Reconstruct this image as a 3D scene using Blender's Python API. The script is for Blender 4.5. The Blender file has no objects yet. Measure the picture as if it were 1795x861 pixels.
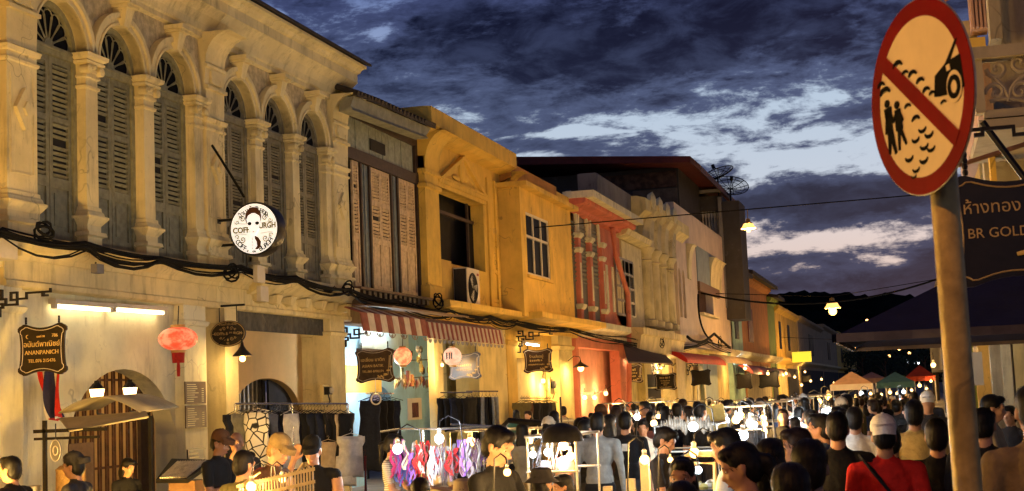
import bpy, bmesh, math, random
import numpy as np
from mathutils import Vector, Matrix, Euler
from mathutils.geometry import tessellate_polygon
random.seed(7); rng = np.random.default_rng(7)
S = bpy.context.scene; COL = S.collection; PI = math.pi; R = math.radians
# ------------------------------------------------------------------ camera
FPX, CX, CY, VPX, VPY, LEAN, EYE = 2500.0, 897.5, 430.5, 1600.0, 664.0, .042, 1.95
_y = np.array([(VPX-CX)/FPX, (VPY-CY)/FPX, 1.]); _y /= np.linalg.norm(_y)
_u = np.array([-LEAN, -1., 0.]); _u[2] = -(_u[0]*_y[0]+_u[1]*_y[1])/_y[2]; _u /= np.linalg.norm(_u)
RM = np.array([np.cross(_y, _u), _y, _u])
cd = bpy.data.cameras.new('camera'); cam = bpy.data.objects.new('camera', cd); COL.objects.link(cam)
m3 = Matrix([[RM[i][0], -RM[i][1], -RM[i][2]] for i in range(3)])
cam.matrix_world = Matrix.Translation((0, 0, EYE)) @ m3.to_4x4()
cd.sensor_width = 36; cd.lens = 36*FPX/1795; cd.clip_start = .05; cd.clip_end = 6000
cd.dof.use_dof = True; cd.dof.focus_distance = 22; cd.dof.aperture_fstop = 9.0
S.camera = cam
def ray(px, py): return RM @ np.array([(px-CX)/FPX, (py-CY)/FPX, 1.])
def onX(px, py, X):                       # a sight line met by the plane x = X  -> (y, z)
    d = ray(px, py); t = X/d[0]; return d[1]*t, EYE+d[2]*t
def onY(px, py, Y):
    d = ray(px, py); t = Y/d[1]; return d[0]*t, EYE+d[2]*t
def onZ(px, py, Z):
    d = ray(px, py); t = (Z-EYE)/d[2]; return d[0]*t, d[1]*t
W = -10.5
def fy(px, py, X=W): return onX(px, py, X)[0]
def fz(px, py, X=W): return onX(px, py, X)[1]
# ------------------------------------------------------------------ view, world
S.view_settings.view_transform = 'Standard'; S.view_settings.look = 'None'
S.view_settings.exposure = 0.0; S.view_settings.gamma = 1.0; S.view_settings.use_curve_mapping = False
S.cycles.use_denoising = True; S.cycles.max_bounces = 5; S.cycles.diffuse_bounces = 3; S.cycles.glossy_bounces = 3
S.cycles.transmission_bounces = 4; S.cycles.sample_clamp_indirect = 3.0; S.cycles.sample_clamp_direct = 0
S.cycles.caustics_reflective = False; S.cycles.caustics_refractive = False
def glow(c, r, parent, col, watts, vis=7., name='bulb'):   # a lit bulb: the glass, and the light it gives
    b = MB(); b.ell(c, r, 10, 7); o = b.build(name, emit('lit_glass_%02d%02d%02d_%d' % (*[int(q*99) for q in col], int(vis)), col, vis), parent, smooth='all')
    l = bpy.data.lights.new('lamp_light', 'POINT'); l.energy = watts; l.color = col; l.shadow_soft_size = r*1.25; link('lamp_light', l, parent, c); return o
def lin(r, g, b, k=255.): 
    f = lambda c: (c/12.92 if c <= .04045 else ((c+.055)/1.055)**2.4)
    return (f(r/k), f(g/k), f(b/k))
wd = bpy.data.worlds.new('World'); S.world = wd; wd.use_nodes = True
class NT:                                 # tiny node helper
    def __init__(s, tree): s.t = tree; s.n = tree.nodes; s.l = tree.links
    def new(s, typ, **kw):
        n = s.n.new(typ)
        for k, v in kw.items(): setattr(n, k, v)
        return n
    def put(s, sock, v):
        if v is None: return
        if hasattr(v, 'is_output') or isinstance(v, bpy.types.NodeSocket): s.l.new(v, sock)
        else: sock.default_value = v
    def m(s, op, a, b=None, c=None, clamp=False):
        n = s.new('ShaderNodeMath', operation=op); n.use_clamp = clamp
        for i, v in enumerate((a, b, c)): 
            if v is not None: s.put(n.inputs[i], v)
        return n.outputs[0]
    def mix(s, fac, a, b, blend='MIX'):
        n = s.new('ShaderNodeMix', data_type='RGBA', blend_type=blend)
        s.put(n.inputs[0], fac); s.put(n.inputs[6], a if not isinstance(a, tuple) else (*a[:3], 1)); s.put(n.inputs[7], b if not isinstance(b, tuple) else (*b[:3], 1))
        return n.outputs[2]
    def ramp(s, fac, stops, interp='LINEAR'):
        n = s.new('ShaderNodeValToRGB'); n.color_ramp.interpolation = interp; e = n.color_ramp.elements
        while len(e) < len(stops): e.new(.5)
        for i, (p, c) in enumerate(stops): 
            e[i].position = p; e[i].color = (*c, 1) if isinstance(c, tuple) else (c, c, c, 1)
        s.put(n.inputs[0], fac); return n.outputs[0]
    def noise(s, vec, scale, detail=4, rough=.55, dist=0):
        n = s.new('ShaderNodeTexNoise'); s.put(n.inputs['Vector'], vec); n.inputs['Scale'].default_value = scale
        n.inputs['Detail'].default_value = detail; n.inputs['Roughness'].default_value = rough; n.inputs['Distortion'].default_value = dist
        return n.outputs[0]
    def maprange(s, v, a, b, c=0., d=1., smooth=True):
        n = s.new('ShaderNodeMapRange'); n.interpolation_type = 'SMOOTHSTEP' if smooth else 'LINEAR'
        for i, q in enumerate((v, a, b, c, d)): s.put(n.inputs[i], q)
        return n.outputs[0]
w = NT(wd.node_tree); bg = wd.node_tree.nodes['Background']
sky = w.new('ShaderNodeTexSky', sky_type='NISHITA'); sky.sun_disc = False
sky.sun_elevation = R(1.5); sky.sun_rotation = R(8)
tc = w.new('ShaderNodeTexCoord'); sep = w.new('ShaderNodeSeparateXYZ'); w.l.new(tc.outputs['Generated'], sep.inputs[0])
sx, sy, sz = sep.outputs
az = w.m('MULTIPLY', w.m('ARCTAN2', sx, sy), 180/PI)          # degrees to the right of the street axis
el = w.m('MULTIPLY', w.m('ARCSINE', sz), 180/PI)
comb = w.new('ShaderNodeCombineXYZ'); w.put(comb.inputs[0], az); w.put(comb.inputs[1], w.m('MULTIPLY', w.m('ADD', el, w.m('MULTIPLY', az, -.03)), 2.1)); P = comb.outputs[0]
warp = w.noise(P, .22, 3, .5)
n1 = w.noise(P, .13, 10, .64, .35)
comb2 = w.new('ShaderNodeCombineXYZ'); w.put(comb2.inputs[0], w.m('MULTIPLY', az, .8)); w.put(comb2.inputs[1], w.m('MULTIPLY', w.m('ADD', el, w.m('MULTIPLY', az, -.03)), 2.5)); w.put(comb2.inputs[2], 3.7)
n2 = w.noise(comb2.outputs[0], .42, 9, .66, .3)
n3 = w.noise(comb2.outputs[0], 1.5, 8, .68, .25)
dens = w.m('ADD', w.m('ADD', w.m('MULTIPLY', w.m('SUBTRACT', n1, .5), 2.5), w.m('MULTIPLY', w.m('SUBTRACT', n3, .5), .65)), w.m('MULTIPLY', w.m('SUBTRACT', n2, .5), 2.2))
def pxdir(px, py):
    d = ray(px, py); d = d/np.linalg.norm(d); return math.degrees(math.atan2(d[0], d[1])), math.degrees(math.asin(d[2]))
PXD = 1795/ (2*math.degrees(math.atan(897.5/FPX)))            # pixels per degree, near enough
def blob(px, py, wx, wy, amp):            # a bank of cloud (amp > 0) or a clearing (amp < 0), by direction
    global dens
    a0, e0 = pxdir(px, py)
    da = w.m('MULTIPLY', w.m('SUBTRACT', az, a0), PXD/wx); de = w.m('MULTIPLY', w.m('SUBTRACT', w.m('ADD', el, w.m('MULTIPLY', w.m('SUBTRACT', az, a0), -.03)), e0), PXD/wy)
    g = w.m('POWER', 2.718, w.m('MULTIPLY', w.m('ADD', w.m('MULTIPLY', da, da), w.m('MULTIPLY', de, de)), -1.))
    dens = w.m('ADD', dens, w.m('MULTIPLY', g, amp*.95))
for b in [(1200, 50, 430, 85, 1.0), (680, 120, 280, 130, .20), (1280, 200, 280, 70, -.30), (1440, 265, 200, 55, -.55), (1100, 225, 170, 28, -.22),
          (1430, 350, 190, 26, 1.05), (1600, 345, 130, 26, .55), (1500, 205, 90, 18, .45), (960, 250, 90, 14, .5), (1480, 425, 190, 26, -.5), (1430, 395, 70, 20, .35), (1640, 520, 140, 80, 1.0), (1420, 497, 170, 22, .62),
          (1400, 452, 120, 11, .35), (1160, 180, 90, 18, .35), (980, 235, 60, 10, -.5), (668, 58, 24, 12, -.55), (1560, 120, 120, 30, -.1), (1470, 100, 500, 40, .3), (1560, 462, 60, 18, -.6), (800, 215, 160, 40, -.1), (1420, 255, 60, 8, .5), (1290, 180, 70, 12, .35)]: blob(*b)
elf = w.m('DIVIDE', el, 30.)
clear = w.ramp(elf, [(0, lin(205, 178, 175)), (.13, lin(226, 200, 188)), (.20, lin(224, 208, 204)), (.27, lin(196, 206, 220)), (.38, lin(184, 202, 222)), (.46, lin(150, 168, 205)), (.56, lin(84, 104, 160)), (1, lin(40, 55, 105))])
thin = w.ramp(elf, [(0, lin(66, 70, 96)), (.2, lin(62, 70, 98)), (.4, lin(80, 92, 126)), (.52, lin(62, 72, 112)), (1, lin(30, 40, 80))])
dark = w.ramp(elf, [(0, lin(30, 36, 60)), (.25, lin(33, 40, 62)), (.4, lin(24, 31, 58)), (.5, lin(8, 15, 42)), (1, lin(8, 14, 36))])
dens = w.m('ADD', dens, .05)
c1 = w.mix(w.maprange(dens, -.34, .10), clear, thin)
n4 = w.noise(P, .42, 8, .62, .4); dark = w.mix(w.m('MULTIPLY', w.maprange(w.m('ADD', w.m('MULTIPLY', n4, .7), w.m('MULTIPLY', n2, .3)), .42, .66), .42), dark, thin)
c2 = w.mix(w.maprange(dens, .02, .72), c1, dark)
scl = w.new('ShaderNodeVectorMath', operation='SCALE'); w.put(scl.inputs[0], c2); scl.inputs['Scale'].default_value = 10.0
addn = w.new('ShaderNodeVectorMath', operation='ADD'); w.l.new(scl.outputs[0], addn.inputs[0])
sk2 = w.new('ShaderNodeVectorMath', operation='SCALE'); w.l.new(sky.outputs[0], sk2.inputs[0]); sk2.inputs['Scale'].default_value = .02
w.l.new(sk2.outputs[0], addn.inputs[1]); w.l.new(addn.outputs[0], bg.inputs[0]); bg.inputs[1].default_value = .1
sl = bpy.data.lights.new('sun', 'SUN'); sun = bpy.data.objects.new('sun', sl); COL.objects.link(sun)
sl.energy = .02; sl.angle = R(10); sl.color = (1, .86, .75)    # last glow, low behind the hills at the end of the street
sun.rotation_euler = Vector((-math.sin(R(8))*math.cos(R(1.5)), -math.cos(R(8))*math.cos(R(1.5)), -math.sin(R(1.5)))).to_track_quat('-Z', 'Y').to_euler()
# ------------------------------------------------------------------ mesh building
ORG = {}; KIDS = {}
class MB:
    def __init__(s): s.V = []; s.F = []; s.M = []; s.mi = 0
    def add(s, vs, fs):
        b = len(s.V); s.V += [tuple(v) for v in vs]; s.F += [tuple(i+b for i in f) for f in fs]; s.M += [s.mi]*len(fs); return s
    def hexa(s, p):                       # p: 4 bottom + 4 top
        return s.add(p, [(3, 2, 1, 0), (4, 5, 6, 7), (0, 1, 5, 4), (1, 2, 6, 5), (2, 3, 7, 6), (3, 0, 4, 7)])
    def box(s, x0, x1, y0, y1, z0, z1):
        x0, x1 = min(x0, x1), max(x0, x1); y0, y1 = min(y0, y1), max(y0, y1); z0, z1 = min(z0, z1), max(z0, z1)
        return s.hexa([(x0, y0, z0), (x1, y0, z0), (x1, y1, z0), (x0, y1, z0), (x0, y0, z1), (x1, y0, z1), (x1, y1, z1), (x0, y1, z1)])
    def ext(s, poly, ax, a, b, holes=()):
        """polygon (2-D points) with holes, extruded along ax from a to b. ax 'x': (y,z); 'y': (x,z); 'z': (x,y)"""
        def P3(q, t): return (t, q[0], q[1]) if ax == 'x' else ((q[0], t, q[1]) if ax == 'y' else (q[0], q[1], t))
        loops = [list(poly)]+[list(h) for h in holes]; flat = [q for l in loops for q in l]; n = len(flat)
        tris = tessellate_polygon([[Vector((q[0], q[1], 0)) for q in l] for l in loops])
        vs = [P3(q, a) for q in flat]+[P3(q, b) for q in flat]; fs = []
        for t in tris: fs += [(t[0], t[1], t[2]), (t[2]+n, t[1]+n, t[0]+n)]
        o = 0
        for l in loops:
            k = len(l)
            for i in range(k): fs.append((o+i, o+(i+1) % k, o+(i+1) % k+n, o+i+n))
            o += k
        return s.add(vs, fs)
    def tube(s, pts, r, n=6, caps=True):
        pts = [Vector(p) for p in pts]; k = len(pts); rr = r if hasattr(r, '__len__') else [r]*k
        vs = []; fs = []; up = None
        for i, p in enumerate(pts):
            t = (pts[min(i+1, k-1)]-pts[max(i-1, 0)]); t = t.normalized() if t.length > 1e-9 else Vector((0, 0, 1))
            if up is None: up = Vector((0, 0, 1)) if abs(t.z) < .9 else Vector((1, 0, 0))
            a = t.cross(up); a = a.normalized() if a.length > 1e-6 else t.orthogonal().normalized(); b = t.cross(a); up = -b if b.length else up
            up = a.cross(t).normalized()
            for j in range(n):
                c = 2*PI*j/n; vs.append(p+(a*math.cos(c)+up*math.sin(c))*rr[i])
        for i in range(k-1):
            for j in range(n): fs.append((i*n+j, i*n+(j+1) % n, (i+1)*n+(j+1) % n, (i+1)*n+j))
        if caps: fs += [tuple(range(n-1, -1, -1)), tuple(range((k-1)*n, k*n))]
        return s.add(vs, fs)
    def lathe(s, c, prof, n=12, ax='z', cap=True):
        vs = []; fs = []
        for r, h in prof:
            for j in range(n):
                a = 2*PI*j/n; p, q = r*math.cos(a), r*math.sin(a)
                vs.append((c[0]+p, c[1]+q, c[2]+h) if ax == 'z' else ((c[0]+h, c[1]+p, c[2]+q) if ax == 'x' else (c[0]+p, c[1]+h, c[2]+q)))
        k = len(prof)
        for i in range(k-1):
            for j in range(n): fs.append((i*n+j, i*n+(j+1) % n, (i+1)*n+(j+1) % n, (i+1)*n+j))
        if cap: fs += [tuple(range(n-1, -1, -1)), tuple(range((k-1)*n, k*n))]
        return s.add(vs, fs)
    def ell(s, c, r, nu=10, nv=7):
        r = r if hasattr(r, '__len__') else (r, r, r); vs = [(c[0], c[1], c[2]-r[2])]; fs = []
        for i in range(1, nv):
            t = -PI/2+PI*i/nv
            for j in range(nu):
                a = 2*PI*j/nu; vs.append((c[0]+r[0]*math.cos(t)*math.cos(a), c[1]+r[1]*math.cos(t)*math.sin(a), c[2]+r[2]*math.sin(t)))
        vs.append((c[0], c[1], c[2]+r[2])); L = len(vs)-1
        for j in range(nu): fs.append((0, 1+(j+1) % nu, 1+j))
        for i in range(nv-2):
            for j in range(nu): fs.append((1+i*nu+j, 1+i*nu+(j+1) % nu, 1+(i+1)*nu+(j+1) % nu, 1+(i+1)*nu+j))
        for j in range(nu): fs.append((L, 1+(nv-2)*nu+j, 1+(nv-2)*nu+(j+1) % nu))
        return s.add(vs, fs)
    def rstack(s, y0, y1, xb, xf, prof):
        """rectangular moulded pier: back at xb, front at xf, widened by grow g on front and sides at each (z, g)"""
        vs = []; fs = []
        for z, g in prof: vs += [(xb, y0-g, z), (xf+g, y0-g, z), (xf+g, y1+g, z), (xb, y1+g, z)]
        for i in range(len(prof)-1):
            for j in range(4): fs.append((i*4+j, i*4+(j+1) % 4, (i+1)*4+(j+1) % 4, (i+1)*4+j))
        k = len(prof); fs += [(3, 2, 1, 0), ((k-1)*4, (k-1)*4+1, (k-1)*4+2, (k-1)*4+3)]
        return s.add(vs, fs)
    def mould(s, y0, y1, prof, xb):
        """horizontal moulding along y: profile points (x, z), closed against xb"""
        pts = list(prof)+[(xb, prof[-1][1]), (xb, prof[0][1])]
        return s.ext(pts, 'y', y0, y1)
    def build(s, name, mat, parent=None, smooth=False, org=None, label=None, bevel=0):
        me = bpy.data.meshes.new(name); V = np.array(s.V, float)
        if org is None:
            if parent is not None and parent.name in ORG: org = (V.min(0)+V.max(0))/2
            else: c = (V.min(0)+V.max(0))/2; org = np.array([c[0], c[1], V[:, 2].min()])
        org = np.array(org, float)
        me.from_pydata((V-org).tolist(), [], s.F)
        for mm in (mat if isinstance(mat, (list, tuple)) else [mat]): me.materials.append(mm)
        if isinstance(mat, (list, tuple)): me.polygons.foreach_set('material_index', s.M)
        bm = bmesh.new(); bm.from_mesh(me); bmesh.ops.recalc_face_normals(bm, faces=bm.faces)
        bm.to_mesh(me); bm.free()
        if smooth: 
            me.polygons.foreach_set('use_smooth', [True]*len(me.polygons))
            if smooth != 'all': me.set_sharp_from_angle(angle=R(40))
        o = link(name, me, parent, org)
        if bevel:
            md = o.modifiers.new('bevel', 'BEVEL'); md.width = bevel; md.segments = 2; md.limit_method = 'ANGLE'; md.angle_limit = R(40)
        if label: o['label'] = label
        return o
def link(name, data, parent, org, rot=None):
    o = bpy.data.objects.new(name, data); COL.objects.link(o)
    if parent is not None:
        KIDS.setdefault(parent.name, []).append(o); o.parent = parent; b = ORG.get(parent.name, np.zeros(3)); o.location = np.array(org)-b
    else: o.location = org
    if rot: o.rotation_euler = rot
    ORG[o.name] = np.array(org, float); return o
def tag(o, label, cat, group=None):
    o['label'] = label; o['category'] = cat
    if group: o['group'] = group
    return o
def thing(name, loc, label, cat, group=None): return tag(link(name, None, None, loc), label, cat, group)
def struct(o): o['kind'] = 'structure'; return o
def copy_tree(o, loc, rz=None):
    def rec(a, par):
        c = a.copy(); COL.objects.link(c); c.parent = par
        for ch in [x for x in KIDS.get(a.name, [])]: rec(ch, c)
        return c
    c = rec(o, None); c.location = loc
    if rz is not None: c.rotation_euler = (0, 0, rz)
    ORG[c.name] = np.array(loc, float); return c
def arch_pts(y0, y1, zs, n=14, rise=None):   # from (y1, zs) over to (y0, zs)
    c, r = (y0+y1)/2, (y1-y0)/2; h = r if rise is None else rise
    return [(c+r*math.cos(PI*i/n), zs+h*math.sin(PI*i/n)) for i in range(n+1)]
def opening(y0, y1, zb, zs, n=14, rise=None): return [(y0, zb), (y1, zb)]+arch_pts(y0, y1, zs, n, rise)
def rect(y0, y1, z0, z1): return [(y0, z0), (y1, z0), (y1, z1), (y0, z1)]
# ------------------------------------------------------------------ materials
MC = {}
def mat(name, col, rough=.8, var=.15, scale=3., grime=0., bump=.15, bscale=60., metal=0., spec=.35, grimecol=(.05, .045, .035), wave=None, sss=0):
    if name in MC: return MC[name]
    m = bpy.data.materials.new(name); m.use_nodes = True; t = NT(m.node_tree); b = t.n['Principled BSDF']
    tc = t.new('ShaderNodeTexCoord'); v = tc.outputs['Object']
    geo = t.new('ShaderNodeNewGeometry'); pos = geo.outputs['Position']
    n = t.noise(pos, scale, 5, .6)
    lo = tuple(c*(1-var) for c in col); hi = tuple(min(1, c*(1+var)) for c in col)
    c = t.mix(t.maprange(n, .3, .7), lo, hi)
    if grime:
        mp = t.new('ShaderNodeMapping'); t.l.new(pos, mp.inputs[0]); mp.inputs['Scale'].default_value = (3.2, 3.2, .5)
        st = t.noise(mp.outputs[0], 1.6, 6, .7); bl = t.noise(pos, .9, 5, .65)
        g = t.m('MULTIPLY', t.maprange(t.m('ADD', t.m('MULTIPLY', st, .6), t.m('MULTIPLY', bl, .4)), .48, .72), grime)
        c = t.mix(g, c, grimecol)
        if bscale < 46:                    # hairline cracks and flaked patches of old lime plaster
            wp = t.new('ShaderNodeVectorMath', operation='ADD'); t.l.new(pos, wp.inputs[0]); nz_ = t.new('ShaderNodeTexNoise'); nz_.inputs['Scale'].default_value = 2.2; t.l.new(pos, nz_.inputs['Vector']); t.l.new(nz_.outputs['Color'], wp.inputs[1])
            vo = t.new('ShaderNodeTexVoronoi'); vo.feature = 'DISTANCE_TO_EDGE'; vo.inputs['Scale'].default_value = .75; t.l.new(wp.outputs[0], vo.inputs['Vector'])
            ck = t.m('MULTIPLY', t.maprange(vo.outputs['Distance'], .012, .004), t.maprange(t.noise(pos, .7, 3), .50, .60)); c = t.mix(t.m('MULTIPLY', ck, .42), c, grimecol)
            pk = t.maprange(t.noise(pos, 2.6, 7, .72), .635, .655); c = t.mix(t.m('MULTIPLY', pk, .5), c, tuple(.55*q+.10 for q in col))
        fine = t.noise(pos, 14., 4, .7); c = t.mix(t.m('MULTIPLY', t.maprange(fine, .60, .78), grime*.5), c, grimecol)
    t.put(b.inputs['Base Color'], c); b.inputs['Roughness'].default_value = rough; b.inputs['Metallic'].default_value = metal
    b.inputs['Specular IOR Level'].default_value = spec
    if bump:
        bp = t.new('ShaderNodeBump'); bp.inputs['Strength'].default_value = bump; bp.inputs['Distance'].default_value = .02
        t.put(bp.inputs['Height'], t.noise(pos, bscale, 4, .6)); t.l.new(bp.outputs[0], b.inputs['Normal'])
    MC[name] = m; return m
def emit(name, col, strength, base=None):
    if name in MC: return MC[name]
    m = bpy.data.materials.new(name); m.use_nodes = True; b = m.node_tree.nodes['Principled BSDF']
    b.inputs['Base Color'].default_value = (*(base or col), 1); b.inputs['Emission Color'].default_value = (*col, 1); b.inputs['Emission Strength'].default_value = strength
    MC[name] = m; return m
def plaster(name, col, grime=.35, **k): return mat(name, col, .85, .14, 1.3, min(.75, grime*1.7), .2, 40., **k)
def wood(name, col, grime=.2): return mat(name, col, .6, .22, 9., grime, .10, 70.)
def cloth(name, col): return mat(name, col, .9, .10, 30., 0, .2, 400., spec=.15)
CREAM = plaster('cream_plaster', (.70, .59, .31), .36)
CREAM2 = plaster('ivory_plaster', (.70, .61, .34), .32)
STUCCO = None
YEL = plaster('yellow_plaster', (.70, .46, .085), .22)
YEL2 = plaster('deep_yellow_plaster', (.68, .45, .09), .20)
PALEY = plaster('pale_yellow_plaster', (.70, .58, .26), .25)
PINK = plaster('coral_plaster', (.60, .20, .13), .12)
PINKW = plaster('salmon_plaster', (.80, .40, .28), .12)
WHITE = plaster('white_plaster', (.74, .70, .48), .32)
BLUE = plaster('sky_blue_plaster', (.30, .55, .74), .2)
MINT = plaster('mint_plaster', (.34, .52, .42), .25)
ORAN = plaster('orange_plaster', (.52, .20, .05), .25)
GREY = plaster('grey_concrete', (.20, .19, .18), .5)
DARKC = plaster('dark_concrete', (.055, .05, .046), .5)  # one very dark base for the block, terrace and far house
OLIVE = wood('olive_grey_paint', (.25, .235, .13))
OLIVE2 = wood('grey_green_paint', (.20, .195, .125))
TAUPE = wood('taupe_shutter_paint', (.20, .185, .125))
SALM = wood('faded_salmon_paint', (.56, .42, .25), .3)
BOARD = wood('grey_blue_board_paint', (.27, .30, .23), .3)
DKWOOD = wood('dark_stained_wood', (.05, .03, .02))
BRWOOD = wood('brown_wood', (.16, .085, .04))
BLACK = mat('black_painted_iron', (.012, .012, .013), .45, .3, 20, 0, .05, 90., metal=.4)
RUBBER = mat('black_cable_rubber', (.009, .009, .009), .85, .2, 10, 0, 0, spec=.08)
GLASS = mat('dark_window_glass', (.010, .011, .014), .45, .3, 2, 0, 0, spec=.02)
STEEL = mat('galvanised_steel', (.42, .40, .36), .42, .18, 12, .25, .08, 30., metal=.75)
CHROME = mat('chrome_tube', (.62, .6, .56), .25, .1, 12, 0, 0, metal=.9)
TILE = mat('dark_roof_tile', (.035, .028, .024), .8, .4, 5, .3, .4, 20.)
GOLD = mat('gold_lettering', (.62, .44, .16), .45, .12, 20, 0, 0)
PLAST = mat('beige_plastic', (.55, .50, .40), .5, .08, 5, .15, 0)
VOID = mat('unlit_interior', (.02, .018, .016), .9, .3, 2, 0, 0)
BULBW = emit('warm_bulb', (1, .66, .30), 900.)
BULBC = emit('cool_led_bulb', (.80, .90, 1.0), 700.)
# ================================================================== the setting
g = MB(); g.add([(-700, -120, 0), (700, -120, 0), (700, 1500, 0), (-700, 1500, 0)], [(0, 1, 2, 3)])
struct(g.build('ground', mat('dusty_ground', (.07, .062, .052), .9, .2, .6, .3), org=(0, 0, 0)))
g = MB(); g.box(-8.9, .35, -30, 420, -.2, .006); struct(g.build('road', mat('worn_asphalt', (.055, .052, .05), .75, .25, 1.2, .3, .3, 120), org=(-4, 0, 0)))
for a, b in ((-14, -8.9), (.35, 3.2)):
    g = MB(); g.box(a, b, -30, 420, -.1, .13); struct(g.build('pavement', mat('pavement_concrete', (.22, .20, .17), .85, .2, 1.5, .4), org=((a+b)/2, 0, 0)))
def ridge(name, Y, pts, col, jag):
    v = []; n = 160; xs = np.linspace(pts[0][0], pts[-1][0], n); b = MB()
    for i, px in enumerate(xs):
        py = np.interp(px, [p[0] for p in pts], [p[1] for p in pts])
        x, z = onY(px, py, Y); v.append((x, z+rng.normal(0, jag)))
    vs = []; 
    for d, hh in ((-260, 0.), (-160, .5), (-60, .88), (0, 1.), (120, .8), (300, 0.)):
        for x, z in v: vs.append((x*(1+d/Y), Y+d, max(-1, z*hh+(rng.normal(0, jag*1.3) if 0 < hh < 1 else 0))))
    fs = [(r*n+i, r*n+i+1, (r+1)*n+i+1, (r+1)*n+i) for r in range(5) for i in range(n-1)]
    struct(b.add(vs, fs).build(name, mat('wooded_hillside', (.010, .012, .008), 1, .5, .05, 0, 0, spec=0), smooth='all', org=(0, Y, 0)))
ridge('hills', 900, [(900, 640), (1150, 560), (1300, 530), (1380, 513), (1440, 511), (1520, 517), (1570, 515), (1640, 526), (1720, 520), (1850, 512), (2300, 590)], None, .9)
# ================================================================== shophouse helpers
TW = mat('rough_stucco_relief', (.54, .44, .24), .95, .25, 9, .25, 1.0, 7.)
def slat_mesh(name, ln, dep=.05, th=.012, ang=42):
    b = MB(); b.box(-th/2, th/2, -ln/2, ln/2, -dep/2, dep/2); me = bpy.data.meshes.new(name); c, s_ = math.cos(R(ang)), math.sin(R(ang))
    me.from_pydata([(x*c+z*s_, y, -x*s_+z*c) for x, y, z in b.V], [], b.F); return me
def slats(mesh, parent, x, y, z0, z1, n, name='slat'):
    for i in range(n):
        if random.random() < .012: continue            # a slat missing here and there
        link(name, mesh, parent, (x+random.uniform(-.004, .004), y, z0+(z1-z0)*(i+.5)/n+random.uniform(-.004, .004)), (random.uniform(-.012, .012), random.uniform(-.16, .12), 0))
def shutter(parent, x, y0, y1, z0, z1, secs, m, mesh, nsl, panel=None, th=.04):
    """one leaf: frame, louvred sections secs [(za, zb)], lower panel (za, zb); front face at x"""
    st = .07; b = MB(); b.box(x-th, x, y0, y0+st, z0, z1); b.box(x-th, x, y1-st, y1, z0, z1)
    zs = sorted([z0]+[q for s_ in secs for q in s_]+(list(panel) if panel else [])+[z1])
    for a, c in zip(zs[0::2], zs[1::2]): b.box(x-th+.001, x-.002, y0+st, y1-st, a, c)
    o = b.build('shutter', m, parent)
    if panel: 
        p = MB(); p.box(x-th+.005, x-.025, y0+st, y1-st, *panel); p.box(x-.026, x-.012, y0+st+.05, y1-st-.05, panel[0]+.06, panel[1]-.06); p.build('panel', m, o)
    bk = MB(); 
    for a, c in secs: 
        bk.box(x-th-.012, x-th, y0+st, y1-st, a, c)
        slats(mesh, o, x-th/2, (y0+y1)/2, a, c, nsl)
    bk.build('backing', VOID, o); return o
def petals(parent, x, yc, zc, r, m, n=7):
    me = None
    for i in range(n):
        a = PI*(i+.5)/n
        if me is None:
            wd_ = r*math.sin(PI/n/2)*.92; b = MB(); pts = [(0, -.03*r, .20*r), (0, -wd_, .78*r)]+[(0, -wd_*math.cos(t), .78*r+wd_*math.sin(t)) for t in np.linspace(.3, PI-.3, 5)]+[(0, wd_, .78*r), (0, .03*r, .20*r)]
            b.tube(pts, .012, 4); me = bpy.data.meshes.new('muntin'); me.from_pydata(b.V, [], b.F); me.materials.append(m)
        link('muntin', me, parent, (x, yc, zc), (a-PI/2, 0, 0))
COLP = [(4.15, .03), (4.30, .03), (4.32, .08), (4.37, .07), (4.38, .02), (4.46, .02), (4.56, .10), (4.585, .10), (4.60, .06), (4.64, .05), (4.66, .03), (4.71, .025), (4.72, 0), (6.32, 0), (6.335, .025), (6.37, .03), (6.385, 0), (6.47, 0), (6.485, .03), (6.515, .03), (6.52, .01), (6.66, .02), (6.67, .07), (6.70, .08), (6.72, .06), (6.75, .11), (6.80, .12), (6.81, .10)]
def capital(b, y0, y1, xf, z=6.59, r=.062):
    for yy in (y0, y1):
        b.lathe((xf-.06, yy, z), [(r*.5, .15), (r, .14), (r, 0), (r*.55, -.0)], 10, 'x'); b.lathe((xf+.09, yy, z), [(r*.45, -.01), (r*.4, .012), (.001, .014)], 8, 'x', cap=False)
    b.lathe((xf+.01, (y0+y1)/2, z+.05), [(.001, .07), (.03, .06), (.04, .02), (.045, -.02)], 8, 'x'); b.box(xf, xf+.03, y0+.04, y1-.04, z-.03, z+.02)
def diamond(b, x, yc, zc, hy, hz):
    for k, (o, q) in enumerate(((1.0, .055), (.62, .012), (.34, .085))):
        p = [(yc-hy*o, zc), (yc, zc-hz*o), (yc+hy*o, zc), (yc, zc+hz*o)]
        b.ext(p, 'x', x-.05, x+q) if k != 1 else b.ext(p, 'x', x-.05, x+.057)
def archivolt(b, yc, zs, r0, r1, x0, x1, n=16):
    po = [(yc+r1*math.cos(PI*i/n), zs+r1*math.sin(PI*i/n)) for i in range(n+1)]; pi = [(yc+r0*math.cos(PI*i/n), zs+r0*math.sin(PI*i/n)) for i in range(n, -1, -1)]
    b.ext(po+pi, 'x', x0, x1)
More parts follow.
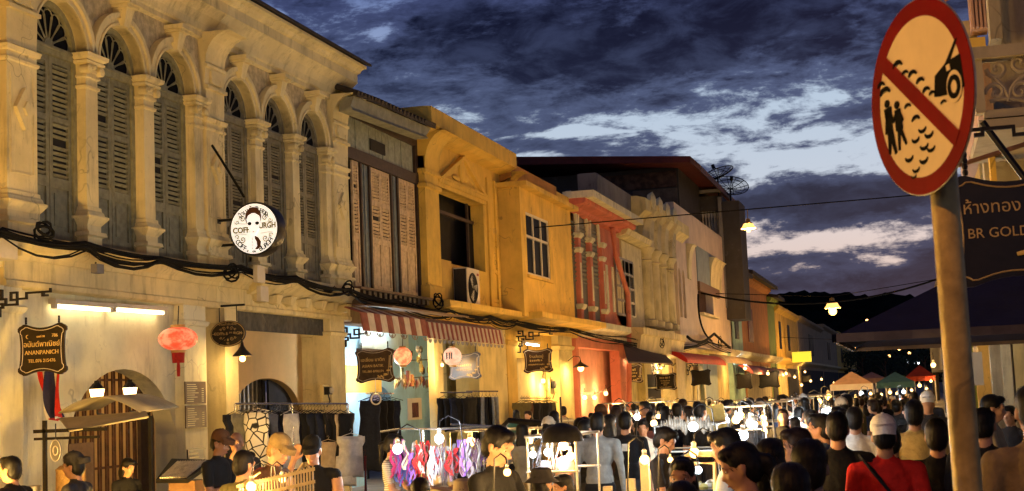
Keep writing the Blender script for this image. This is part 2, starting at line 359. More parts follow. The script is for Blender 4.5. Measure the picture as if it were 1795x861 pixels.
def arch_window(root, yc, wm, dm, zs, hw, xw, mesh, nsl, zb=4.22, fan_n=7):
    r = hw
    wf = MB(); n = 16
    outer = [(yc-r-.0, zb), (yc+r, zb)]+[(yc+r*math.cos(PI*i/n), zs+r*math.sin(PI*i/n)) for i in range(n+1)]
    ri = r-.09; inner = [(yc-ri, zb+.02), (yc+ri, zb+.02)]+[(yc+ri*math.cos(PI*i/n), zs+ri*math.sin(PI*i/n)) for i in range(n+1)]
    wf.ext(outer, 'x', xw-.06, xw+.03, holes=[inner]); wf.box(xw-.055, xw+.035, yc-ri, yc+ri, zs-.13, zs+.0); wf.box(xw+.02, xw+.05, yc-ri, yc+ri, zs-.05, zs-.02)
    win = wf.build('window', wm, root)
    gl = MB(); gl.ext([(yc+ri*math.cos(PI*i/n), zs+ri*math.sin(PI*i/n)) for i in range(n+1)], 'x', xw-.05, xw-.03); gl.build('pane', GLASS, win)
    hub = MB(); hub.ext([(yc+ri*.2*math.cos(PI*i/8), zs+ri*.2*math.sin(PI*i/8)) for i in range(9)], 'x', xw-.04, xw+.01); hub.build('fanlight_hub', wm, win)
    petals(win, xw-.01, yc, zs, ri*.98, wm, fan_n)
    zt = zs-.13; s1 = (zt-.80, zt-.09); s2 = (zt-1.62, zt-.88)
    for sg in (-1, 1):
        a, b_ = (yc-ri, yc-.008) if sg < 0 else (yc+.008, yc+ri)
        shutter(root, xw, a, b_, zb+.02, zt-.004, [s2, s1], dm, mesh, nsl, (zb+.13, zt-1.76))
def twin(y0, y1, wins, cols, pil, wm, dm, nsl, label, wc, fr_top, hoods=True):
    root = thing('shophouse', (W, y0, 0), label, 'house')
    zs, hw = 6.80, .60; xw = W-.17
    mesh = slat_mesh('slat', 2*(hw-.09)/2-.008-.14, .05 if nsl < 12 else .034, .010, 50); mesh.materials.append(dm)
    b = MB(); holes = [opening(c-hw, c+hw, 4.2, zs) for c in wins]
    b.ext(rect(y0, y1, 4.1, 8.0), 'x', W-.4, W-.10, holes=holes); b.build('upper_wall', wc, root)
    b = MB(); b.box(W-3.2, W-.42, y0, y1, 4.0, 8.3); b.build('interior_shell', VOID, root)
    f = MB(); holes = [opening(c-.76, c+.76, 6.9, zs) for c in wins]; po = rect(y0+.02, y1-.02, 6.85, fr_top)
    lo = [(y0+.3, fr_top), (y0+.3, 6.9)]
    for c in wins: lo += [(c-.755, 6.9)]+list(reversed(arch_pts(c-.755, c+.755, zs, 14)))+[(c+.755, 6.9)]
    lo += [(y1-.3, 6.9), (y1-.3, fr_top)]
    f.ext(lo, 'x', W-.11, W-.055); f.build('stucco_frieze', TW, root)
    for c in wins:
        arch_window(root, c, wm, dm, zs, hw, xw, mesh, nsl)
        a = MB(); archivolt(a, c, zs, .595, .735, W-.14, W+.02); archivolt(a, c, zs, .70, .775, W-.12, W+.06); archivolt(a, c, zs, .595, .63, W-.13, W+.04); a.build('archivolt', wc, root)
        k = MB(); k.hexa([(W-.1, c-.07, zs+.58), (W+.10, c-.07, zs+.58), (W+.10, c+.07, zs+.58), (W-.1, c+.07, zs+.58), (W-.1, c-.11, zs+.84), (W+.17, c-.11, zs+.84), (W+.17, c+.11, zs+.84), (W-.1, c+.11, zs+.84)])
        k.box(W-.1, W+.22, c-.15, c+.15, zs+.842, zs+.88); k.box(W-.1, W+.26, c-.18, c+.18, zs+.882, zs+.95); k.build('keystone', wc, root)
    for a, c, xf in cols:
        b = MB(); b.rstack(a, c, W-.2, xf, COLP); capital(b, a, c, xf); b.build('column', wc, root)
    for a, c, xf in pil:
        b = MB(); pr = [(z, g_*.9) for z, g_ in COLP if z < 6.4]+[(6.45, 0), (6.46, .03), (6.52, .05), (6.55, .0), (7.0, .01)]
        b.rstack(a, c, W-.2, xf, pr); diamond(b, xf, (a+c)/2, 5.75, (c-a)*.30, .27)
        b.box(xf-.02, xf+.012, a+.07, a+.09, 4.95, 6.2); b.box(xf-.02, xf+.012, c-.09, c-.07, 4.95, 6.2); b.box(xf-.02, xf+.013, a+.07, c-.07, 4.93, 4.95)
        b.build('pilaster', wc, root)
        b = MB(); pts = [(W-.15, 6.98), (xf+.06, 6.98), (xf+.06, 7.03), (xf+.0, 7.06), (xf+.02, 7.32), (xf+.05, 7.34), (xf+.05, 7.38), (xf+.0, 7.40)]
        pts += [(xf+.02+.42*(1-math.cos(t)), 7.42+.46*math.sin(t)) for t in np.linspace(0, PI/2, 7)]+[(W-.15, 7.90)]
        b.ext(pts, 'y', a-.02, c+.02); b.box(xf, xf+.05, a+.12, c-.12, 7.08, 7.30)
        for q in (.25, .75): b.lathe((xf+.03, a+(c-a)*q, 7.13), [(.05, .03), (.06, .0), (.05, -.03)], 8, 'x')
        b.build('corbel', wc, root)
    b = MB(); b.mould(y0, y1, [(W-.05, fr_top-.02), (W+.02, fr_top), (W+.02, fr_top+.08), (W+.05, fr_top+.10), (W+.08, fr_top+.2), (W+.16, fr_top+.32), (W+.28, fr_top+.42), (W+.30, fr_top+.43), (W+.30, fr_top+.60), (W+.36, fr_top+.62), (W+.40, fr_top+.68), (W+.50, fr_top+.70), (W+.50, fr_top+.75)], W-.3)
    b.build('cornice', wc, root)
    b = MB(); b.add([(W+.58, y0-.03, fr_top+.755), (W+.58, y1+.08, fr_top+.755), (W-4, y1+.08, fr_top+2.3), (W-4, y0-.03, fr_top+2.3), (W+.58, y0-.03, fr_top+.80), (W+.58, y1+.08, fr_top+.80), (W-4, y1+.08, fr_top+2.36), (W-4, y0-.03, fr_top+2.36)], [(3, 2, 1, 0), (4, 5, 6, 7), (0, 1, 5, 4), (1, 2, 6, 5), (2, 3, 7, 6), (3, 0, 4, 7)])
    b.build('roof', TILE, root)
    b = MB(); b.mould(y0, y1, [(W+.0, 3.52), (W+.03, 3.54), (W+.03, 3.60), (W, 3.62), (W, 3.86), (W+.04, 3.87), (W+.05, 3.92), (W+.12, 3.98), (W+.14, 4.05), (W+.22, 4.08), (W+.22, 4.15), (W+.0, 4.17)], W-.5); b.build('floor_ledge', wc, root)
    return root
# ------------------------------------------------------------------ house 1 and house 2, the two cream twins
h1 = twin(14.93, 20.42, [16.16, 17.67, 19.18], [(16.76, 17.05, W), (18.28, 18.57, W), (19.80, 20.08, W)], [(14.93, 15.56, W+.05), (20.10, 20.72, W+.05)], OLIVE, OLIVE2, 10, 'cream shophouse with three olive arched shutters above the fluorescent tube', CREAM, 7.80)
h2 = twin(20.43, 26.02, [21.33, 22.86, 24.38], [(21.95, 22.24, W), (23.47, 23.76, W), (25.0, 25.25, W)], [(25.27, 26.0, W+.05)], TAUPE, TAUPE, 14, 'cream shophouse with dark louvred arches behind the round illuminated sign', CREAM2, 7.80)
# lower walls of house 1: recessed bay with the arched gate
X1 = W-.16
b = MB(); ya, yb = fy(118, 740, X1), fy(308, 755, X1); b.ext(rect(15.2, 20.1, .1, 3.56), 'x', X1-.30, X1, holes=[opening(ya, yb, .12, 1.42, 20, fz(213, 647, X1)-1.42)]); b.build('lower_wall', WHITE, h1)
for a, c in ((14.75, 15.3), (19.35, 20.05)):
    b = MB(); b.rstack(a, c, W-.5, W, [(.1, .04), (.45, .04), (.47, 0), (3.2, 0), (3.22, .03), (3.28, .05), (3.3, 0), (3.53, 0)]); b.build('pillar', WHITE, h1)
yg0, yg1 = ya-.1, yb+.3
b = MB(); b.box(W-.735, W-.715, yg0, yg1, 3.1, 3.4); gate = b.build('folding_gate', DKWOOD, h1)
b = MB(); b.box(W-2.3, W-2.2, yg0-.5, yg1+4, .12, 3.4); b.build('inner_wall', mat('ochre_inner_wall', (.5, .36, .14), .8, .2, 3, .3), h1); t = thing('ceiling_lamp', (W-1.5, 18.6, 2.75), 'lamp glowing inside behind the bars of the rusty gate', 'lamp'); glow((W-1.5, 18.6, 2.7), .06, t, (1, .62, .24), 90.); b = MB(); b.tube([(W-1.5, 18.6, 2.76), (W-1.5, 18.6, 3.4)], .008, 5); b.build('flex', BLACK, t)
bar = MB(); bar.ext([(-.008, -.017), (.010, -.013), (.014, 0), (.010, .013), (-.008, .017)], 'z', 0, 3.2); bme = bpy.data.meshes.new('gate_bar'); bme.from_pydata(bar.V, [], bar.F); bme.materials.append(mat('rusty_brown_gate', (.13, .055, .022), .5, .5, 6, .5, .1, 40, metal=.3))
nb = 34
for i in range(nb): link('gate_bar', bme, gate, (W-.70+.02*(i % 2), yg0+(yg1-yg0)*(i+.5)/nb, .14))
for z in (.5, 1.15, 1.8, 2.4):
    b = MB(); b.box(W-.715, W-.69, yg0, yg1, z, z+.035); b.build('gate_rail', mat('rusty_brown_gate', (0, 0, 0)), gate)
b = MB(); b.box(W-.66, W-.60, fy(250, 760, W-.6)-.05, fy(262, 760, W-.6)+.04, .12, 2.7); b.build('gate_post', DKWOOD, gate)
b = MB(); b.box(W-.55, W-.51, fy(122, 800, W-.5), fy(165, 800, W-.5), .12, 1.55); b.build('door', BRWOOD, h1)
# house 2 lower: arcade with a deep back wall
XB = W-1.9
for a, c in ((20.63, 21.08), (24.9, 25.62)):
    b = MB(); b.rstack(a, c, W-.55, W+.03, [(.1, .04), (.45, .04), (.47, 0), (3.2, 0), (3.22, .03), (3.28, .05), (3.3, 0), (3.53, 0)]); b.build('pillar', CREAM2, h2)
b = MB(); y0_, y1_ = fy(408, 760, XB), fy(528, 760, XB); zc_ = fz(470, 663, XB)
b.ext(rect(19.9, 30.6, .1, 3.7), 'x', XB-.3, XB, holes=[opening(y0_, y1_, .12, zc_-.75, 20, .75)]); b.build('arcade_wall', mat('ochre_wash_plaster', (.66, .46, .19), .85, .1, 1.3, .15, .1), h2)
b = MB(); b.box(W-1.88, W-.56, 20.4, 26, 3.60, 3.72); b.build('arcade_ceiling', CREAM, h2)
b = MB(); b.box(XB+.001, XB+.03, fy(540, 680, XB), fy(552, 680, XB)+.3, .1, 3.7); b.build('wall_pier', CREAM2, h2)
b = MB(); b.box(XB-.5, XB-.45, 20.5, 27, .1, 3.3); gt = b.build('folding_gate', VOID, h2)
sl_ = MB(); sl_.box(-.02, .02, -.035, .035, 0, 2.5); sme = bpy.data.meshes.new('gate_slat'); sme.from_pydata(sl_.V, [], sl_.F); sme.materials.append(mat('grey_gate_slat', (.30, .28, .24), .5, .2, 8, .3))
for i in range(14): link('gate_slat', sme, gt, (XB-.40, y0_+.45+(y1_-y0_-.5)*(i+.5)/14, .12))
b = MB(); b.box(XB-.36, XB-.34, y0_+.35, y0_+.85, .3, zc_-.1); b.build('curtain', cloth('purple_curtain', (.10, .02, .09)), gt)
XF = W-.10
b = MB(); q = [(fy(411, 541, XF), fz(411, 541, XF)), (fy(411, 580, XF), fz(411, 578, XF)), (fy(588, 592, XF), fz(588, 590, XF)), (fy(588, 560, XF), fz(588, 556, XF))]
b.ext(q, 'x', XF-.03, XF); b.build('peeling_fascia_board', mat('peeling_grey_paint', (.055, .058, .06), .8, .35, 8, .3, .3, 40, grimecol=(.35, .30, .2)), h2)
b = MB(); b.mould(fy(432, 505), fy(592, 550), [(W+.03, 3.80), (W+.10, 3.83), (W+.30, 3.96), (W+.34, 4.0), (W+.34, 4.07), (W+.2, 4.09)], W+.0); b.build('broken_ledge', CREAM2, h2)
for i in range(7):
    yy = fy(440, 520)+i*.62+random.uniform(-.1, .1); b = MB(); b.hexa([(W+.0, yy, 3.66+random.uniform(0, .06)), (W+.16, yy+.03, 3.68), (W+.16, yy+.16, 3.67), (W, yy+.2, 3.66), (W, yy-.02, 3.80), (W+.2, yy, 3.82), (W+.2, yy+.24, 3.82), (W, yy+.24, 3.80)]); b.build('bracket', CREAM2, h2)
# left neighbour, a sliver of a yellow house
h0 = thing('shophouse', (W-.1, 9, 0), 'yellow house at the edge beside the pilaster with the diamond', 'house')
b = MB(); b.ext(rect(8.5, 14.9, .1, 7.1), 'x', W-.5, W-.12, holes=[opening(12.2, 13.6, 4.6, 6.2)]); b.build('wall', YEL, h0)
b = MB(); b.mould(8.5, 14.92, [(W-.12, 7.0), (W+.3, 7.25), (W+.5, 7.5), (W+.5, 8.9), (W+.1, 8.95)], W-.5); b.build('cornice', YEL, h0)
b = MB(); b.mould(8.5, 14.90, [(W-.12, 3.72), (W+.0, 3.75), (W+.02, 3.9), (W+.2, 4.1), (W+.2, 4.18)], W-.5); b.build('floor_ledge', CREAM, h0)
b = MB(); b.rstack(14.2, 14.62, W-.3, W-.02, [(4.2, .03), (5.0, .03), (5.05, 0), (6.2, 0), (6.3, .05), (7.0, .08)]); b.build('pilaster', CREAM, h0)
b = MB(); 
for i in range(30):
    yy = 12.2+i*.095; b.lathe((W+.21, yy, 3.98), [(.035, -.02), (.045, .0), (.02, .03)], 6, 'x'); b.box(W+.19, W+.23, yy-.02, yy+.02, 3.88, 3.95)
b.build('pierced_trim', CREAM, h0)
# ------------------------------------------------------------------ house 3: boards and faded salmon shutters
h3 = thing('shophouse', (W, 26.02, 0), 'house with grey boards, three salmon shutters and a striped awning', 'house')
Y3a, Y3b = 26.03, fy(738, 300)
xs3 = W-.12
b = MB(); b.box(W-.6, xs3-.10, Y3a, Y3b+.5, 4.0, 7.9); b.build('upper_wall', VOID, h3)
zb3 = fz(660, 296, xs3)     # beam
zb0, zb1, zt3 = fz(660, 297, xs3), fz(660, 278, xs3), fz(660, 227, xs3)
b = MB(); b.box(xs3-.1, xs3+.06, Y3a, Y3b, zb0, zb1); b.box(xs3-.1, xs3+.05, Y3a, Y3b, zt3, zt3+.2); b.box(xs3-.1, xs3+.05, Y3b-.18, Y3b, zb1, zt3+.01); b.build('beam', DKWOOD, h3)
n = 11; yy0, yy1 = Y3a+.05, Y3b-.2
for i in range(n):
    b = MB(); a = yy0+(yy1-yy0)*i/n; c = yy0+(yy1-yy0)*(i+1)/n-.02; b.box(xs3-.08, xs3+random.uniform(-.004, .012), a, c, zb1, zt3); b.build('board', BOARD, h3)
b = MB(); yv = fy(660, 258, xs3); zv = fz(660, 258, xs3); b.box(xs3, xs3+.03, yv-.42, yv+.45, zv-.12, zv+.12); b.build('vent_slot', VOID, h3)
sm3 = slat_mesh('slat', .33, .05); sm3.materials.append(SALM)
edges = [(607, 630), (651, 684), (700, 728)]
for (p0, p1) in edges:
    a, c = fy(p0, 420, xs3), fy(p1, 420, xs3); mid = (a+c)/2
    for (u, v) in ((a, mid-.006), (mid+.006, c)):
        if p0 == 607 and u == a: continue
        me = slat_mesh('slat', v-u-.14, .055); me.materials.append(SALM)
        shutter(h3, xs3+.02, u, v, 4.22, zb0-.01, [(5.35, 6.02), (6.14, zb0-.10)], SALM, me, 9, (4.34, 5.22))
for (p0, p1) in ((633, 649), (686, 698)):
    a, c = fy(p0, 420, xs3), fy(p1, 420, xs3); b = MB(); b.box(xs3-.06, xs3+.0, a+.05, c-.05, 4.22, zb0-.01); b.box(xs3-.05, xs3+.02, (a+c)/2-.03, (a+c)/2+.03, 4.22, zb0-.012); b.build('board', mat('blue_grey_batten', (.15, .19, .20), .6, .2, 8, .2), h3)
    b = MB(); b.box(xs3-.05, xs3+.045, a-.03, a+.05, 4.22, zb0-.01); b.box(xs3-.05, xs3+.046, c-.05, c+.03, 4.22, zb0-.01); b.build('frame_post', DKWOOD, h3)
b = MB(); b.box(xs3-.05, xs3+.04, Y3b-.12, Y3b, 4.22, zb0-.01); b.build('frame_post', DKWOOD, h3)
# eaves of house 3: grey green board gutter and dark tiles, sagging
def eave(px, py, X): return onX(px, py, X)
xe = W+.5
pt = [(622, 168), (660, 182), (700, 200), (740, 217), (757, 224)]; pb = [(619, 193), (660, 209), (700, 224), (740, 239), (751, 243)]
T = [eave(*p, xe) for p in pt]; B = [eave(*p, xe) for p in pb]
b = MB(); vs = []; fs = []
for (yt, zt), (yb2, zb2) in zip(T, B): vs += [(xe, yb2, zb2), (xe-.05, yb2, zb2+.07), (xe-.03, yt, zt-.02), (xe-.03, yt, zt), (xe-.30, yt, zt), (xe-.30, yb2, zb2)]
for i in range(len(T)-1):
    for j in range(6): fs.append((i*6+j, i*6+(j+1) % 6, (i+1)*6+(j+1) % 6, (i+1)*6+j))
fs += [tuple(range(6)), tuple(range((len(T)-1)*6, len(T)*6))]
b.add(vs, fs); b.build('eaves_board', mat('mossy_grey_board', (.27, .27, .20), .8, .2, 4, .3), h3)
b = MB(); b.box(xe-.05, xe+.03, B[0][0], B[-1][0], 0, .001)
b = MB(); vs = []; fs = []
for k, (yt, zt) in enumerate(T):
    for j in range(2): vs += [(xe+.06-j*3.2, yt+.1*(k == 4), zt-.02+j*1.3), (xe+.06-j*3.2, yt+.1*(k == 4), zt+.07+j*1.3)]
for i in range(len(T)-1):
    a = i*4; fs += [(a, a+4, a+5, a+1), (a+1, a+5, a+7, a+3), (a+2, a+3, a+7, a+6), (a, a+2, a+6, a+4)]
fs += [(0, 1, 3, 2), (16, 18, 19, 17)]
b.add(vs, fs); b.build('roof', TILE, h3)
b = MB()
for k in range(26):
    f_ = k/25*4; i = min(3, int(f_)); q = f_-i; yt = T[i][0]*(1-q)+T[i+1][0]*q; zt = T[i][1]*(1-q)+T[i+1][1]*q
    b.tube([(xe+.08, yt, zt+.045), (xe-.6, yt, zt+.32)], .055, 6)
tl = b.build('ridge_tiles', TILE, h3); tl['kind'] = 'stuff'
b = MB(); b.box(W-.7, W-.16, Y3a, Y3b+.4, zt3+.1, 8.25); b.build('eaves_fill', DKWOOD, h3)
# small tiled skirt roof over the shopfront
b = MB(); b.box(W-.5, W-.02, Y3a, Y3b, 3.5, 4.2); b.build('lower_beam', plaster('brown_stained_plaster', (.20, .14, .08), .5), h3)
for i in range(14):
    yy = Y3a+.2+i*(Y3b-Y3a-.4)/14; b = MB(); b.box(W-.02, W+.2, yy, yy+.16, 4.03, 4.15); b.build('joist_end', DKWOOD, h3)
b = MB(); b.box(W-.03, W+.24, Y3a, Y3b, 4.152, 4.20); b.build('sill_board', BRWOOD, h3)
b = MB(); b.hexa([(W, Y3a-.2, 3.84), (W+.95, Y3a-.2, 3.74), (W+.95, Y3b+.2, 3.74), (W, Y3b+.2, 3.84), (W, Y3a-.2, 3.87), (W+.95, Y3a-.2, 3.77), (W+.95, Y3b+.2, 3.77), (W, Y3b+.2, 3.87)]); b.build('canopy_board', BRWOOD, h3)
# ground floor: blue arch wall deep inside
X3 = W-1.2
ya3, yb3 = fy(640, 740, X3), fy(694, 740, X3)
b = MB(); ys = fy(708, 650, X3); b.ext(rect(28.3, 35.5, .1, 3.65), 'x', X3-.25, X3, holes=[opening(ya3, yb3, .12, 1.35, 18, fz(660, 677, X3)-1.35)]); b.build('shop_wall', BLUE, h3)
b = MB(); b.box(X3+.001, X3+.02, 28.3, fy(668, 690, X3), 2.15, 2.75); b.build('yellow_band', YEL, h3)
b = MB(); b.box(X3-.9, X3-.85, 26.6, 32, .1, 3.4); b.build('shop_interior', mat('dark_navy_drape', (.014, .015, .02), .9, .3, 3), h3)
b = MB(); b.box(W-.16, W+.0, fy(764, 700), fy(764, 700)+.62, .1, 3.5); b.build('pillar', CREAM2, h3)
# ------------------------------------------------------------------ house 4: yellow with pediment
Y4a, Y4b = Y3b+.01, fy(893, 420)
h4 = thing('shophouse', (W, Y4a, 0), 'yellow house with triangular pediment over a dark open window', 'house')
yw0, yw1, zw0, zw1 = fy(771, 420), fy(849, 420), fz(810, 467), fz(806, 343)
b = MB(); b.ext(rect(Y4a, Y4b+.01, 4.0, 8.55), 'x', W-.35, W, holes=[rect(yw0, yw1, zw0, zw1)]); b.build('upper_wall', YEL, h4)
b = MB(); b.box(W-.8, W-.7, Y4a, Y4b, 4.1, 8); b.build('room_wall', VOID, h4)
b = MB(); b.box(W-.34, W-.28, yw0+.01, yw0+.15, zw0, zw1-.01); b.box(W-.34, W-.28, yw1-.5, yw1-.42, zw0, zw1); b.box(W-.34, W-.27, yw0, yw1, zw1-.5, zw1-.42); b.build('window_frame', DKWOOD, h4)
b = MB(); b.box(W-.31, W-.30, yw1-.42, yw1, zw0, zw1-.5); b.build('pane', GLASS, h4)
b = MB(); b.box(W-.05, W+.06, yw0-.12, yw1+.12, zw1+.0, zw1+.10); b.box(W-.05, W+.10, yw0-.16, yw1+.16, zw1+.102, zw1+.2); b.build('lintel', YEL, h4)
pb0, pb1 = yw0-.1, yw1+.14; zp = zw1+.205; pk = ((pb0+pb1)/2, fz(803, 272)); 
b = MB(); outer = [(pb0, zp), (pb1, zp), pk]
zc4 = zp+(pk[1]-zp)/3; sh = lambda k: [((q[0]-pk[0])*k+pk[0], (q[1]-zc4)*k+zc4) for q in outer]
b.ext(outer, 'x', W-.02, W+.12, holes=[sh(.80)]); b.ext(sh(.79), 'x', W-.02, W+.04, holes=[sh(.58)]); b.ext(sh(.57), 'x', W-.02, W+.03); b.build('pediment', YEL, h4)
b = MB(); b.ell((W+.05, pk[0]-.1, zp+.42), (.07, .22, .34), 10, 7); b.ell((W+.05, pk[0]+.2, zp+.28), (.05, .25, .12), 8, 5); b.ell((W+.05, pk[0]-.55, zp+.18), (.05, .3, .08), 8, 5); b.build('relief_ornament', YEL, h4, smooth=True)
for a, c in ((fy(738, 300), fy(762, 300)), (fy(879, 330), Y4b)):
    b = MB(); b.rstack(a, c, W-.1, W+.08, [(4.2, .05), (4.5, .05), (4.55, 0), (6.75, 0), (6.78, .06), (6.86, .06), (6.9, 0), (7.1, 0), (7.12, .05), (7.2, .05), (7.22, 0), (7.5, 0)])
    pts = [(W-.1, 7.22), (W+.09, 7.22)]+[(W+.10+.5*(1-math.cos(t)), 7.3+.75*math.sin(t)) for t in np.linspace(0, PI/2, 7)]+[(W-.1, 8.06)]; b.ext(pts, 'y', a, c); b.build('pilaster', YEL, h4)
b = MB(); b.mould(fy(757, 220, W+.5), fy(905, 270, W+.5), [(W-.05, 7.95), (W+.05, 7.97), (W+.3, 8.02), (W+.42, 8.08), (W+.5, 8.1), (W+.5, 8.50), (W+.3, 8.52)], W-.5); b.build('cornice', YEL, h4)
for a in (fy(857, 480), fy(870, 480)):
    b = MB(); b.box(W-.02, W+.05, a, a+.18, 4.3, 7.7); b.build('wall_strip', YEL, h4)
b = MB(); b.ext(rect(yw1+.3, yw1+1.35, 4.3, 4.4)+[], 'x', W-.01, W+.04); b.ext(opening(yw1+.3, yw1+1.3, 4.42, 4.95, 10, .35), 'x', W-.01, W+.035, holes=[opening(yw1+.42, yw1+1.18, 4.5, 4.9, 10, .3)]); b.build('apron_panel', YEL, h4)
def ledge(root, a, c, m, z=4.03, proj=.55, x=W):
    b = MB(); b.mould(a, c, [(x+.0, z-.30), (x+.04, z-.28), (x+.06, z-.1), (x+proj-.04, z-.02), (x+proj, z), (x+proj, z+.14), (x+.0, z+.17)], x-.4); return b.build('ledge', m, root)
ledge(h4, Y4a+.1, fy(909, 555), YEL)
b = MB(); pl = fy(900, 330); pp = [(W+.14, fy(876, 340), fz(876, 340)), (W+.14, fy(878, 370), fz(878, 370)), (W+.1, fy(884, 420), fz(884, 420)), (W+.1, fy(888, 545), fz(888, 545))]; b.tube(pp, .085, 8); b.build('downpipe', YEL2, h4, smooth=True)
XL = W-.9
b = MB(); b.box(XL-.2, XL, fy(784, 690, XL), Y4b+3, .1, 3.8); b.build('shop_wall', PALEY, h4)
for a in (fy(838, 640), ):
    b = MB(); b.box(W-.6, W+.01, a, a+2.6, .1, 3.75); b.build('pillar', PALEY, h4)
# ------------------------------------------------------------------ house 5: yellow with square bay
Y5a, Y5b = Y4b+.01, fy(1003, 450)
h5 = thing('shophouse', (W, Y5a, 0), 'deep yellow house with boxy bay and white framed window', 'house')
XV = W+.62; yb0, yb1 = fy(918, 400, XV), fy(1003, 450, XV); zt5 = fz(960, 300, XV)
b = MB(); b.box(W-.4, W, Y5a, Y5b, 4, 8.35); b.build('upper_wall', YEL2, h5)
wy0, wy1, wz0, wz1 = fy(912, 430, XV+.01), fy(962, 430, XV), fz(940, 485, XV), fz(936, 377, XV); wy0 = fy(917, 430, XV)
yq0, yq1 = fy(917, 420, XV)+.0, fy(963, 420, XV)
b = MB(); b.ext(rect(yb0-.3, yb1, 4.05, 7.55), 'x', XV-.15, XV, holes=[rect(yb0+.25, yq1, wz0, wz1)]); b.box(W-.1, XV-.15, yb0-.3, yb0-.2, 4.05, 7.55); b.box(W-.1, XV-.15, yb1-.1, yb1, 4.05, 7.55); b.build('bay', YEL2, h5)
b = MB(); b.box(W-.1, XV+.25, yb0-.5, yb1+.1, 7.552, 7.68); b.build('bay_canopy', YEL, h5)
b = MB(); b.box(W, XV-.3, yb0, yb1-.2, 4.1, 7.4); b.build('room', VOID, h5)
fy0, fy1 = yb0+.25, yq1; k1, k2 = fy0+(fy1-fy0)/3, fy0+(fy1-fy0)*2/3; zt = wz0+(wz1-wz0)*.62
b = MB(); e = .07
b.box(XV-.1, XV-.02, fy0, fy1, wz0, wz0+e); b.box(XV-.1, XV-.02, fy0, fy1, wz1-e, wz1); b.box(XV-.1, XV-.02, fy0, fy1, zt-e/2, zt+e/2); b.box(XV-.1, XV-.02, fy0, fy0+e, wz0+e, wz1-e); b.box(XV-.1, XV-.02, fy1-e, fy1, wz0+e, wz1-e)
for k in (k1, k2): b.box(XV-.099, XV-.021, k-e/2, k+e/2, wz0+e, zt-e/2); b.box(XV-.099, XV-.021, k-e/2, k+e/2, zt+e/2, wz1-e)
wf5 = b.build('window', mat('white_window_paint', (.62, .56, .42), .5, .1, 5), h5)
for a, c in ((fy0, k1), (k1, k2), (k2, fy1)):
    for p, q in ((wz0, zt), (zt, wz1)): b = MB(); b.box(XV-.07, XV-.06, a+.04, c-.04, p+.05, q-.05); b.build('pane', GLASS, wf5)
b = MB(); b.box(XV-.05, XV+.07, fy0-.1, fy1+.1, wz0-.08, wz0-.002); b.build('sill', YEL2, h5)
ledge(h5, fy(886, 545)+.1, Y5b+.15, YEL, 4.03, 1.0)
b = MB(); b.mould(fy(893, 285, W+.3), fy(975, 330, W+.3), [(W-.1, 7.75), (W+.1, 7.8), (W+.3, 7.9), (W+.3, 8.30), (W+.1, 8.4)], W-.4); b.build('parapet', mat('brown_yellow_plaster', (.44, .22, .05), .85, .15, 1.5, .35), h5)
b = MB(); b.box(W-.5, W-.4, Y5a, Y5b, .1, 3.8); b.build('shop_wall', PALEY, h5)
for p0, p1 in ((888, 905), (979, 1003)):
    a, c = fy(p0, 640), fy(p1, 640); b = MB(); b.rstack(a, c, W-.5, W+.02, [(.1, .05), (.5, .05), (.52, 0), (3.3, 0), (3.33, .05), (3.42, .08), (3.46, .0), (3.75, 0)]); b.build('pillar', YEL if p0 < 900 else PALEY, h5)
b = MB(); b.box(W-.45, W-.2, fy(905, 640), fy(979, 640), 3.0, 3.78); b.build('transom_panel', YEL2, h5)
# ------------------------------------------------------------------ house 6: coral pink with white trim
Y6a, Y6b = Y5b+.05, fy(1092, 450)
h6 = thing('shophouse', (W, Y6a, 0), 'coral red house with white capped columns and red lit eaves', 'house')
ww = (Y6b-Y6a)
b = MB(); xw6 = W-.15
colY = [(fy(1009+0, 470), 0), (fy(1017, 470), 0)]
c3 = [fy(1018, 470), fy(1038, 475), fy(1059, 480)]
wn = [((fy(1000, 470))+c3[0])/2, (c3[0]+c3[1])/2, (c3[1]+c3[2])/2]; hw6 = (c3[1]-c3[0])/2-.2
zs6 = fz(1030, 415)
b = MB(); b.ext(rect(Y6a, Y6b, 4.0, 8.3), 'x', W-.5, W-.12, holes=[opening(c-hw6, c+hw6, 4.3, zs6, 12, 1.15) for c in wn]); b.build('upper_wall', PINK, h6)
for c in wn:
    sh6 = MB(); sh6.box(xw6-.05, xw6, c-hw6, c+hw6, 4.3, zs6+1.1); sh_ = sh6.build('shutter', mat('grey_green_shutter', (.16, .15, .12), .7, .15, 6), h6)
    mm = slat_mesh('slat', 2*hw6-.2, .09, .02); mm.materials.append(mat('grey_green_shutter', (0, 0, 0))); slats(mm, sh_, xw6+.02, c, 5.6, zs6+.4, 14)
    a = MB(); n_ = 12
    po = [(c+(hw6+.16)*math.cos(PI*i/n_), zs6+1.35*math.sin(PI*i/n_)) for i in range(n_+1)]; pi_ = [(c+hw6*math.cos(PI*i/n_), zs6+1.15*math.sin(PI*i/n_)) for i in range(n_, -1, -1)]
    a.ext(po+pi_, 'x', W-.2, W-.04); a.build('archivolt', WHITE, h6)
for c in c3:
    a = MB(); a.rstack(c-.19, c+.19, W-.3, W+.0, [(4.2, .0), (zs6, 0)]); cc = a.build('column', PINK, h6)
    a = MB()
    for z, g_ in ((zs6-.05, .10), (zs6-.55, .07), (4.85, .10), (4.3, .12)):
        a = MB(); a.rstack(c-.19, c+.19, W-.28, W+.0, [(z-.12, g_*.3), (z-.02, g_), (z+.05, g_), (z+.06, g_*.5)]); a.build('white_trim', WHITE, cc)
    a = MB(); a.box(W+.001, W+.02, c-.08, c+.08, 5.1, 6.3); a.build('white_trim', WHITE, cc)
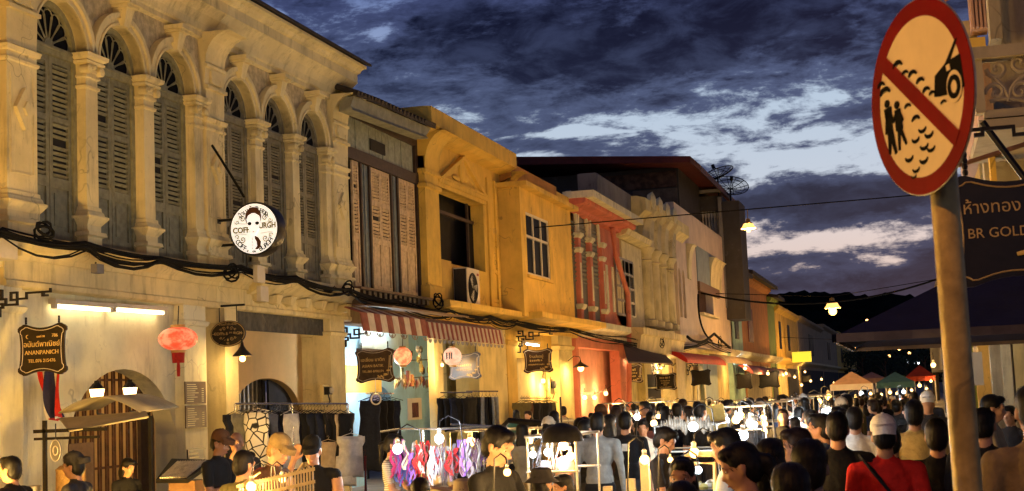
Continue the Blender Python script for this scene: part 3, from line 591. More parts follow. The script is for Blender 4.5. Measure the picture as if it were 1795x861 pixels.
for yy in (fy(1068, 500), fy(1078, 500)):
    a = MB(); a.box(W-.13, W-.08, yy, yy+.3, 4.9, 6.6); a.build('wall_panel', WHITE, h6)
b = MB(); b.mould(Y6a-.15, Y6b+.1, [(W-.1, 7.95), (W+.1, 8.0), (W+.15, 8.1), (W+.5, 8.16), (W+.55, 8.2), (W+.55, 8.32)], W-.5); b.build('cornice', plaster('coral_soffit', (.62, .17, .11)), h6)
b = MB(); b.box(W-.2, W+.85, Y6a-.2, Y6b+.1, 8.322, 8.55); b.build('parapet', WHITE, h6)
b = MB(); b.mould(Y6a-.1, fy(1088, 575), [(W, 3.95), (W+.1, 3.97), (W+.3, 4.05), (W+.4, 4.12), (W+.4, 4.32), (W, 4.36)], W-.4); b.build('ledge', WHITE, h6)
for i in range(16): b = MB(); b.box(W+.0, W+.2, Y6a+.2+i*.48, Y6a+.4+i*.48, 3.8, 3.94); b.build('dentil', WHITE, h6)
b = MB(); b.ext(rect(Y6a, Y6b, .1, 3.95), 'x', W-.4, W-.02, holes=[rect(Y6a+.35, fy(1088, 650), .13, 3.45)]); b.build('lower_wall', PINK, h6)
b = MB(); b.box(W-.75, W-.6, Y6a, Y6b, .1, 3.7); b.build('porch_wall', PINKW, h6)
b = MB(); p = [(fy(1066, 400), fz(1066, 400)), (fy(1073, 450), fz(1073, 450)), (fy(1082, 480), fz(1082, 480)), (fy(1093, 515), fz(1093, 515)), (fy(1095, 560), fz(1095, 560)), (fy(1096, 740), fz(1096, 740))]
b.tube([(W+.16, a, z) for a, z in p], .10, 8); b.build('downpipe', PINK, h6, smooth=True)
# ------------------------------------------------------------------ house 7: cream, grid window and slender columns
Y7a, Y7b = Y6b+.05, fy(1187, 480)
h7 = thing('shophouse', (W, Y7a, 0), 'cream house with gridded window and row of slender columns', 'house')
z7 = 8.5
b = MB(); a0, a1 = fy(1085, 540), fy(1115, 540); g0, g1 = fz(1100, 553), fz(1100, 457)
b.ext(rect(Y7a, fy(1128, 480), 4.0, fz(1110, 430)), 'x', W-.4, W-.05, holes=[rect(a0, a1, g0, g1)]); b.build('upper_wall', CREAM2, h7)
b = MB(); e = .09
for i in range(5): q = a0+(a1-a0)*i/4; b.box(W-.09, W-.03, q-e/2, q+e/2, g0, g1)
for i in range(5): q = g0+(g1-g0)*i/4; b.box(W-.089, W-.031, a0, a1, q-e/2, q+e/2)
wg = b.build('window', mat('grey_window_bars', (.24, .22, .18), .5, .1, 5), h7)
for i in range(4):
    for j in range(4): p_ = MB(); p_.box(W-.085, W-.075, a0+(a1-a0)*i/4+.05, a0+(a1-a0)*(i+1)/4-.05, g0+(g1-g0)*j/4+.05, g0+(g1-g0)*(j+1)/4-.05); p_.build('pane', GLASS, wg)
b = MB(); b.mould(fy(1083, 400, W), fy(1128, 430, W), [(W-.05, fz(1105, 425)), (W+.3, fz(1105, 425)+.1), (W+.4, fz(1105, 425)+.3)], W-.4); b.build('cornice', CREAM2, h7)
ys_ = [fy(p_, 510) for p_ in (1134, 1147, 1160, 1173)]
b = MB(); b.box(W-.5, W-.25, fy(1126, 500), Y7b, 4.0, 9.6); b.build('column_wall', CREAM, h7)
for yy in ys_:
    b = MB(); z0, z1 = fz(1150, 575), fz(1150, 448); b.lathe((W-.02, yy, 0), [(.42, z0), (.42, z0+.25), (.30, z0+.3), (.28, z1-.5), (.36, z1-.45), (.28, z1-.4), (.30, z1-.2), (.45, z1), (.45, z1+.1)], 10); b.build('column', CREAM2, h7, smooth=True)
    b = MB(); b.tube([(W-.02, yy, z1+.1), (W+.0, yy+.1, z1+.7), (W+.12, yy+.4, z1+1.3), (W+.3, yy+.5, z1+1.7)], [.42, .40, .30, .42], 8); b.lathe((W+.3, yy+.3, z1+2.1), [(.3, -.1), (.4, .1), (.2, .2)], 8, 'x'); b.build('console', CREAM2, h7, smooth=True)
b = MB(); zt = fz(1160, 376); b.mould(fy(1118, 380, W), fy(1195, 400, W), [(W-.2, zt-1.0), (W+.2, zt-.6), (W+.35, zt-.5), (W+.35, zt), (W, zt+.1)], W-.5); b.build('parapet', PALEY, h7)
b = MB(); b.mould(fy(1060, 340, W), fy(1120, 360, W), [(W-.6, 8.6), (W-.3, 8.6), (W-.25, 10.0), (W-.3, 10.05)], W-1); b.build('upper_parapet', GREY, h7)
b = MB(); b.mould(fy(1098, 580), fy(1128, 580), [(W-.05, 3.6), (W+.1, 3.7), (W+.15, 4.3), (W, 4.4)], W-.4); b.build('plain_ledge', CREAM, h7)
b = MB(); zl = fz(1160, 580, W+.7); b.mould(fy(1128, 580, W+.7), fy(1203, 590, W+.7), [(W, zl-1.1), (W+.5, zl-.9), (W+.6, zl-.3), (W+.7, zl-.25), (W+.7, zl), (W, zl+.05)], W-.4); b.build('balcony_front', plaster('yellowed_cream', (.68, .56, .30)), h7)
b = MB(); b.box(W-.8, W-.3, Y7a, Y7b, .1, 3.9); b.build('lower_wall', PALEY, h7)
for p0, p1 in ((1130, 1134), (1172, 1182), (1186, 1200)):
    b = MB(); b.box(W-.5, W+.0, fy(p0, 650), fy(p1, 650), .1, 3.7); b.build('pillar', PALEY if p0 < 1180 else CREAM, h7)
b = MB(); a, c = fy(1146, 680), fy(1168, 680); b.box(W-.29, W-.25, a, c, .1, 2.6); shf = b.build('shop_window', VOID, h7)
for z in (1.0, 1.5, 2.0): b = MB(); b.box(W-.27, W-.1, a, c, z, z+.06); b.build('shelf', WHITE, shf)
# ------------------------------------------------------------------ house 8: cream with twin slits and a blue grey recess
Y8a, Y8b = Y7b+.05, fy(1280, 520)
h8 = thing('shophouse', (W, Y8a, 0), 'cream house with two narrow arches and pale blue panel above an open window', 'house')
s0, s1, s2, s3 = fy(1188, 500), fy(1192, 500), fy(1196, 500), fy(1200, 500); zz0, zz1 = fz(1195, 556), fz(1195, 485)
o0, o1, oz0, oz1 = fy(1224, 530), fy(1250, 530), fz(1238, 552), fz(1238, 500)
b = MB(); b.ext(rect(Y8a, Y8b, 4.0, 10.9), 'x', W-.4, W, holes=[opening(Y8a+.25, Y8a+1.0, zz0, zz1), opening(Y8a+1.5, Y8a+2.25, zz0, zz1), rect(o0, o1, oz0, oz1)]); b.build('upper_wall', mat('shell_pink_plaster', (.62, .50, .38), .85, .1, 1, .25), h8)
b = MB(); b.box(W-.43, W-.40, Y8a+.1, Y8b-.1, 4.1, 9); b.build('room', mat('dim_maroon_room', (.035, .014, .012), .9, .3, 2), h8)
b = MB(); zq0, zq1 = fz(1240, 500, W+.05), fz(1240, 442, W+.05); b.box(W, W+.05, fy(1222, 460, W+.05), fy(1256, 460, W+.05), zq0, zq1); b.build('blue_panel', mat('pale_blue_grey_panel', (.22, .27, .28), .7, .12, 2, .2), h8)
b = MB(); b.box(W, W+.13, fy(1222, 460, W+.05), fy(1256, 460, W+.05), zq0-.5, zq0-.01); b.build('window_hood', BRWOOD, h8)
for a, c in ((fy(1203, 450), fy(1222, 450, W+.4)), (fy(1258, 470, W+.5), fy(1276, 470, W+.5))):
    b = MB(); pts = [(W-.1, zq0-.1), (W+.08, zq0-.1)]+[(W+.08+.35*(1-math.cos(t)), zq0+.1+1.5*math.sin(t)) for t in np.linspace(0, PI/2, 7)]+[(W-.1, zq0+1.7)]; b.ext(pts, 'y', a, c); b.build('corbel', CREAM2, h8)
b = MB(); b.box(W, W+.3, o0-.2, o1+.2, oz0-.12, oz0); b.build('sill', CREAM2, h8)
b = MB(); b.box(W-.8, W-.3, Y8a, Y8b, .1, 4.0); b.build('lower_wall', PALEY, h8)
b = MB(); b.box(W-.29, W-.1, fy(1238, 680), fy(1262, 680), .1, 3.7); b.build('blue_shopfront', mat('pale_blue_wall', (.42, .52, .52), .8, .1, 1, .2), h8)
b = MB(); a, c = fy(1225, 690), fy(1240, 690); b.ext(opening(a, c, .1, 1.5, 12), 'x', W-.09, W-.05, holes=[opening(a+.5, c-.5, .2, 1.5, 12)]); b.build('white_arch', WHITE, h8)
# ------------------------------------------------------------------ far row
def far_house(p0, p1, py, top, m, label, winm=None, winx=None, ledge_m=None, lower=None, roof=None):
    a, c = fy(p0, py), fy(p1, py); h = thing('shophouse', (W, a, 0), label, 'house'); zt = fz((p0+p1)/2, top)
    b = MB(); b.box(W-6, W, a+.05, c-.05, 0, zt); b.build('wall', m, h)
    b = MB(); b.mould(a, c, [(W, zt-.3), (W+.35, zt), (W+.4, zt+.25)], W-6); b.build('cornice', m, h)
    if winx: 
        for u, v in winx: b = MB(); b.box(W-.02, W+.05, fy(u, py), fy(v, py), 4.9, 7.2); b.build('window', winm or GLASS, h)
    b = MB(); b.mould(a, c, [(W, 3.6), (W+.5, 3.9), (W+.5, 4.1), (W, 4.2)], W-.1); b.build('ledge', ledge_m or m, h)
    b = MB(); b.box(W+.001, W+.04, a+1.0, c-1.0, .1, 3.3); b.build('shopfront', lower or VOID, h)
    if roof: b = MB(); b.hexa([(W+.9, a, zt+.1), (W+.9, c, zt+.1), (W-6, c, zt+1.2), (W-6, a, zt+1.2), (W+.9, a, zt+.35), (W+.9, c, zt+.35), (W-6, c, zt+1.6), (W-6, a, zt+1.6)]); b.build('roof', roof, h)
    return h
far_house(1280, 1300, 560, 490, MINT, 'narrow mint green house beyond the cream house with twin slits', GLASS, [(1287, 1293)], WHITE, MINT, TILE)
far_house(1300, 1346, 560, 500, ORAN, 'orange house with tall dark red shutter behind the mint house', mat('dark_red_shutter', (.14, .01, .01), .6, .2, 3), [(1310, 1318)], CREAM, CREAM, TILE)
far_house(1346, 1358, 560, 530, mat('green_house_plaster', (.20, .28, .06), .8, .15, 1, .2), 'small green house past the orange one', GLASS, None, CREAM, VOID, TILE)
far_house(1358, 1374, 560, 545, YEL, 'yellow gabled house with narrow window past the green house', GLASS, [(1364, 1367)], YEL, PALEY)
far_house(1374, 1396, 580, 555, YEL2, 'ochre yellow house at the bend of the row', GLASS, [(1380, 1383)], YEL, VOID)
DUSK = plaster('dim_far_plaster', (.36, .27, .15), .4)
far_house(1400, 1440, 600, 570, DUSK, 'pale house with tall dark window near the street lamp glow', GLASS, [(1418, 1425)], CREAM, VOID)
far_house(1466, 1484, 606, 590, YEL2, 'dim ochre house beyond the last pale house', GLASS, [(1473, 1476)], YEL, VOID)
far_house(1484, 1500, 612, 600, YEL2, 'farthest cream house of the left row', GLASS, [(1490, 1492)], CREAM, VOID)
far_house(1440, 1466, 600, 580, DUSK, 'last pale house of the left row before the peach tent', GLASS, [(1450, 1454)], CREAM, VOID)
# ================================================================== rear building, terrace, dishes
def pbox(b, p0, p1, q0, q1, Y, d):        # box facing the viewer at distance Y, measured on the photograph, d deep
    x0, z1 = onY((p0+p1)/2, q0, Y); _, z0 = onY((p0+p1)/2, q1, Y); xa = onY(p0, (q0+q1)/2, Y)[0]; xb = onY(p1, (q0+q1)/2, Y)[0]
    b.box(xa, xb, Y, Y+d, z0, z1); return xa, xb, z0, z1
hb = thing('apartment_block', (-16, 78, 0), 'dark unlit block with red edged roof rising behind the row', 'building')
xl, zt_ = onY(900, 276, 78); xr, zt2 = onY(1188, 292, 78)
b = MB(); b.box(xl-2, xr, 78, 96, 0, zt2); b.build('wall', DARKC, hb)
b = MB(); pbox(b, 1045, 1186, 305, 332, 77.9, .09); b.build('brick_band', mat('dim_brick', (.085, .05, .035), .9, .5, 3, .4), hb)
b = MB(); pbox(b, 1110, 1188, 332, 372, 77.85, .1); b.build('render_band', mat('stained_render', (.13, .10, .07), .9, .3, 1.5, .6), hb)
xe0, ze0 = onY(905, 268, 76.5); xe1, ze1 = onY(1212, 276, 76.5); xe2, ze2 = onY(1233, 302, 77.5)
b = MB(); b.hexa([(xl-3, 76, ze0-.5), (xe1, 76, ze1-.35), (xe1, 97, ze1-.35), (xl-3, 97, ze0-.5), (xl-3, 76, ze0), (xe1, 76, ze1), (xe1, 97, ze1), (xl-3, 97, ze0)]); b.build('roof', mat('dark_red_roof_edge', (.12, .022, .016), .7, .2, 3, .3), hb)
b = MB(); b.hexa([(xe1, 76, ze1-.38), (xe2, 76.4, ze2-.1), (xe2, 97, ze2-.1), (xe1, 97, ze1-.38), (xe1, 76, ze1), (xe2, 76.4, ze2+.25), (xe2, 97, ze2+.25), (xe1, 97, ze1)]); b.build('eave', mat('rust_roof_edge', (.16, .07, .045), .7, .2, 3, .3), hb)
tr = thing('roof_terrace', (-12.5, 86, 0), 'black roof terrace with pale balusters under the satellite dishes', 'terrace')
b = MB(); pbox(b, 1200, 1266, 345, 371, 86, 3); b.build('slab', DARKC, tr)
b = MB(); pbox(b, 1200, 1266, 414, 520, 86.6, 3); b.build('wall', DARKC, tr)
for i in range(9):
    p = 1221+i*5.2; x, z1 = onY(p, 371, 86.3); z0 = onY(p, 420, 86.3)[1]; h = z1-z0
    b = MB(); b.lathe((x, 86.3, z0), [(.07, 0), (.07, h*.05), (.04, h*.1), (.10, h*.3), (.05, h*.6), (.035, h*.75), (.06, h*.8), (.075, h*.9), (.075, h)], 8); b.build('baluster', plaster('weathered_white', (.5, .46, .4), .4), tr, smooth=True)
b = MB(); pbox(b, 1263, 1269, 345, 540, 85.8, .3); b.build('pale_post', GREY, tr)
b = MB(); pbox(b, 1269, 1301, 352, 560, 86, 3.2); b.build('end_pier', DARKC, tr)
b = MB(); pbox(b, 1226, 1264, 332, 337, 85.9, .5); b.build('rail', GREY, tr)
def dish(px, py, Y, r, elev, azim, label, py_base):
    x, z = onY(px, py, Y); t = thing('satellite_dish', (x, Y, z), label, 'satellite dish', 'mesh satellite dishes on the terrace roof')
    Rm = (Matrix.Rotation(R(azim), 4, 'Z') @ Matrix.Rotation(R(90-elev), 4, 'X')).to_3x3()   # dish axis from +z
    def T(v): q = Rm @ Vector(v); return (x+q.x, Y+q.y, z+q.z)
    dp = lambda q: .22*r*(q/r)**2
    b = MB(); n = 20; b.tube([T((r*math.cos(2*PI*i/n), r*math.sin(2*PI*i/n), dp(r))) for i in range(n+1)], .03, 4); b.build('rim', BLACK, t)
    for i in range(12):
        a = 2*PI*i/12; b = MB(); b.tube([T((q*math.cos(a), q*math.sin(a), dp(q))) for q in np.linspace(.05, r, 6)], .022, 4); b.build('rib', BLACK, t)
    b = MB()
    for q in (.35, .6, .8): b.tube([T((r*q*math.cos(2*PI*i/n), r*q*math.sin(2*PI*i/n), dp(r*q))) for i in range(n+1)], .014, 4)
    b.build('hoop', BLACK, t)
    mm = bpy.data.materials.get('dish_mesh')
    if not mm:
        mm = mat('dish_mesh', (.02, .02, .024), .6, .1, 3, 0, 0); mm.node_tree.nodes['Principled BSDF'].inputs['Alpha'].default_value = .35
    b = MB(); vs = [T((0, 0, 0))]; fs = []
    for q in (.5, 1.): vs += [T((r*q*math.cos(2*PI*i/n), r*q*math.sin(2*PI*i/n), dp(r*q))) for i in range(n)]
    for i in range(n): j = (i+1) % n; fs += [(0, 1+i, 1+j), (1+i, 1+n+i, 1+n+j, 1+j)]
    b.add(vs, fs); b.build('mesh_bowl', mm, t)
    b = MB()
    for a in (.5, 2.6, 4.7): b.tube([T((r*.9*math.cos(a), r*.9*math.sin(a), dp(r*.9))), T((0, 0, r*.62))], .02, 4)
    b.tube([T((0, 0, 0)), T((0, 0, r*.6))], .02, 4); b.build('feed_strut', BLACK, t)
    b = MB(); b.tube([T((0, 0, r*.56)), T((0, 0, r*.78))], .11, 8); b.build('feed_horn', BLACK, t)
    b = MB(); zb = onY(px, py_base, Y)[1]; b.tube([(x, Y, zb), (x, Y, z)], .06, 6); b.build('mast', BLACK, t)
dish(1258, 311, 88, 1.12, 70, 255, 'upper tilted mesh dish seen from its side', 348)
dish(1280, 331, 89, 1.12, 50, 20, 'lower round mesh dish facing the street beside the black pier', 352)
# ================================================================== lamps
def bulb(name_mat, c, r, parent, n=1):
    b = MB(); b.ell(c, r, 8, 5); return b.build('bulb', name_mat, parent, smooth='all')
def hanging_lamp(x, y, z, label, st=17000.):
    k = 1.1 if st > 40000 else .5
    t = thing('hanging_street_lamp', (x, y, z), label, 'street lamp', 'bell lamps hung over the street')
    b = MB(); b.tube([(x, y, z), (x, y, z-.25)], .012, 6); b.lathe((x, y, z-.42), [(.10*k, .30*k+.02), (.13*k, .24*k), (.13*k, .18*k), (.24*k, .10*k), (.26*k, .06*k)], 12); b.build('lamp_cap', mat('brass_lamp_cap', (.35, .2, .05), .4, .2, 10, 0, 0, metal=.6), t, smooth=True)
    b = MB(); b.lathe((x, y, z-.42), [(.25*k, .058*k), (.32*k, -.08*k), (.40*k, -.18*k), (.41*k, -.20*k)], 14, cap=False); b.build('lamp_shade', emit('lit_glass_shade', (1, .50, .12), 2.2, (.8, .5, .2)), t, smooth=True)
    glow((x, y, z-.565 if k < 1 else z-.82), .06 if k < 1 else .22, t, (1, .42, .07) if 10000 < st < 11000 else (1, .50, .11), st*.1414, 9.)
    return t
def cross_wire(p0, Y0, X0, p1, Y1, X1, label, sag=.25, r=.018):
    z0 = onX(p0[0], p0[1], X0)[1] if Y0 is None else onY(p0[0], p0[1], Y0)[1]; z1 = onY(p1[0], p1[1], Y1)[1]
    a = Vector((X0, Y0, z0)); c = Vector((X1, Y1, z1)); pts = [a.lerp(c, t)-Vector((0, 0, sag*4*t*(1-t))) for t in np.linspace(0, 1, 20)]
    b = MB(); b.tube(pts, r, 5); o = b.build('cable', RUBBER, None, smooth='all'); return tag(o, label, 'cable'), pts
Yl = 38.6
xa = W+.2; xb_ = onY(1640, 340, Yl)[0]
o, pts = cross_wire((870, 405), Yl, onY(868, 405, Yl)[0], (1700, 334), Yl, onY(1700, 334, Yl)[0], 'thin cable strung across the street carrying the bell lamp', 0.0, .016)
xlm, zlm = onY(1311, 385, Yl)
zc = np.interp(xlm, [p.x for p in pts], [p.z for p in pts])
hanging_lamp(xlm, Yl, zc, 'glowing bell lamp hung from the cable beside the black pier')
hanging_lamp(xlm, 80.5, onY(1460, 520, 80.5)[1], 'glowing bell lamp hanging before the dark hills', 40001.)
b = MB(); b.tube([(W, 80.5, onY(1460, 518, 80.5)[1]+.5), (xlm, 80.5, onY(1460, 520, 80.5)[1]), (2, 80.5, onY(1460, 518, 80.5)[1]+.6)], .02, 5); tag(b.build('cable', RUBBER), 'cable carrying the lamp that glows before the hills', 'cable')
hanging_lamp(-4.4, 122, 5.3, 'added bell lamp over the street, unseen behind the canopy edge', 39000.)  # added out of sight to warm the far houses
b = MB(); b.tube([(W, 122, 5.9), (-4.4, 122, 5.3), (2, 122, 5.9)], .02, 5); tag(b.build('cable', RUBBER), 'cable carrying the added lamp behind the canopy edge', 'cable')
hanging_lamp(-2.2, .6, 6.1, 'bell lamp hanging over the street behind the viewer', 10500.)
b = MB(); b.tube([(W, .6, 6.7), (-2.2, .6, 6.1), (2.5, .6, 6.5)], .02, 5); tag(b.build('cable', RUBBER), 'cable carrying the bell lamp behind the viewer', 'cable')
cross_wire((1222, 514), 74, -10.3, (1650, 487), 74, onY(1650, 487, 74)[0], 'heavy black cable crossing before the mint and orange houses', .9, .05)
# cable bundle along the ledges
lay = [(-60, 392), (0, 405), (150, 432), (280, 456), (420, 470), (520, 490), (610, 510), (700, 530), (790, 548), (860, 560), (905, 566), (1000, 578), (1090, 598), (1190, 610), (1240, 600), (1290, 615)]
for k in range(9):
    X = W+.34+.05*(k % 3); pts = []
    for i, (px, py) in enumerate(lay):
        y, z = onX(px, py+random.uniform(-4, 5)+(k-4)*1.2, X); pts.append(Vector((X+random.uniform(-.04, .05), y, z)))
    fin = []
    for i in range(len(pts)-1):
        sg = random.uniform(.02, .12)*(1 if k < 6 else 1.6)
        for t in np.linspace(0, 1, 6)[:-1]: fin.append(pts[i].lerp(pts[i+1], t)-Vector((0, 0, sg*4*t*(1-t))))
    b = MB(); b.tube(fin, [.014, .024, .011][k % 3], 5); o = b.build('cable', RUBBER, None, smooth='all')
    tag(o, 'black cable in the bundle running along the shophouse ledges', 'cable', 'cables bundled along the ledges')
def coil(px, py, X, r, n, label):
    y, z = onX(px, py, X); b = MB(); pts = []
    for i in range(n*12): a = 2*PI*i/12; rr = r*(.7+.3*math.sin(i*.37)); pts.append((X+.05*math.sin(i*.6), y+rr*math.cos(a), z+rr*.7*math.sin(a)))
    b.tube(pts, .017, 4); tag(b.build('cable_coil', RUBBER, None, smooth='all'), label, 'cable coil')
coil(77, 405, W+.42, .16, 4, 'tangled cable coil under the first olive shutter'); coil(405, 478, W+.42, .2, 3, 'cable loop under the round illuminated sign'); coil(768, 528, W+.5, .25, 4, 'thick cable tangle left of the air conditioner'); coil(1160, 600, W+.6, .35, 3, 'cable tangle below the slender columns'); coil(610, 505, W+.4, .2, 3, 'cable loop at the corner pillar above the batik sign'); coil(1262, 600, W+.5, .5, 3, 'looped cables hanging above the red awning')
def droop(p0, pm, p1, X, r, label):  # a slack cable
    a, m_, c = [Vector((X, *onX(p[0], p[1], X))) for p in (p0, pm, p1)]; b = MB(); b.tube([(1-t)**2*a+2*t*(1-t)*m_+t*t*c for t in np.linspace(0, 1, 12)], r, 5); tag(b.build('cable', RUBBER, None, smooth='all'), label, 'cable')
droop((1224, 516), (1222, 580), (1248, 598), W+.3, .05, 'cable dropping past the open window with the pale hood'); droop((1205, 590), (1225, 612), (1252, 585), W+.5, .07, 'slack cable below the pale hooded window'); droop((1252, 585), (1268, 600), (1280, 610), W+.5, .07, 'slack cable above the red awning'); droop((168, 460), (160, 480), (175, 478), W+.3, .012, 'short cable end hanging with a grey junction box')
droop((372, 255), (395, 290), (428, 345), W+.25, .022, 'chain stay running from the pilaster to the round sign')
for i_ in range(14):
    pa = random.choice([60, 160, 250, 420, 470, 560, 640, 700, 770, 830, 900, 960, 1040, 1110]); q0 = np.interp(pa, [p[0] for p in lay], [p[1] for p in lay])
    L_ = random.uniform(14, 40); droop((pa, q0), (pa+L_*.5, q0+random.uniform(10, 30)), (pa+L_, q0+.15*L_+random.uniform(-3, 4)), W+.4, .011, '')
    o = [x for x in S.objects if x.name.startswith('cable') and x.get('label') == ''][-1]; tag(o, 'thin slack wire looping below the cable bundle', 'cable', 'slack wires under the bundle')
b = MB(); y, z = onX(168, 470, W+.3); b.box(W+.27, W+.36, y-.07, y+.1, z-.07, z+.05); tag(b.build('junction_box', GREY), 'small grey box dangling on the wall above the fluorescent tube', 'junction box')
for (px, q0, q1, lb) in ((450, 466, 496, 'upper beige box under the round sign'), (456, 502, 529, 'lower beige box under the round sign')):
    X = W+.5; y, z0 = onX(px, q1, X); z1 = onX(px, q0, X)[1]; b = MB(); b.box(X, X+.08, y-.13, y+.16, z0, z1); tag(b.build('meter_box', PLAST, bevel=.01), lb, 'meter box')
b = MB(); X = W+.3; y, z0 = onX(15, 455, X); z1 = onX(15, 412, X)[1]; b.box(X-.25, X+.06, y-.28, y+.1, z0, z1); tag(b.build('meter_box', PLAST, bevel=.01), 'boxy meter at the left edge under the cables', 'meter box')
# ================================================================== lettering and signs
def text(s, parent, x, y, z, size, m, name='lettering', rot=(PI/2, 0, 0), align='CENTER', ex=.003, sx=1., bold=0.):
    c = bpy.data.curves.new(name, 'FONT'); c.body = s; c.size = size; c.align_x = align; c.align_y = 'CENTER'; c.extrude = ex; c.materials.append(m); c.resolution_u = 3; c.offset = bold
    o = link(name, c, parent, (x, y, z), rot); o.scale = (sx, 1, 1); return o
SIGNB = mat('black_lacquer_board', (.012, .009, .008), .3, .3, 12, 0, 0); SIGNBR = mat('dark_brown_sign_board', (.055, .028, .014), .4, .3, 14, .2, 0)
SILV = mat('silver_line', (.55, .5, .42), .4, .1, 10, 0, 0)
def plaque_pts(w_, h_, k=1.):
    q = []
    def arc(p0, pm, p1, n=6): return [((1-t)**2*p0[0]+2*t*(1-t)*pm[0]+t*t*p1[0], (1-t)**2*p0[1]+2*t*(1-t)*pm[1]+t*t*p1[1]) for t in np.linspace(0, 1, n)]
    right = arc((.47, -.33), (.42, 0), (.47, .33)); 
    cor = [(.5, .36), (.5, .42), (.46, .46), (.42, .475), (.39, .5), (.34, .5)]
    top = arc((.30, .485), (0, .36), (-.30, .485), 8)
    cor2 = [(-x, y) for x, y in reversed(cor)]; left = [(-x, y) for x, y in reversed(right)]
    up = right+cor+top+cor2+left; lowc = [(x, -y) for x, y in cor2[::-1]]
    dn = [(-.5, -.36), (-.5, -.42), (-.46, -.46), (-.42, -.475), (-.39, -.5), (-.34, -.5)]+arc((-.30, -.485), (0, -.36), (.30, -.485), 8)+[(.34, -.5), (.39, -.5), (.42, -.475), (.46, -.46), (.5, -.42), (.5, -.36)]
    return [(x*w_*k, y*h_*k) for x, y in up+dn]
MEAND = [[(670, 120), (670, 140), (440, 140), (440, 185), (350, 185)], [(350, 230), (350, 130), (290, 130), (290, 190), (345, 190)], [(350, 230), (240, 230), (240, 180), (85, 180)], [(130, 180), (130, 250), (210, 250), (210, 220), (180, 220)], [(180, 250), (180, 320), (130, 320), (130, 290), (155, 290)], [(150, 325), (150, 410), (115, 410)], [(200, 180), (200, 105), (130, 105), (130, 140), (160, 140)], [(600, 140), (600, 170), (635, 170)]]
def bracket(t, x0, z0, sc, Y, m=BLACK, flip=1):
    b = MB(); k = 0
    for ln in MEAND:
        for (a, c), (d, e) in zip(ln[:-1], ln[1:]):
            X0, X1 = sorted((x0+flip*a*sc, x0+flip*d*sc)); Z0, Z1 = sorted((z0-c*sc, z0-e*sc)); th = 9*sc; k += 1
            b.box(X0-th, X1+th, Y-.012-.0004*k, Y+.012+.0004*k, Z0-th, Z1+th)
    return b.build('bracket', m, t)
def hang_sign(p0, p1, q0, q1, Y, lines, label, board=SIGNB, br=None, border=SILV, flower=False, gold=GOLD, group=None, flip=1):
    pm, qm = (p0+p1)/2, (q0+q1)/2; xc, zc = onY(pm, qm, Y); sc = Y/FPX*1.02; w_, h_ = (p1-p0)*sc, (q1-q0)*sc
    t = thing('hanging_sign', (xc, Y, zc), label, 'sign', group)
    b = MB(); b.ext([(xc+x, zc+z) for x, z in plaque_pts(w_, h_)], 'y', Y, Y+.03); b.build('board', board, t)
    if border:
        b = MB(); pp = [(xc+x, Y-.003, zc+z) for x, z in plaque_pts(w_, h_, .88)]; b.tube(pp+[pp[0]], .0045*max(1, sc*120), 4, caps=False); b.build('border_line', border, t)
    for s_, rx, rz, rs in lines:
        if isinstance(s_, str): text(s_, t, xc+rx*w_, Y-.006, zc+rz*h_, rs*h_, gold, bold=.0)
        else:                                 # a line too small to read: only its worn strokes
            b = MB(); n_ = s_
            for i in range(n_): b.box(xc+rx*w_+(i-n_/2)*rs*h_*.62, xc+rx*w_+(i-n_/2)*rs*h_*.62+rs*h_*random.uniform(.25, .5), Y-.006, Y-.001, zc+rz*h_-rs*h_*random.uniform(.25, .4), zc+rz*h_+rs*h_*random.uniform(.15, .4))
            o = b.build('text_line', gold, t); o['kind'] = 'stuff'
    if flower:
        b = MB()
        for i in range(14): a = i/13; b.ell((xc+w_*(.42-.34*a), Y-.003, zc+h_*(-.05-.29*min(1, a*1.6)+.04*math.sin(i*2.1))), (w_*.022, .004, h_*.026), 6, 4)
        b.tube([(xc+w_*.38, Y-.003, zc+h_*.28), (xc+w_*.36, Y-.003, zc), (xc+w_*.33, Y-.003, zc-h_*.28), (xc+w_*.05, Y-.003, zc-h_*.36)], .006*max(1, sc*60), 4); b.build('flower_motif', gold, t)
    for s_ in (-1, 1):
        b = MB(); top = br[2] if br else 12; 
        for j in range(4): b.lathe((xc+s_*w_*.34, Y+.015, zc+h_*.5+top*sc*(j+.1)/4), [(.012, 0), (.016, top*sc/8), (.012, top*sc/4.2)], 6)
        b.build('chain', BLACK, t)
    if br: 
        x0, z0 = onY(br[0], br[1], Y); bracket(t, x0-85*flip*br[3], z0+120*br[3], br[3], Y+.015, flip=flip)
    return t
hang_sign(19, 128, 562, 663, 14.5, [('อนันต์พาณิชย์', 0, .10, .145), ('ANANPANICH', 0, -.06, .115), ('TEL.076 215476', 0, -.22, .092), ('786', .27, .26, .09), ('เลขที่ 98', -.02, .25, .055), ('☾', -.30, .25, .11)], 'black hanging sign reading ANANPANICH in front of the orange lantern', br=(-19, 514, 14, 14.5/FPX/4.17))
hang_sign(619, 695, 610, 672, 26.1, [('เอเชี่ยน บาติก', -.05, .17, .14), ('ASIAN BATIK', -.05, -.01, .115), ('TEL.081-8702274', -.05, -.17, .095)], 'dark brown sign reading ASIAN BATIK beside the red lantern', SIGNBR, (592, 578, 12, 26.1/FPX/6.28), SILV, True)
hang_sign(784, 845, 617, 666, 31.6, [(9, -.05, .02, .13), ('TEL.076-213595', -.03, -.14, .095)], 'black sign partly hidden by the lantern with a character on it', SIGNB, None, SILV, True)
hang_sign(916, 970, 611, 654, 38.3, [('ร้านฮ่งอยู่', -.05, .17, .16), (7, -.05, .02, .13), (14, -.05, -.15, .08)], 'brown sign with pale lettering under its black meander bracket', SIGNBR, (903, 583, 8, 38.3/FPX/8.0), SILV, True)
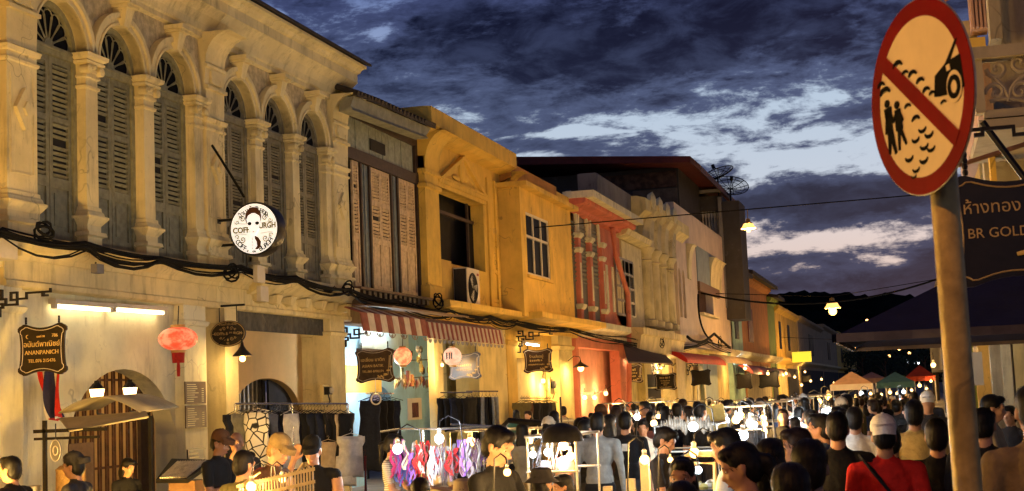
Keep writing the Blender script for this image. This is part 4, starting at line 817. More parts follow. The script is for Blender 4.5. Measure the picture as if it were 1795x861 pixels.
hang_sign(1087, 1127, 638, 672, 55.5, [(6, -.05, .2, .18), (9, -.05, .02, .13), (8, -.05, -.14, .12)], 'brown sign beside the coral downpipe', SIGNBR, (1066, 622, 10, 55.5/FPX/11.), SILV, True)
hang_sign(1147, 1186, 654, 684, 61, [(6, 0, .22, .18), (8, 0, .05, .11), (8, 0, -.08, .10), (4, 0, -.19, .09), (14, 0, -.31, .08)], 'black sign below the brown lean-to over the shelves', SIGNB, (1135, 639, 8, 61/FPX/11.9), SILV)
hang_sign(1211, 1246, 648, 676, 71, [], 'black sign hanging under the red awning', SIGNB, (1200, 633, 8, 71/FPX/12.), SIGNB)
hang_sign(1291, 1318, 655, 682, 88, [], 'first dark sign of the cluster beyond the pale awning', SIGNB, None, SIGNB)
hang_sign(1330, 1366, 650, 680, 96, [], 'wide dark sign of the cluster beyond the pale awning', SIGNB, None, SIGNB)
hang_sign(1405, 1421, 658, 671, 130, [], 'small dark sign left of the peach tent', SIGNB, None, SIGNB)
hang_sign(1676, 1880, 308, 492, 8.0, [('ห้างทอง', -.16, .20, .155), ('BR GOLD S', -.08, -.03, .125)], 'large black sign reading BR GOLD above the dark canopy', SIGNB, (1900, 204, 40, 8.0/FPX/3.2), GOLD, flip=-1)
b = MB(); xg, zg = onY(1790, 445, 7.99); b.tube([(xg-.02, 7.985, zg), (xg+.1, 7.985, zg+.02), (xg+.22, 7.985, zg-.01)], [.012, .02, .01], 6); tag(b.build('sign_ornament', GOLD, None, smooth='all'), 'gold swirl near the bottom of the BR GOLD sign', 'ornament')
# oval sign
Yo = 20.5; xo, zo = onY(399.5, 585, Yo); so = Yo/FPX; t = thing('oval_sign', (xo, Yo, zo), 'oval bronze coffee sign on the iron arm between the pillars', 'sign')
b = MB(); n = 28; b.ext([(xo+37*so*math.cos(2*PI*i/n), zo+25*so*math.sin(2*PI*i/n)) for i in range(n)], 'y', Yo, Yo+.03); b.build('board', mat('bronze_sign_board', (.03, .02, .012), .4, .3, 10, 0, 0), t)
b = MB(); b.tube([(xo+35*so*math.cos(2*PI*i/n), Yo-.004, zo+23.2*so*math.sin(2*PI*i/n)) for i in range(n+1)], .006, 4); b.build('border_line', GOLD, t)
text('COFFs & BURGH', t, xo, Yo-.006, zo, 8*so, GOLD, bold=.001); text('บ้านเก้าสิบสอง', t, xo, Yo-.006, zo+18*so, 6.5*so, GOLD); text('92', t, xo, Yo-.006, zo-19*so, 6*so, GOLD); text('~•', t, xo-29*so, Yo-.006, zo, 8*so, GOLD); text('•~', t, xo+29*so, Yo-.006, zo, 8*so, GOLD)
def scroll(b, cx, cz, r, Y, d=1, turns=1.4, th=.004, up=1):
    b.tube([(cx+d*r*(1-i/20)*math.cos(up*2*PI*turns*i/20), Y, cz+r*(1-i/20)*math.sin(up*2*PI*turns*i/20)) for i in range(20)], th, 4)
b = MB()
for s_ in (-1, 1):
    for u_ in (-1, 1): scroll(b, xo+s_*8*so, zo+u_*9.5*so, 4*so, Yo-.005, s_, 1.5, .005, u_); scroll(b, xo+s_*15*so, zo+u_*7.5*so, 2.6*so, Yo-.005, s_, 1.3, .005, u_)
    b.ell((xo, Yo-.004, zo+s_*12*so), (2*so, .004, 2.6*so), 8, 5)
b.build('scroll_motif', GOLD, t)
b = MB(); xa_, za_ = onY(357, 539, Yo); xb2, zb2 = onY(428, 534, Yo); b.box(xa_-.35, xb2, Yo, Yo+.03, za_-.012, za_+.02); b.tube([(xo-.15, Yo+.015, zo+.19), (xo-.15, Yo+.015, za_)], .008, 5); b.tube([(xo+.15, Yo+.015, zo+.19), (xo+.15, Yo+.015, za_)], .008, 5); b.build('bracket', BLACK, t)
# round illuminated drum sign
Yd = 20.35; xd, zd = onY(445.5, 401, Yd); sd = Yd/FPX; t = thing('round_sign', (xd, Yd, zd), 'round backlit white sign with a woman portrait and COFFs & BURGH', 'sign')
rd = 51.5*sd; b = MB(); b.lathe((xd, Yd, zd), [(rd*.93, -.004), (rd, -.012), (rd*1.02, .01), (rd*1.02, .25), (rd*.9, .27)], 40, 'y'); b.build('drum', mat('black_drum_rim', (.02, .016, .013), .35, .2, 6, 0, 0), t, smooth=True)
b = MB(); b.lathe((xd, Yd-.006, zd), [(rd*.945, 0), (rd*.945, -.004)], 40, 'y'); b.build('face_panel', emit('backlit_white', (1, .96, .86), .72, (.9, .88, .8)), t)
INK = mat('black_ink', (.01, .01, .01), .6, 0, 1, 0, 0); HAIRP = mat('brown_print', (.10, .035, .015), .6, .1, 5, 0, 0); OLV = mat('olive_gold_print', (.24, .21, .02), .6, .1, 5, 0, 0); PORC = emit('portrait_white', (1, .97, .92), .75, (.9, .88, .85))
def flat(pts, m, d, name): b = MB(); b.ext([(xd+x*sd, zd+z*sd) for x, z in pts], 'y', Yd-.012-d-.002, Yd-.012-d); return b.build(name, m, t)
el_ = lambda cx, cz, rx, rz, n=20, a0=0, a1=2*PI: [(cx+rx*math.cos(a0+(a1-a0)*i/n), cz+rz*math.sin(a0+(a1-a0)*i/n)) for i in range(n+(0 if a1-a0 > 6.2 else 1))]
text('COFFs', t, xd-24*sd, Yd-.013, zd-2*sd, 15*sd, OLV, bold=.004, sx=.95); text('BURGH', t, xd+25*sd, Yd-.013, zd+4*sd, 15*sd, OLV, bold=.004, sx=.85)
for s_ in (-1, 1):
    b = MB()
    for zz in (20, -20): scroll(b, xd+s_*24*sd, zd+zz*sd, 7*sd, Yd-.014, s_, 1.6, .007, 1 if zz > 0 else -1); scroll(b, xd+s_*35*sd, zd+(zz*.75)*sd, 5*sd, Yd-.014, s_, 1.2, .006, -1 if zz > 0 else 1)
    b.tube([(xd+s_*15*sd, Yd-.014, zd+10*sd), (xd+s_*38*sd, Yd-.014, zd+12*sd)], .003, 4); b.tube([(xd+s_*15*sd, Yd-.014, zd-10*sd), (xd+s_*38*sd, Yd-.014, zd-8*sd)], .003, 4)
    b.build('scroll_motif', OLV, t)
flat(el_(-.5, 22, 17, 20), HAIRP, .004, 'portrait_hair'); flat([(-15, 20), (-12, 4), (-6, -9), (0, -13), (6, -9), (13, 4), (15, 20), (10, 27), (3, 30), (-3, 30), (-11, 26)], PORC, .008, 'portrait_face')
flat([(-15, 18), (-11, 26), (-4, 31), (3, 30), (13, 24), (15.5, 16), (17, 24), (10, 36), (0, 40), (-10, 36), (-17, 24)], HAIRP, .011, 'portrait_fringe')
flat([(-4, -9), (-5, -20), (-14, -26), (-16, -40), (10, -44), (12, -28), (4, -20), (4, -9)], PORC, .006, 'portrait_neck'); flat([(3, -14), (10, -18), (15, -26), (14, -36), (8, -41), (2, -40), (7, -34), (6, -26), (2, -19)], HAIRP, .010, 'portrait_ponytail')
for ex_ in (-8, 8): flat(el_(ex_, 10, 4.2, 3.4, 12), INK, .012, 'portrait_eye')
flat(el_(0, -6, 2.2, .9, 8), mat('pale_lip_print', (.6, .4, .35), .6, 0, 1, 0, 0), .012, 'portrait_mouth')
b = MB()
for i in range(4): b.ell((xd-3*sd, Yd-.021, zd-(20+6*i)*sd), (1.1*sd, .003, 1.1*sd), 6, 4)
b.build('portrait_buttons', INK, t)
def arctext(s, rad, a_mid, step, size, up):
    n_ = len(s)
    for i, ch in enumerate(s):
        if ch == ' ': continue
        a = a_mid+(-(i-(n_-1)/2)*step if up else (i-(n_-1)/2)*step); x = xd+rad*sd*math.cos(a); z = zd+rad*sd*math.sin(a)
        text(ch, t, x, Yd-.013, z, size*sd, INK, rot=(PI/2, -(a-PI/2) if up else -(a+PI/2), 0), bold=.0012)
for k_, ch in enumerate(['บ้', 'า', 'น', 'เ', 'ก้', 'า', 'สิ', 'บ', 'ส', 'อ', 'ง']):
    a = PI/2+R(46)-R(92)*k_/10; text(ch, t, xd+38*sd*math.cos(a), Yd-.013, zd+38*sd*math.sin(a), 14*sd, INK, rot=(PI/2, PI/2-a, 0), bold=.0012)
arctext('COFFs & BURGH', 42, -PI/2, R(9.2), 13.5, False)
for q in (386, 430):
    b = MB(); xa_, za_ = onY(376, q, Yd); b.box(xa_-.1, xd-rd*.9, Yd+.10, Yd+.14, za_-.02, za_+.02); b.box(xa_-.12, xa_+.02, Yd+.06, Yd+.18, za_-.05, za_+.05); b.build('bracket', BLACK, t)
# yellow lit box sign far away, other small boards
Y = 118; x, z = onY(1405, 625, Y); t = tag(MB().box(x-.75, x+.75, Y, Y+.3, z-.45, z+.38).build('light_box', emit('yellow_lightbox', (.95, .75, .05), 1.0)), 'small yellow lit box sign beyond the ochre houses', 'sign')
def wall_board(p0, p1, q0, q1, X, m, label, name='menu_board', lines=0, th=.02):
    y0, y1 = fy(p0, (q0+q1)/2, X), fy(p1, (q0+q1)/2, X); z0, z1 = fz((p0+p1)/2, q1, X), fz((p0+p1)/2, q0, X)
    t = thing(name, (X, (y0+y1)/2, z0), label, 'sign'); b = MB(); b.box(X, X+th, y0, y1, z0, z1); b.build('board', m, t)
    if lines:
        for i in range(lines):
            b = MB(); zz = z1-(z1-z0)*(i+1.6)/(lines+1.6); ln = random.uniform(.3, .55); b.box(X+th, X+th+.003, y0+(y1-y0)*.08, y0+(y1-y0)*(.08+ln), zz, zz+(z1-z0)*.3/lines); b.build('text_line', WHITE, t)
            if i > 1:
                b = MB(); b.box(X+th, X+th+.003, y0+(y1-y0)*.78, y0+(y1-y0)*.88, zz, zz+(z1-z0)*.3/lines); b.build('text_line', WHITE, t)
    return t
wall_board(323, 359, 669, 708, W+.01, SIGNBR, 'upper brown menu board on the pillar below the red lantern', lines=9); wall_board(324, 360, 711, 750, W+.01, SIGNBR, 'lower brown menu board on the pillar below the red lantern', lines=9); 
t = wall_board(328, 358, 787, 815, W+.01, SIGNB, 'small black notice at the foot of the pillar', 'notice_board', lines=3)
# ================================================================== lanterns
def lantern(px, py, r_px, sq, Y, label, cols, st, tas=True, paint=False):
    x, z = onY(px, py, Y); r = r_px*Y/FPX; h = r*sq; t = thing('paper_lantern', (x, Y, z), label, 'lantern')
    mm = emit(cols[0], cols[1], st, cols[1]); tt = NT(mm.node_tree)
    if not mm.get('done'):
        mm['done'] = 1; geo = tt.new('ShaderNodeNewGeometry'); nz = tt.noise(geo.outputs['Position'], 9., 4, .6); c = tt.mix(tt.maprange(nz, .4, .62), cols[1], cols[2]); bs = tt.n['Principled BSDF']; tt.l.new(c, bs.inputs['Emission Color']); bs.inputs['Base Color'].default_value = (.30, .05, .02, 1)
    b = MB(); prof = []
    for i in range(25):
        a = -PI/2*.88+PI*.88*i/24; prof.append((r*math.cos(a)*(1.0+.018*(1 if i % 2 else -1)), h*math.sin(a)))
    b.lathe((x, Y, z), prof, 24); b.build('lantern_body', mm, t, smooth='all')
    for s_ in (-1, 1):
        b = MB(); b.lathe((x, Y, z+s_*h*.98), [(r*.36, -.03), (r*.38, 0), (r*.36, .03)], 16); b.build('lantern_cap', mat('lantern_gilt', (.55, .32, .10), .5, .2, 10, 0, 0), t)
    b = MB(); b.tube([(x, Y, z+h), (x+.02, Y, z+h+.3)], .008, 5); b.build('hanger', BLACK, t)
    if tas:
        RT = mat('red_tassel', (.42, .02, .012), .8, .2, 30, 0, 0)
        b = MB(); b.lathe((x, Y, z-h*.98-r*.62), [(r*.30, 0), (r*.34, r*.58)], 16); b.build('fringe', RT, t); b = MB(); b.lathe((x, Y, z-h-r*1.3), [(r*.08, 0), (r*.10, r*.4), (r*.07, r*.7)], 8); b.build('tassel', RT, t)
    if paint:
        b = MB(); s_ = r*.11
        for dx in (-.22, .12):
            for dz in (.3, .08, -.14): b.box(x+dx*r-s_*.9, x+dx*r+s_*1.1, Y-r*1.02, Y-r*.98, z+dz*h+s_*.3, z+dz*h+s_*.7)
        for dx in (-.32, .0, .24): b.box(x+dx*r-.01, x+dx*r+.012, Y-r*1.021, Y-r*.979, z-.3*h, z+.4*h)
        b.build('painted_character', INK, t)
    return t
lantern(312, 594, 38, .62, 18.4, 'red paper lantern with tassel below the fluorescent tube', ('red_lit_paper', (.9, .09, .03), (1., .36, .16)), .95)
lantern(77, 579, 24, .8, 16.4, 'orange lantern half hidden by the ANANPANICH sign', ('orange_lit_paper', (.8, .22, .05), (.9, .4, .12)), .5, False)
lantern(706, 625, 17, 1., 28.6, 'bright orange round lantern beside the batik sign', ('bright_orange_paper', (1., .16, .06), (1., .42, .16)), 1.5, False)
lantern(793, 625, 17, 1., 30.0, 'pale round lantern painted with a black character', ('pale_lit_paper', (1., .52, .30), (1., .70, .45)), 1.0, False, True)
# ================================================================== no-exhaust sign on its pole
def gz(Y): return 0.0 if Y < 30 else -.0115*(min(Y, 210)-30)
Yp = 4.1; sp = Yp/FPX
xp, zp_ = onY(1676, 595, Yp); xt, ztp = onY(1655, 330, Yp); xbm, zbm = onY(1697, 861, Yp)
rp = 23.5*sp
t = thing('road_sign', (xbm, Yp, 0), 'round red and white no exhaust road sign on a galvanised pole', 'road sign')
slope = (xt-xbm)/(ztp-zbm)
POLE = mat('galvanised_pole', (.42, .31, .11), .42, .3, 9, .5, .2, 25., metal=.15)
b = MB(); zt_ = ztp+.40; b.tube([(xbm+slope*(z-zbm), Yp, z) for z in np.linspace(0, zt_, 12)], rp, 20); b.build('pole', POLE, t, smooth=True)
xs_, zs_ = onY(1613, 170, Yp-.06); rs = 169*sp*.985
ang = R(60.5); nrm = Vector((-math.sin(ang), -math.cos(ang), .0)); Xd = Vector((math.cos(ang), -math.sin(ang), 0)); 
# plate frame: local x right, z up, -y towards the reader
PF = Matrix(((Xd.x, -nrm.x, 0), (Xd.y, -nrm.y, 0), (0, 0, 1))).to_3x3(); tilt = Matrix.Rotation(R(-2.3), 3, 'Y'); PF = PF @ tilt
pc = Vector((xs_, Yp-.06, zs_))
def plate(pts, d, m, name, holes=(), th=.0012):
    b = MB(); b.ext([(x*rs, z*rs) for x, z in pts], 'y', -d, -d-th, holes=[[(x*rs, z*rs) for x, z in h] for h in holes])
    b.V = [tuple(pc+PF @ Vector(v)) for v in b.V]; o = b.build(name, m, t); return o
RED = mat('red_reflective_sheet', (.19, .003, .005), .6, .15, 6, .15, .03, spec=.06); SHEET = mat('white_reflective_sheet', (.82, .68, .38), .55, .07, 5, .15, .03); SINK = mat('black_sign_ink', (.006, .006, .006), .8, .1, 5, 0, 0, spec=.05)
circ = lambda r, n=56: [(r*math.cos(2*PI*i/n), r*math.sin(2*PI*i/n)) for i in range(n)]
plate(circ(1.), -.004, STEEL, 'back_plate', th=.004); plate(circ(.99), .0002, RED, 'red_ring', holes=[circ(.815)], th=.0022); plate(circ(.814), .0003, SHEET, 'white_face')
# picture coordinates: photograph offsets from the centre (px, py) over the half axes
def pq(x, y): return ((x-1616)/90., (170-y)/169.)
def ring_cut(p, q, w_):       # slash clipped by the ring
    return None
a0, a1 = R(141), R(-43); hw = .085
pa, pb_ = Vector((.84*math.cos(a0), .84*math.sin(a0))), Vector((.84*math.cos(a1), .84*math.sin(a1))); dd = (pb_-pa).normalized(); nn = Vector((-dd.y, dd.x))*hw
sl_pts = [pa+nn, pa-nn, pb_-nn, pb_+nn]
def zp(x, y, z=2.4955, ox=1500, oy=0): return pq(ox+x/z, oy+y/z)
plate([tuple(v) for v in sl_pts], .0030, RED, 'slash')
# car front: body, windscreen pillar, wheel
plate([zp(352, 455), zp(362, 370), zp(408, 340), zp(455, 262), zp(465, 262), zp(430, 335), zp(470, 330), zp(476, 470), zp(400, 470), zp(372, 463)], .0020, SINK, 'car_symbol')
plate([(zp(437, 450)[0]+.105*1.27*math.cos(q), zp(437, 450)[1]+.158*math.sin(q)) for q in np.linspace(0, 2*PI, 24, False)], .0034, SHEET, 'wheel_arch')
plate([(zp(437, 452)[0]+.115*math.cos(q), zp(437, 452)[1]+.118*math.sin(q)) for q in np.linspace(0, 2*PI, 24, False)], .0048, SINK, 'wheel_symbol', holes=[[(zp(437, 452)[0]+.055*math.cos(q), zp(437, 452)[1]+.065*math.sin(q)) for q in np.linspace(0, 2*PI, 16, False)]])
plate([zp(412, 352), zp(426, 350), zp(428, 376), zp(414, 376)], .0036, SHEET, 'headlight_symbol')
def limbs(name, segs, head):
    b = MB()
    for (p, q, r0, r1) in segs:
        P0, P1 = Vector(zp(*p)), Vector(zp(*q)); d = (P1-P0).normalized(); n_ = Vector((-d.y, d.x)); 
        b.ext([tuple((P0+n_*r0)*rs), tuple((P0-n_*r0)*rs), tuple((P1-n_*r1)*rs), tuple((P1+n_*r1)*rs)], 'y', -.0022-.0002*len(b.F)/10, -.0042)
    c = zp(*head); b.ext([((c[0]+.05*math.cos(q))*rs, (c[1]+.042*math.sin(q))*rs) for q in np.linspace(0, 2*PI, 14, False)], 'y', -.002, -.0042)
    b.V = [tuple(pc+PF @ Vector(v)) for v in b.V]; return b.build(name, SINK, t)
limbs('walker_symbol', [((145, 405), (147, 510), .075, .055), ((147, 500), (137, 612), .045, .022), ((149, 500), (166, 620), .045, .022), ((143, 420), (128, 520), .03, .02), ((150, 420), (168, 480), .03, .018)], (144, 386))
limbs('walker_symbol', [((189, 432), (190, 525), .06, .07), ((188, 520), (182, 612), .03, .018), ((194, 520), (216, 598), .03, .018), ((186, 440), (165, 478), .026, .016), ((194, 440), (210, 490), .026, .016)], (188, 412))
for i, (x, y, w_, up) in enumerate([(208, 248, 30, 1), (270, 320, 26, 1), (300, 365, 24, 1), (322, 415, 22, 1), (140, 338, 34, 1), (125, 297, 24, 1), (238, 298, 20, 1), (236, 445, 20, 1), (266, 515, 24, 1), (289, 560, 24, -1), (256, 590, 24, -1), (315, 592, 26, -1), (290, 634, 26, -1), (221, 658, 26, -1), (318, 655, 24, -1), (283, 690, 26, -1), (246, 718, 22, -1), (234, 745, 16, -1), (345, 440, 18, 1), (388, 498, 16, 1)]):
    c = zp(x, y); rx, rz = w_/2.4955/90*.75, w_/2.4955/169*.95
    plate([(c[0]+rx*math.cos(q), c[1]+up*rz*math.sin(q)) for q in np.linspace(0, PI, 8)]+[(c[0]+rx*.75*math.cos(q), c[1]+up*(-rz*.1+rz*.40*math.sin(q))) for q in np.linspace(PI, 0, 8)], .0034 if y < 520 else .0020, SINK, 'smoke_symbol')
b = MB(); bp = [pc+PF @ Vector((x, .02, z)) for x, z in ((-.03, .06), (.03, .06))]
for z in (-.09, .09): q0 = pc+PF @ Vector((-.0, .006, z)); xx = xbm+slope*(q0.z-zbm); b.tube([q0, (xx, Yp, q0.z)], .012, 6); b.lathe((xx, Yp, q0.z-.015), [(rp*1.06, 0), (rp*1.06, .03)], 20)
b.build('clamp', STEEL, t)
# ================================================================== near right house with the balcony
hr = thing('shophouse', (.62, 10.5, 0), 'near right house with scrollwork balcony beside the road sign', 'house')
OLP = plaster('olive_stone_plaster', (.44, .38, .25), .3)
Yb = 10.4
def rb(m, name, p0, p1, q0, q1, Y=Yb, d=.1, root=hr): b = MB(); pbox(b, p0, p1, q0, q1, Y, d); return b.build(name, m, root)
rb(OLP, 'balcony_post', 1707, 1724, 84, 198, Yb, .12); rb(OLP, 'top_rail', 1700, 1990, 69, 90, Yb-.03, .18); rb(OLP, 'bottom_rail', 1724.5, 1990, 182, 196, Yb+.01, .1); rb(OLP, 'balcony_floor', 1716, 1990, 199, 218, Yb, 1.6)
b = MB(); xa, za = onY(1711, 90, Yb); b.box(xa, xa+.1, Yb+.2, Yb+4, onY(1711, 196, Yb)[1], za); b.build('side_parapet', plaster('pinkish_plaster', (.55, .36, .26), .25), hr)
for k, (cx, cz, d, u) in enumerate([(1748, 120, 1, 1), (1787, 110, -1, 1), (1746, 163, 1, -1), (1789, 160, -1, -1), (1822, 112, 1, 1), (1822, 160, 1, -1)]):
    b = MB(); x, z = onY(cx, cz, Yb+.05); r = .075; b.tube([(x-d*r*(1-i/22)*math.cos(2*PI*1.25*i/22)*1.0, Yb+.05, z-u*r*(1-i/22)*math.sin(2*PI*1.25*i/22)*1.0) for i in range(22)], [.017]*20+[.014, .012], 6); b.build('scroll', OLP, hr, smooth=True)
for (p, q, r_) in [((1729, 128), (1768, 150), (1768, 178)), ((1768, 178), (1770, 140), (1808, 128)), ((1729, 95), (1760, 96), (1790, 95)), ((1735, 178), (1768, 168), (1800, 178))]:
    b = MB(); A, B_, C_ = [Vector((onY(*v, Yb+.05)[0], Yb+.05, onY(*v, Yb+.05)[1])) for v in (p, q, r_)]; b.tube([(1-s)**2*A+2*s*(1-s)*B_+s*s*C_ for s in np.linspace(0, 1, 10)], .016, 6); b.build('tendril', OLP, hr, smooth=True)
rb(OLP, 'upper_wall', 1748, 1990, -60, 68, Yb+1.3, .3); rb(OLP, 'corner_pilaster', 1731, 1752, -80, 68, Yb+1.0, .25); rb(OLP, 'back_wall', 1722, 1990, 85, 420, Yb+1.7, .3); 
rb(YEL2, 'lower_wall', 1738, 1748, 218, 420, Yb+1.2, .2); rb(plaster('fluted_salmon', (.60, .36, .24), .2), 'fluted_column', 1698, 1728, -80, 50, Yb+3.2, .3)
for i in range(4): rb(plaster('fluted_salmon', (.6, .36, .24)), 'flute', 1700+i*7, 1704+i*7, -80, 48, Yb+3.15, .05)
rb(OLP, 'column_base', 1680, 1712, 36, 66, Yb+3.5, .5); rb(YEL2, 'frieze', 1690, 1728, 66, 92, Yb+3.3, .5)
b = MB(); x0_, z0_ = onY(1655, 12, 16); 
for i in range(6): b.tube([(x0_+.03*i, 15.6, z0_+.05*i-.02), (x0_+.55, 15.9, z0_+.26+.05*i)], .03, 6)
b.build('eave_tiles', mat('terracotta_tile', (.30, .10, .04), .8, .3, 6, .3), hr)
# gold shop bracket stay rods
b = MB(); x0_, z0_ = onY(1680, 290, 9.2); x1_, z1_ = onY(1800, 252, 9.2); b.tube([(x0_, 9.2, z0_), (x1_, 9.2, z1_)], .016, 6); tag(b.build('stay_rod', mat('rusty_rod', (.25, .13, .06), .6, .3, 8), None), 'thin rusty rod slanting above the BR GOLD sign', 'rod')
b = MB(); x0_, z0_ = onY(1722, 214, 9.0); x1_, z1_ = onY(1800, 318, 9.0); b.tube([(x0_, 9, z0_), (x1_, 9, z1_)], .022, 6); tag(b.build('stay_rod', BLACK, None), 'black brace slanting down behind the BR GOLD sign', 'rod')
# right arcade far piers and row
def right_house(Y0, Y1, m, label, h=8.0, X=1.55):
    r_ = thing('shophouse', (X, Y0, 0), label, 'house'); g0 = gz(Y1)
    b = MB(); b.box(X, X+5, Y0+.02, Y1, 3.4+g0, h+g0); b.build('upper_wall', m, r_)
    b = MB(); b.box(X+2.5, X+5, Y0+.02, Y1, -3, 3.4+g0); b.build('lower_wall', PALEY, r_)
    for yy in (Y0+.1, Y1-.6): b = MB(); b.rstack(yy, yy+.5, X+.5, X-.02, [(g0-.5, .04), (g0+.6, .04), (g0+.63, 0), (g0+3.1, 0), (g0+3.2, .06), (g0+3.42, .06)]); b.build('pillar', m, r_)
    return r_
right_house(14.4, 20, OLP, 'right house past the balcony, mostly behind the dark canopy', X=1.6)
rh = right_house(23, 30, OLP, 'yellow right house with white piers below the canopy edge', X=1.75)
for (m, p0, p1, q0, q1, Y) in ((OLP, 1740, 1758, 560, 800, 22.6), (WHITE, 1760, 1776, 560, 800, 22.4), (VOID, 1777, 1781, 600, 700, 22.5), (PALEY, 1782, 1800, 560, 800, 22.3)):  # the darkest strip is the shaded gap between piers, built as a dark box
    b = MB(); pbox(b, p0, p1, q0, q1, Y, .3); b.build('pier', m, rh)
right_house(34, 44, PALEY, 'right house with pale yellow arcade behind the pole', X=1.8); right_house(44.5, 56, mat('green_house_plaster', (.2, .28, .06)), 'right house beyond the pole, green light put into its colour', X=1.7); right_house(57, 75, CREAM, 'far right house with arcade before the red canopy', X=1.6); right_house(76, 120, DARKC, 'unlit far right house at the end of the street', X=1.5)  # green plaster on the second house stands in for green light
for (px, py, Y, lb) in ((1711, 627, 24, 'white lit banner hanging under the right arcade lamp'), ):
    x, z = onY(1708, 645, Y); t = tag(MB().box(x-.13, x+.13, Y, Y+.05, z-.28, z+.25).build('banner', mat('white_banner', (.5, .46, .36), .8, .05, 5)), lb, 'banner')
# ================================================================== canopies
def canopy(x0, x1, y0, y1, ze, zt, m, vm, label, val=.22, group=None, zg=0., pole=False):
    t = thing('market_canopy', ((x0+x1)/2, y0, zg), label, 'canopy', group)
    xc, yc = (x0+x1)/2, (y0+y1)/2; cor = [Vector((x0, y0, ze)), Vector((x1, y0, ze)), Vector((x1, y1, ze)), Vector((x0, y1, ze))]; ap = Vector((xc, yc, zt)); vs = []; fs = []
    b = MB(); n = 8
    for k in range(4):
        A, B_ = cor[k], cor[(k+1) % 4]; base = len(vs)
        for i in range(n+1):
            for j in range(n+1):
                s, u = i/n, j/n; p = (A*(1-s)+B_*s)*(1-u)+ap*u; p = p-Vector((0, 0, .10*math.sin(PI*s)*math.sin(PI*min(1, u*1.2))*(zt-ze)*.6)); vs.append(p)
        for i in range(n):
            for j in range(n): q = base+i*(n+1)+j; fs.append((q, q+n+1, q+n+2, q+1))
    vs2 = [v-Vector((0, 0, .015)) for v in vs]; N = len(vs); b.add(vs+vs2, fs+[tuple(i+N for i in reversed(f)) for f in fs]); b.build('roof_cloth', m, t, smooth='all')
    b = MB()
    for k in range(4):
        A, B_ = cor[k], cor[(k+1) % 4]; dr = (B_-A).normalized(); nr = Vector((dr.y, -dr.x, 0)); prev = None; vs = []; fs = []; nn_ = 14
        for i in range(nn_+1):
            p = A.lerp(B_, i/nn_)+nr*(.02+.012*math.sin(i*2.3)); vs += [p+Vector((0, 0, .01)), p-Vector((0, 0, val*(1+.12*math.sin(i*PI))))+nr*.01*math.cos(i*1.7), p-nr*.012+Vector((0, 0, .01)), p-nr*.012-Vector((0, 0, val))]
        for i in range(nn_): a = i*4; fs += [(a, a+1, a+5, a+4), (a+2, a+6, a+7, a+3), (a+1, a+3, a+7, a+5)]
        b.add(vs, fs)
    b.build('valance', vm, t)
    if pole: b = MB(); b.tube([(xc, yc, zg), (xc, yc, zt-.05)], .03, 8); b.build('pole', STEEL, t); return t
    for c in cor: b = MB(); b.box(c.x-.025, c.x+.025, c.y-.025, c.y+.025, zg, c.z); b.build('leg', STEEL, t)
    return t
NAVY = mat('dark_purple_canvas', (.011, .012, .042), .8, .2, 3, .2, .2, 60)
canopy(onY(1466, 588, 9.4)[0], onY(1466, 588, 9.4)[0]+3.3, 9.4, 12.6, onY(1466, 588, 9.4)[1], 3.05, NAVY, mat('dark_canvas_trim', (.07, .055, .06), .8, .2, 6, .3), 'dark purple canopy spread over the right side behind the pole', .045, pole=True)
def far_canopy(p0, p1, qe, qt, Y, m, label, vm=None):
    x0, ze = onY(p0, qe, Y); x1 = onY(p1, qe, Y)[0]; zt = onY((p0+p1)/2, qt, Y+1.5)[1]; canopy(x0, x1, Y, Y+3, ze+.3, zt, m, vm or m, label, .35, 'market canopies down the street', ze-1.8)
PEACH = mat('peach_canvas', (.62, .40, .24), .8, .08, 3, .1)
far_canopy(1456, 1530, 684, 651, 88, PEACH, 'lit peach canopy in the crowded street', mat('white_canvas', (.7, .64, .55), .8, .05, 3)); far_canopy(1504, 1552, 672, 652, 104, mat('mauve_canvas', (.35, .22, .18), .8, .1, 3), 'mauve canopy behind the peach one'); far_canopy(1536, 1604, 680, 652, 92, mat('teal_canvas', (.06, .17, .20), .8, .1, 3), 'teal blue canopy right of the peach one'); far_canopy(1588, 1640, 668, 640, 110, mat('red_canvas', (.40, .05, .02), .8, .1, 3), 'red orange canopy behind the teal one')
# ================================================================== awnings on the left row
def strip_awning(p0, p1, n, qt0, qt1, drop, X, mA, mB, label, t=None, tilt=.02):
    ya, yb = fy(p0, qt0, X), fy(p1, qt1, X); zt = fz(p0, qt0, X); 
    root = t or thing('striped_awning', (X, ya, zt), label, 'awning')
    for i in range(n):
        a = ya+(yb-ya)*i/n; c = ya+(yb-ya)*(i+1)/n; b = MB(); vs = []; m_ = 4
        for u in range(m_+1):
            yy = a+(c-a)*u/m_; bulge = .03*math.sin(PI*u/m_)*(1 if i % 2 else .4)
            vs += [(X-.30, yy, zt+.10), (X+bulge*.4, yy, zt-.02), (X+.05+bulge, yy, zt-drop+.012*math.sin(i*1.3)), (X+.03+bulge, yy, zt-drop), (X-.02, yy, zt-.03), (X-.32, yy, zt+.08)]
        fs = [(u*6+j, u*6+(j+1) % 6, (u+1)*6+(j+1) % 6, (u+1)*6+j) for u in range(m_) for j in range(6)]+[tuple(range(6)), tuple(range(m_*6, m_*6+6))]
        b.add(vs, fs); b.build('stripe', mA if i % 2 == 0 else mB, root)
        if i % 2 == 0:
            b = MB(); b.tube([(X+.06, (a+c)/2+.5*(c-a)*math.cos(q), zt-drop-.02-.07*math.sin(q)) for q in np.linspace(0, PI, 7)], .012, 4); b.lathe((X+.055, (a+c)/2, zt-drop-.05), [(.03, .01), (.035, 0), (.02, -.012)], 7, 'x'); b.build('lace_scallop', LACE, root)
    return root
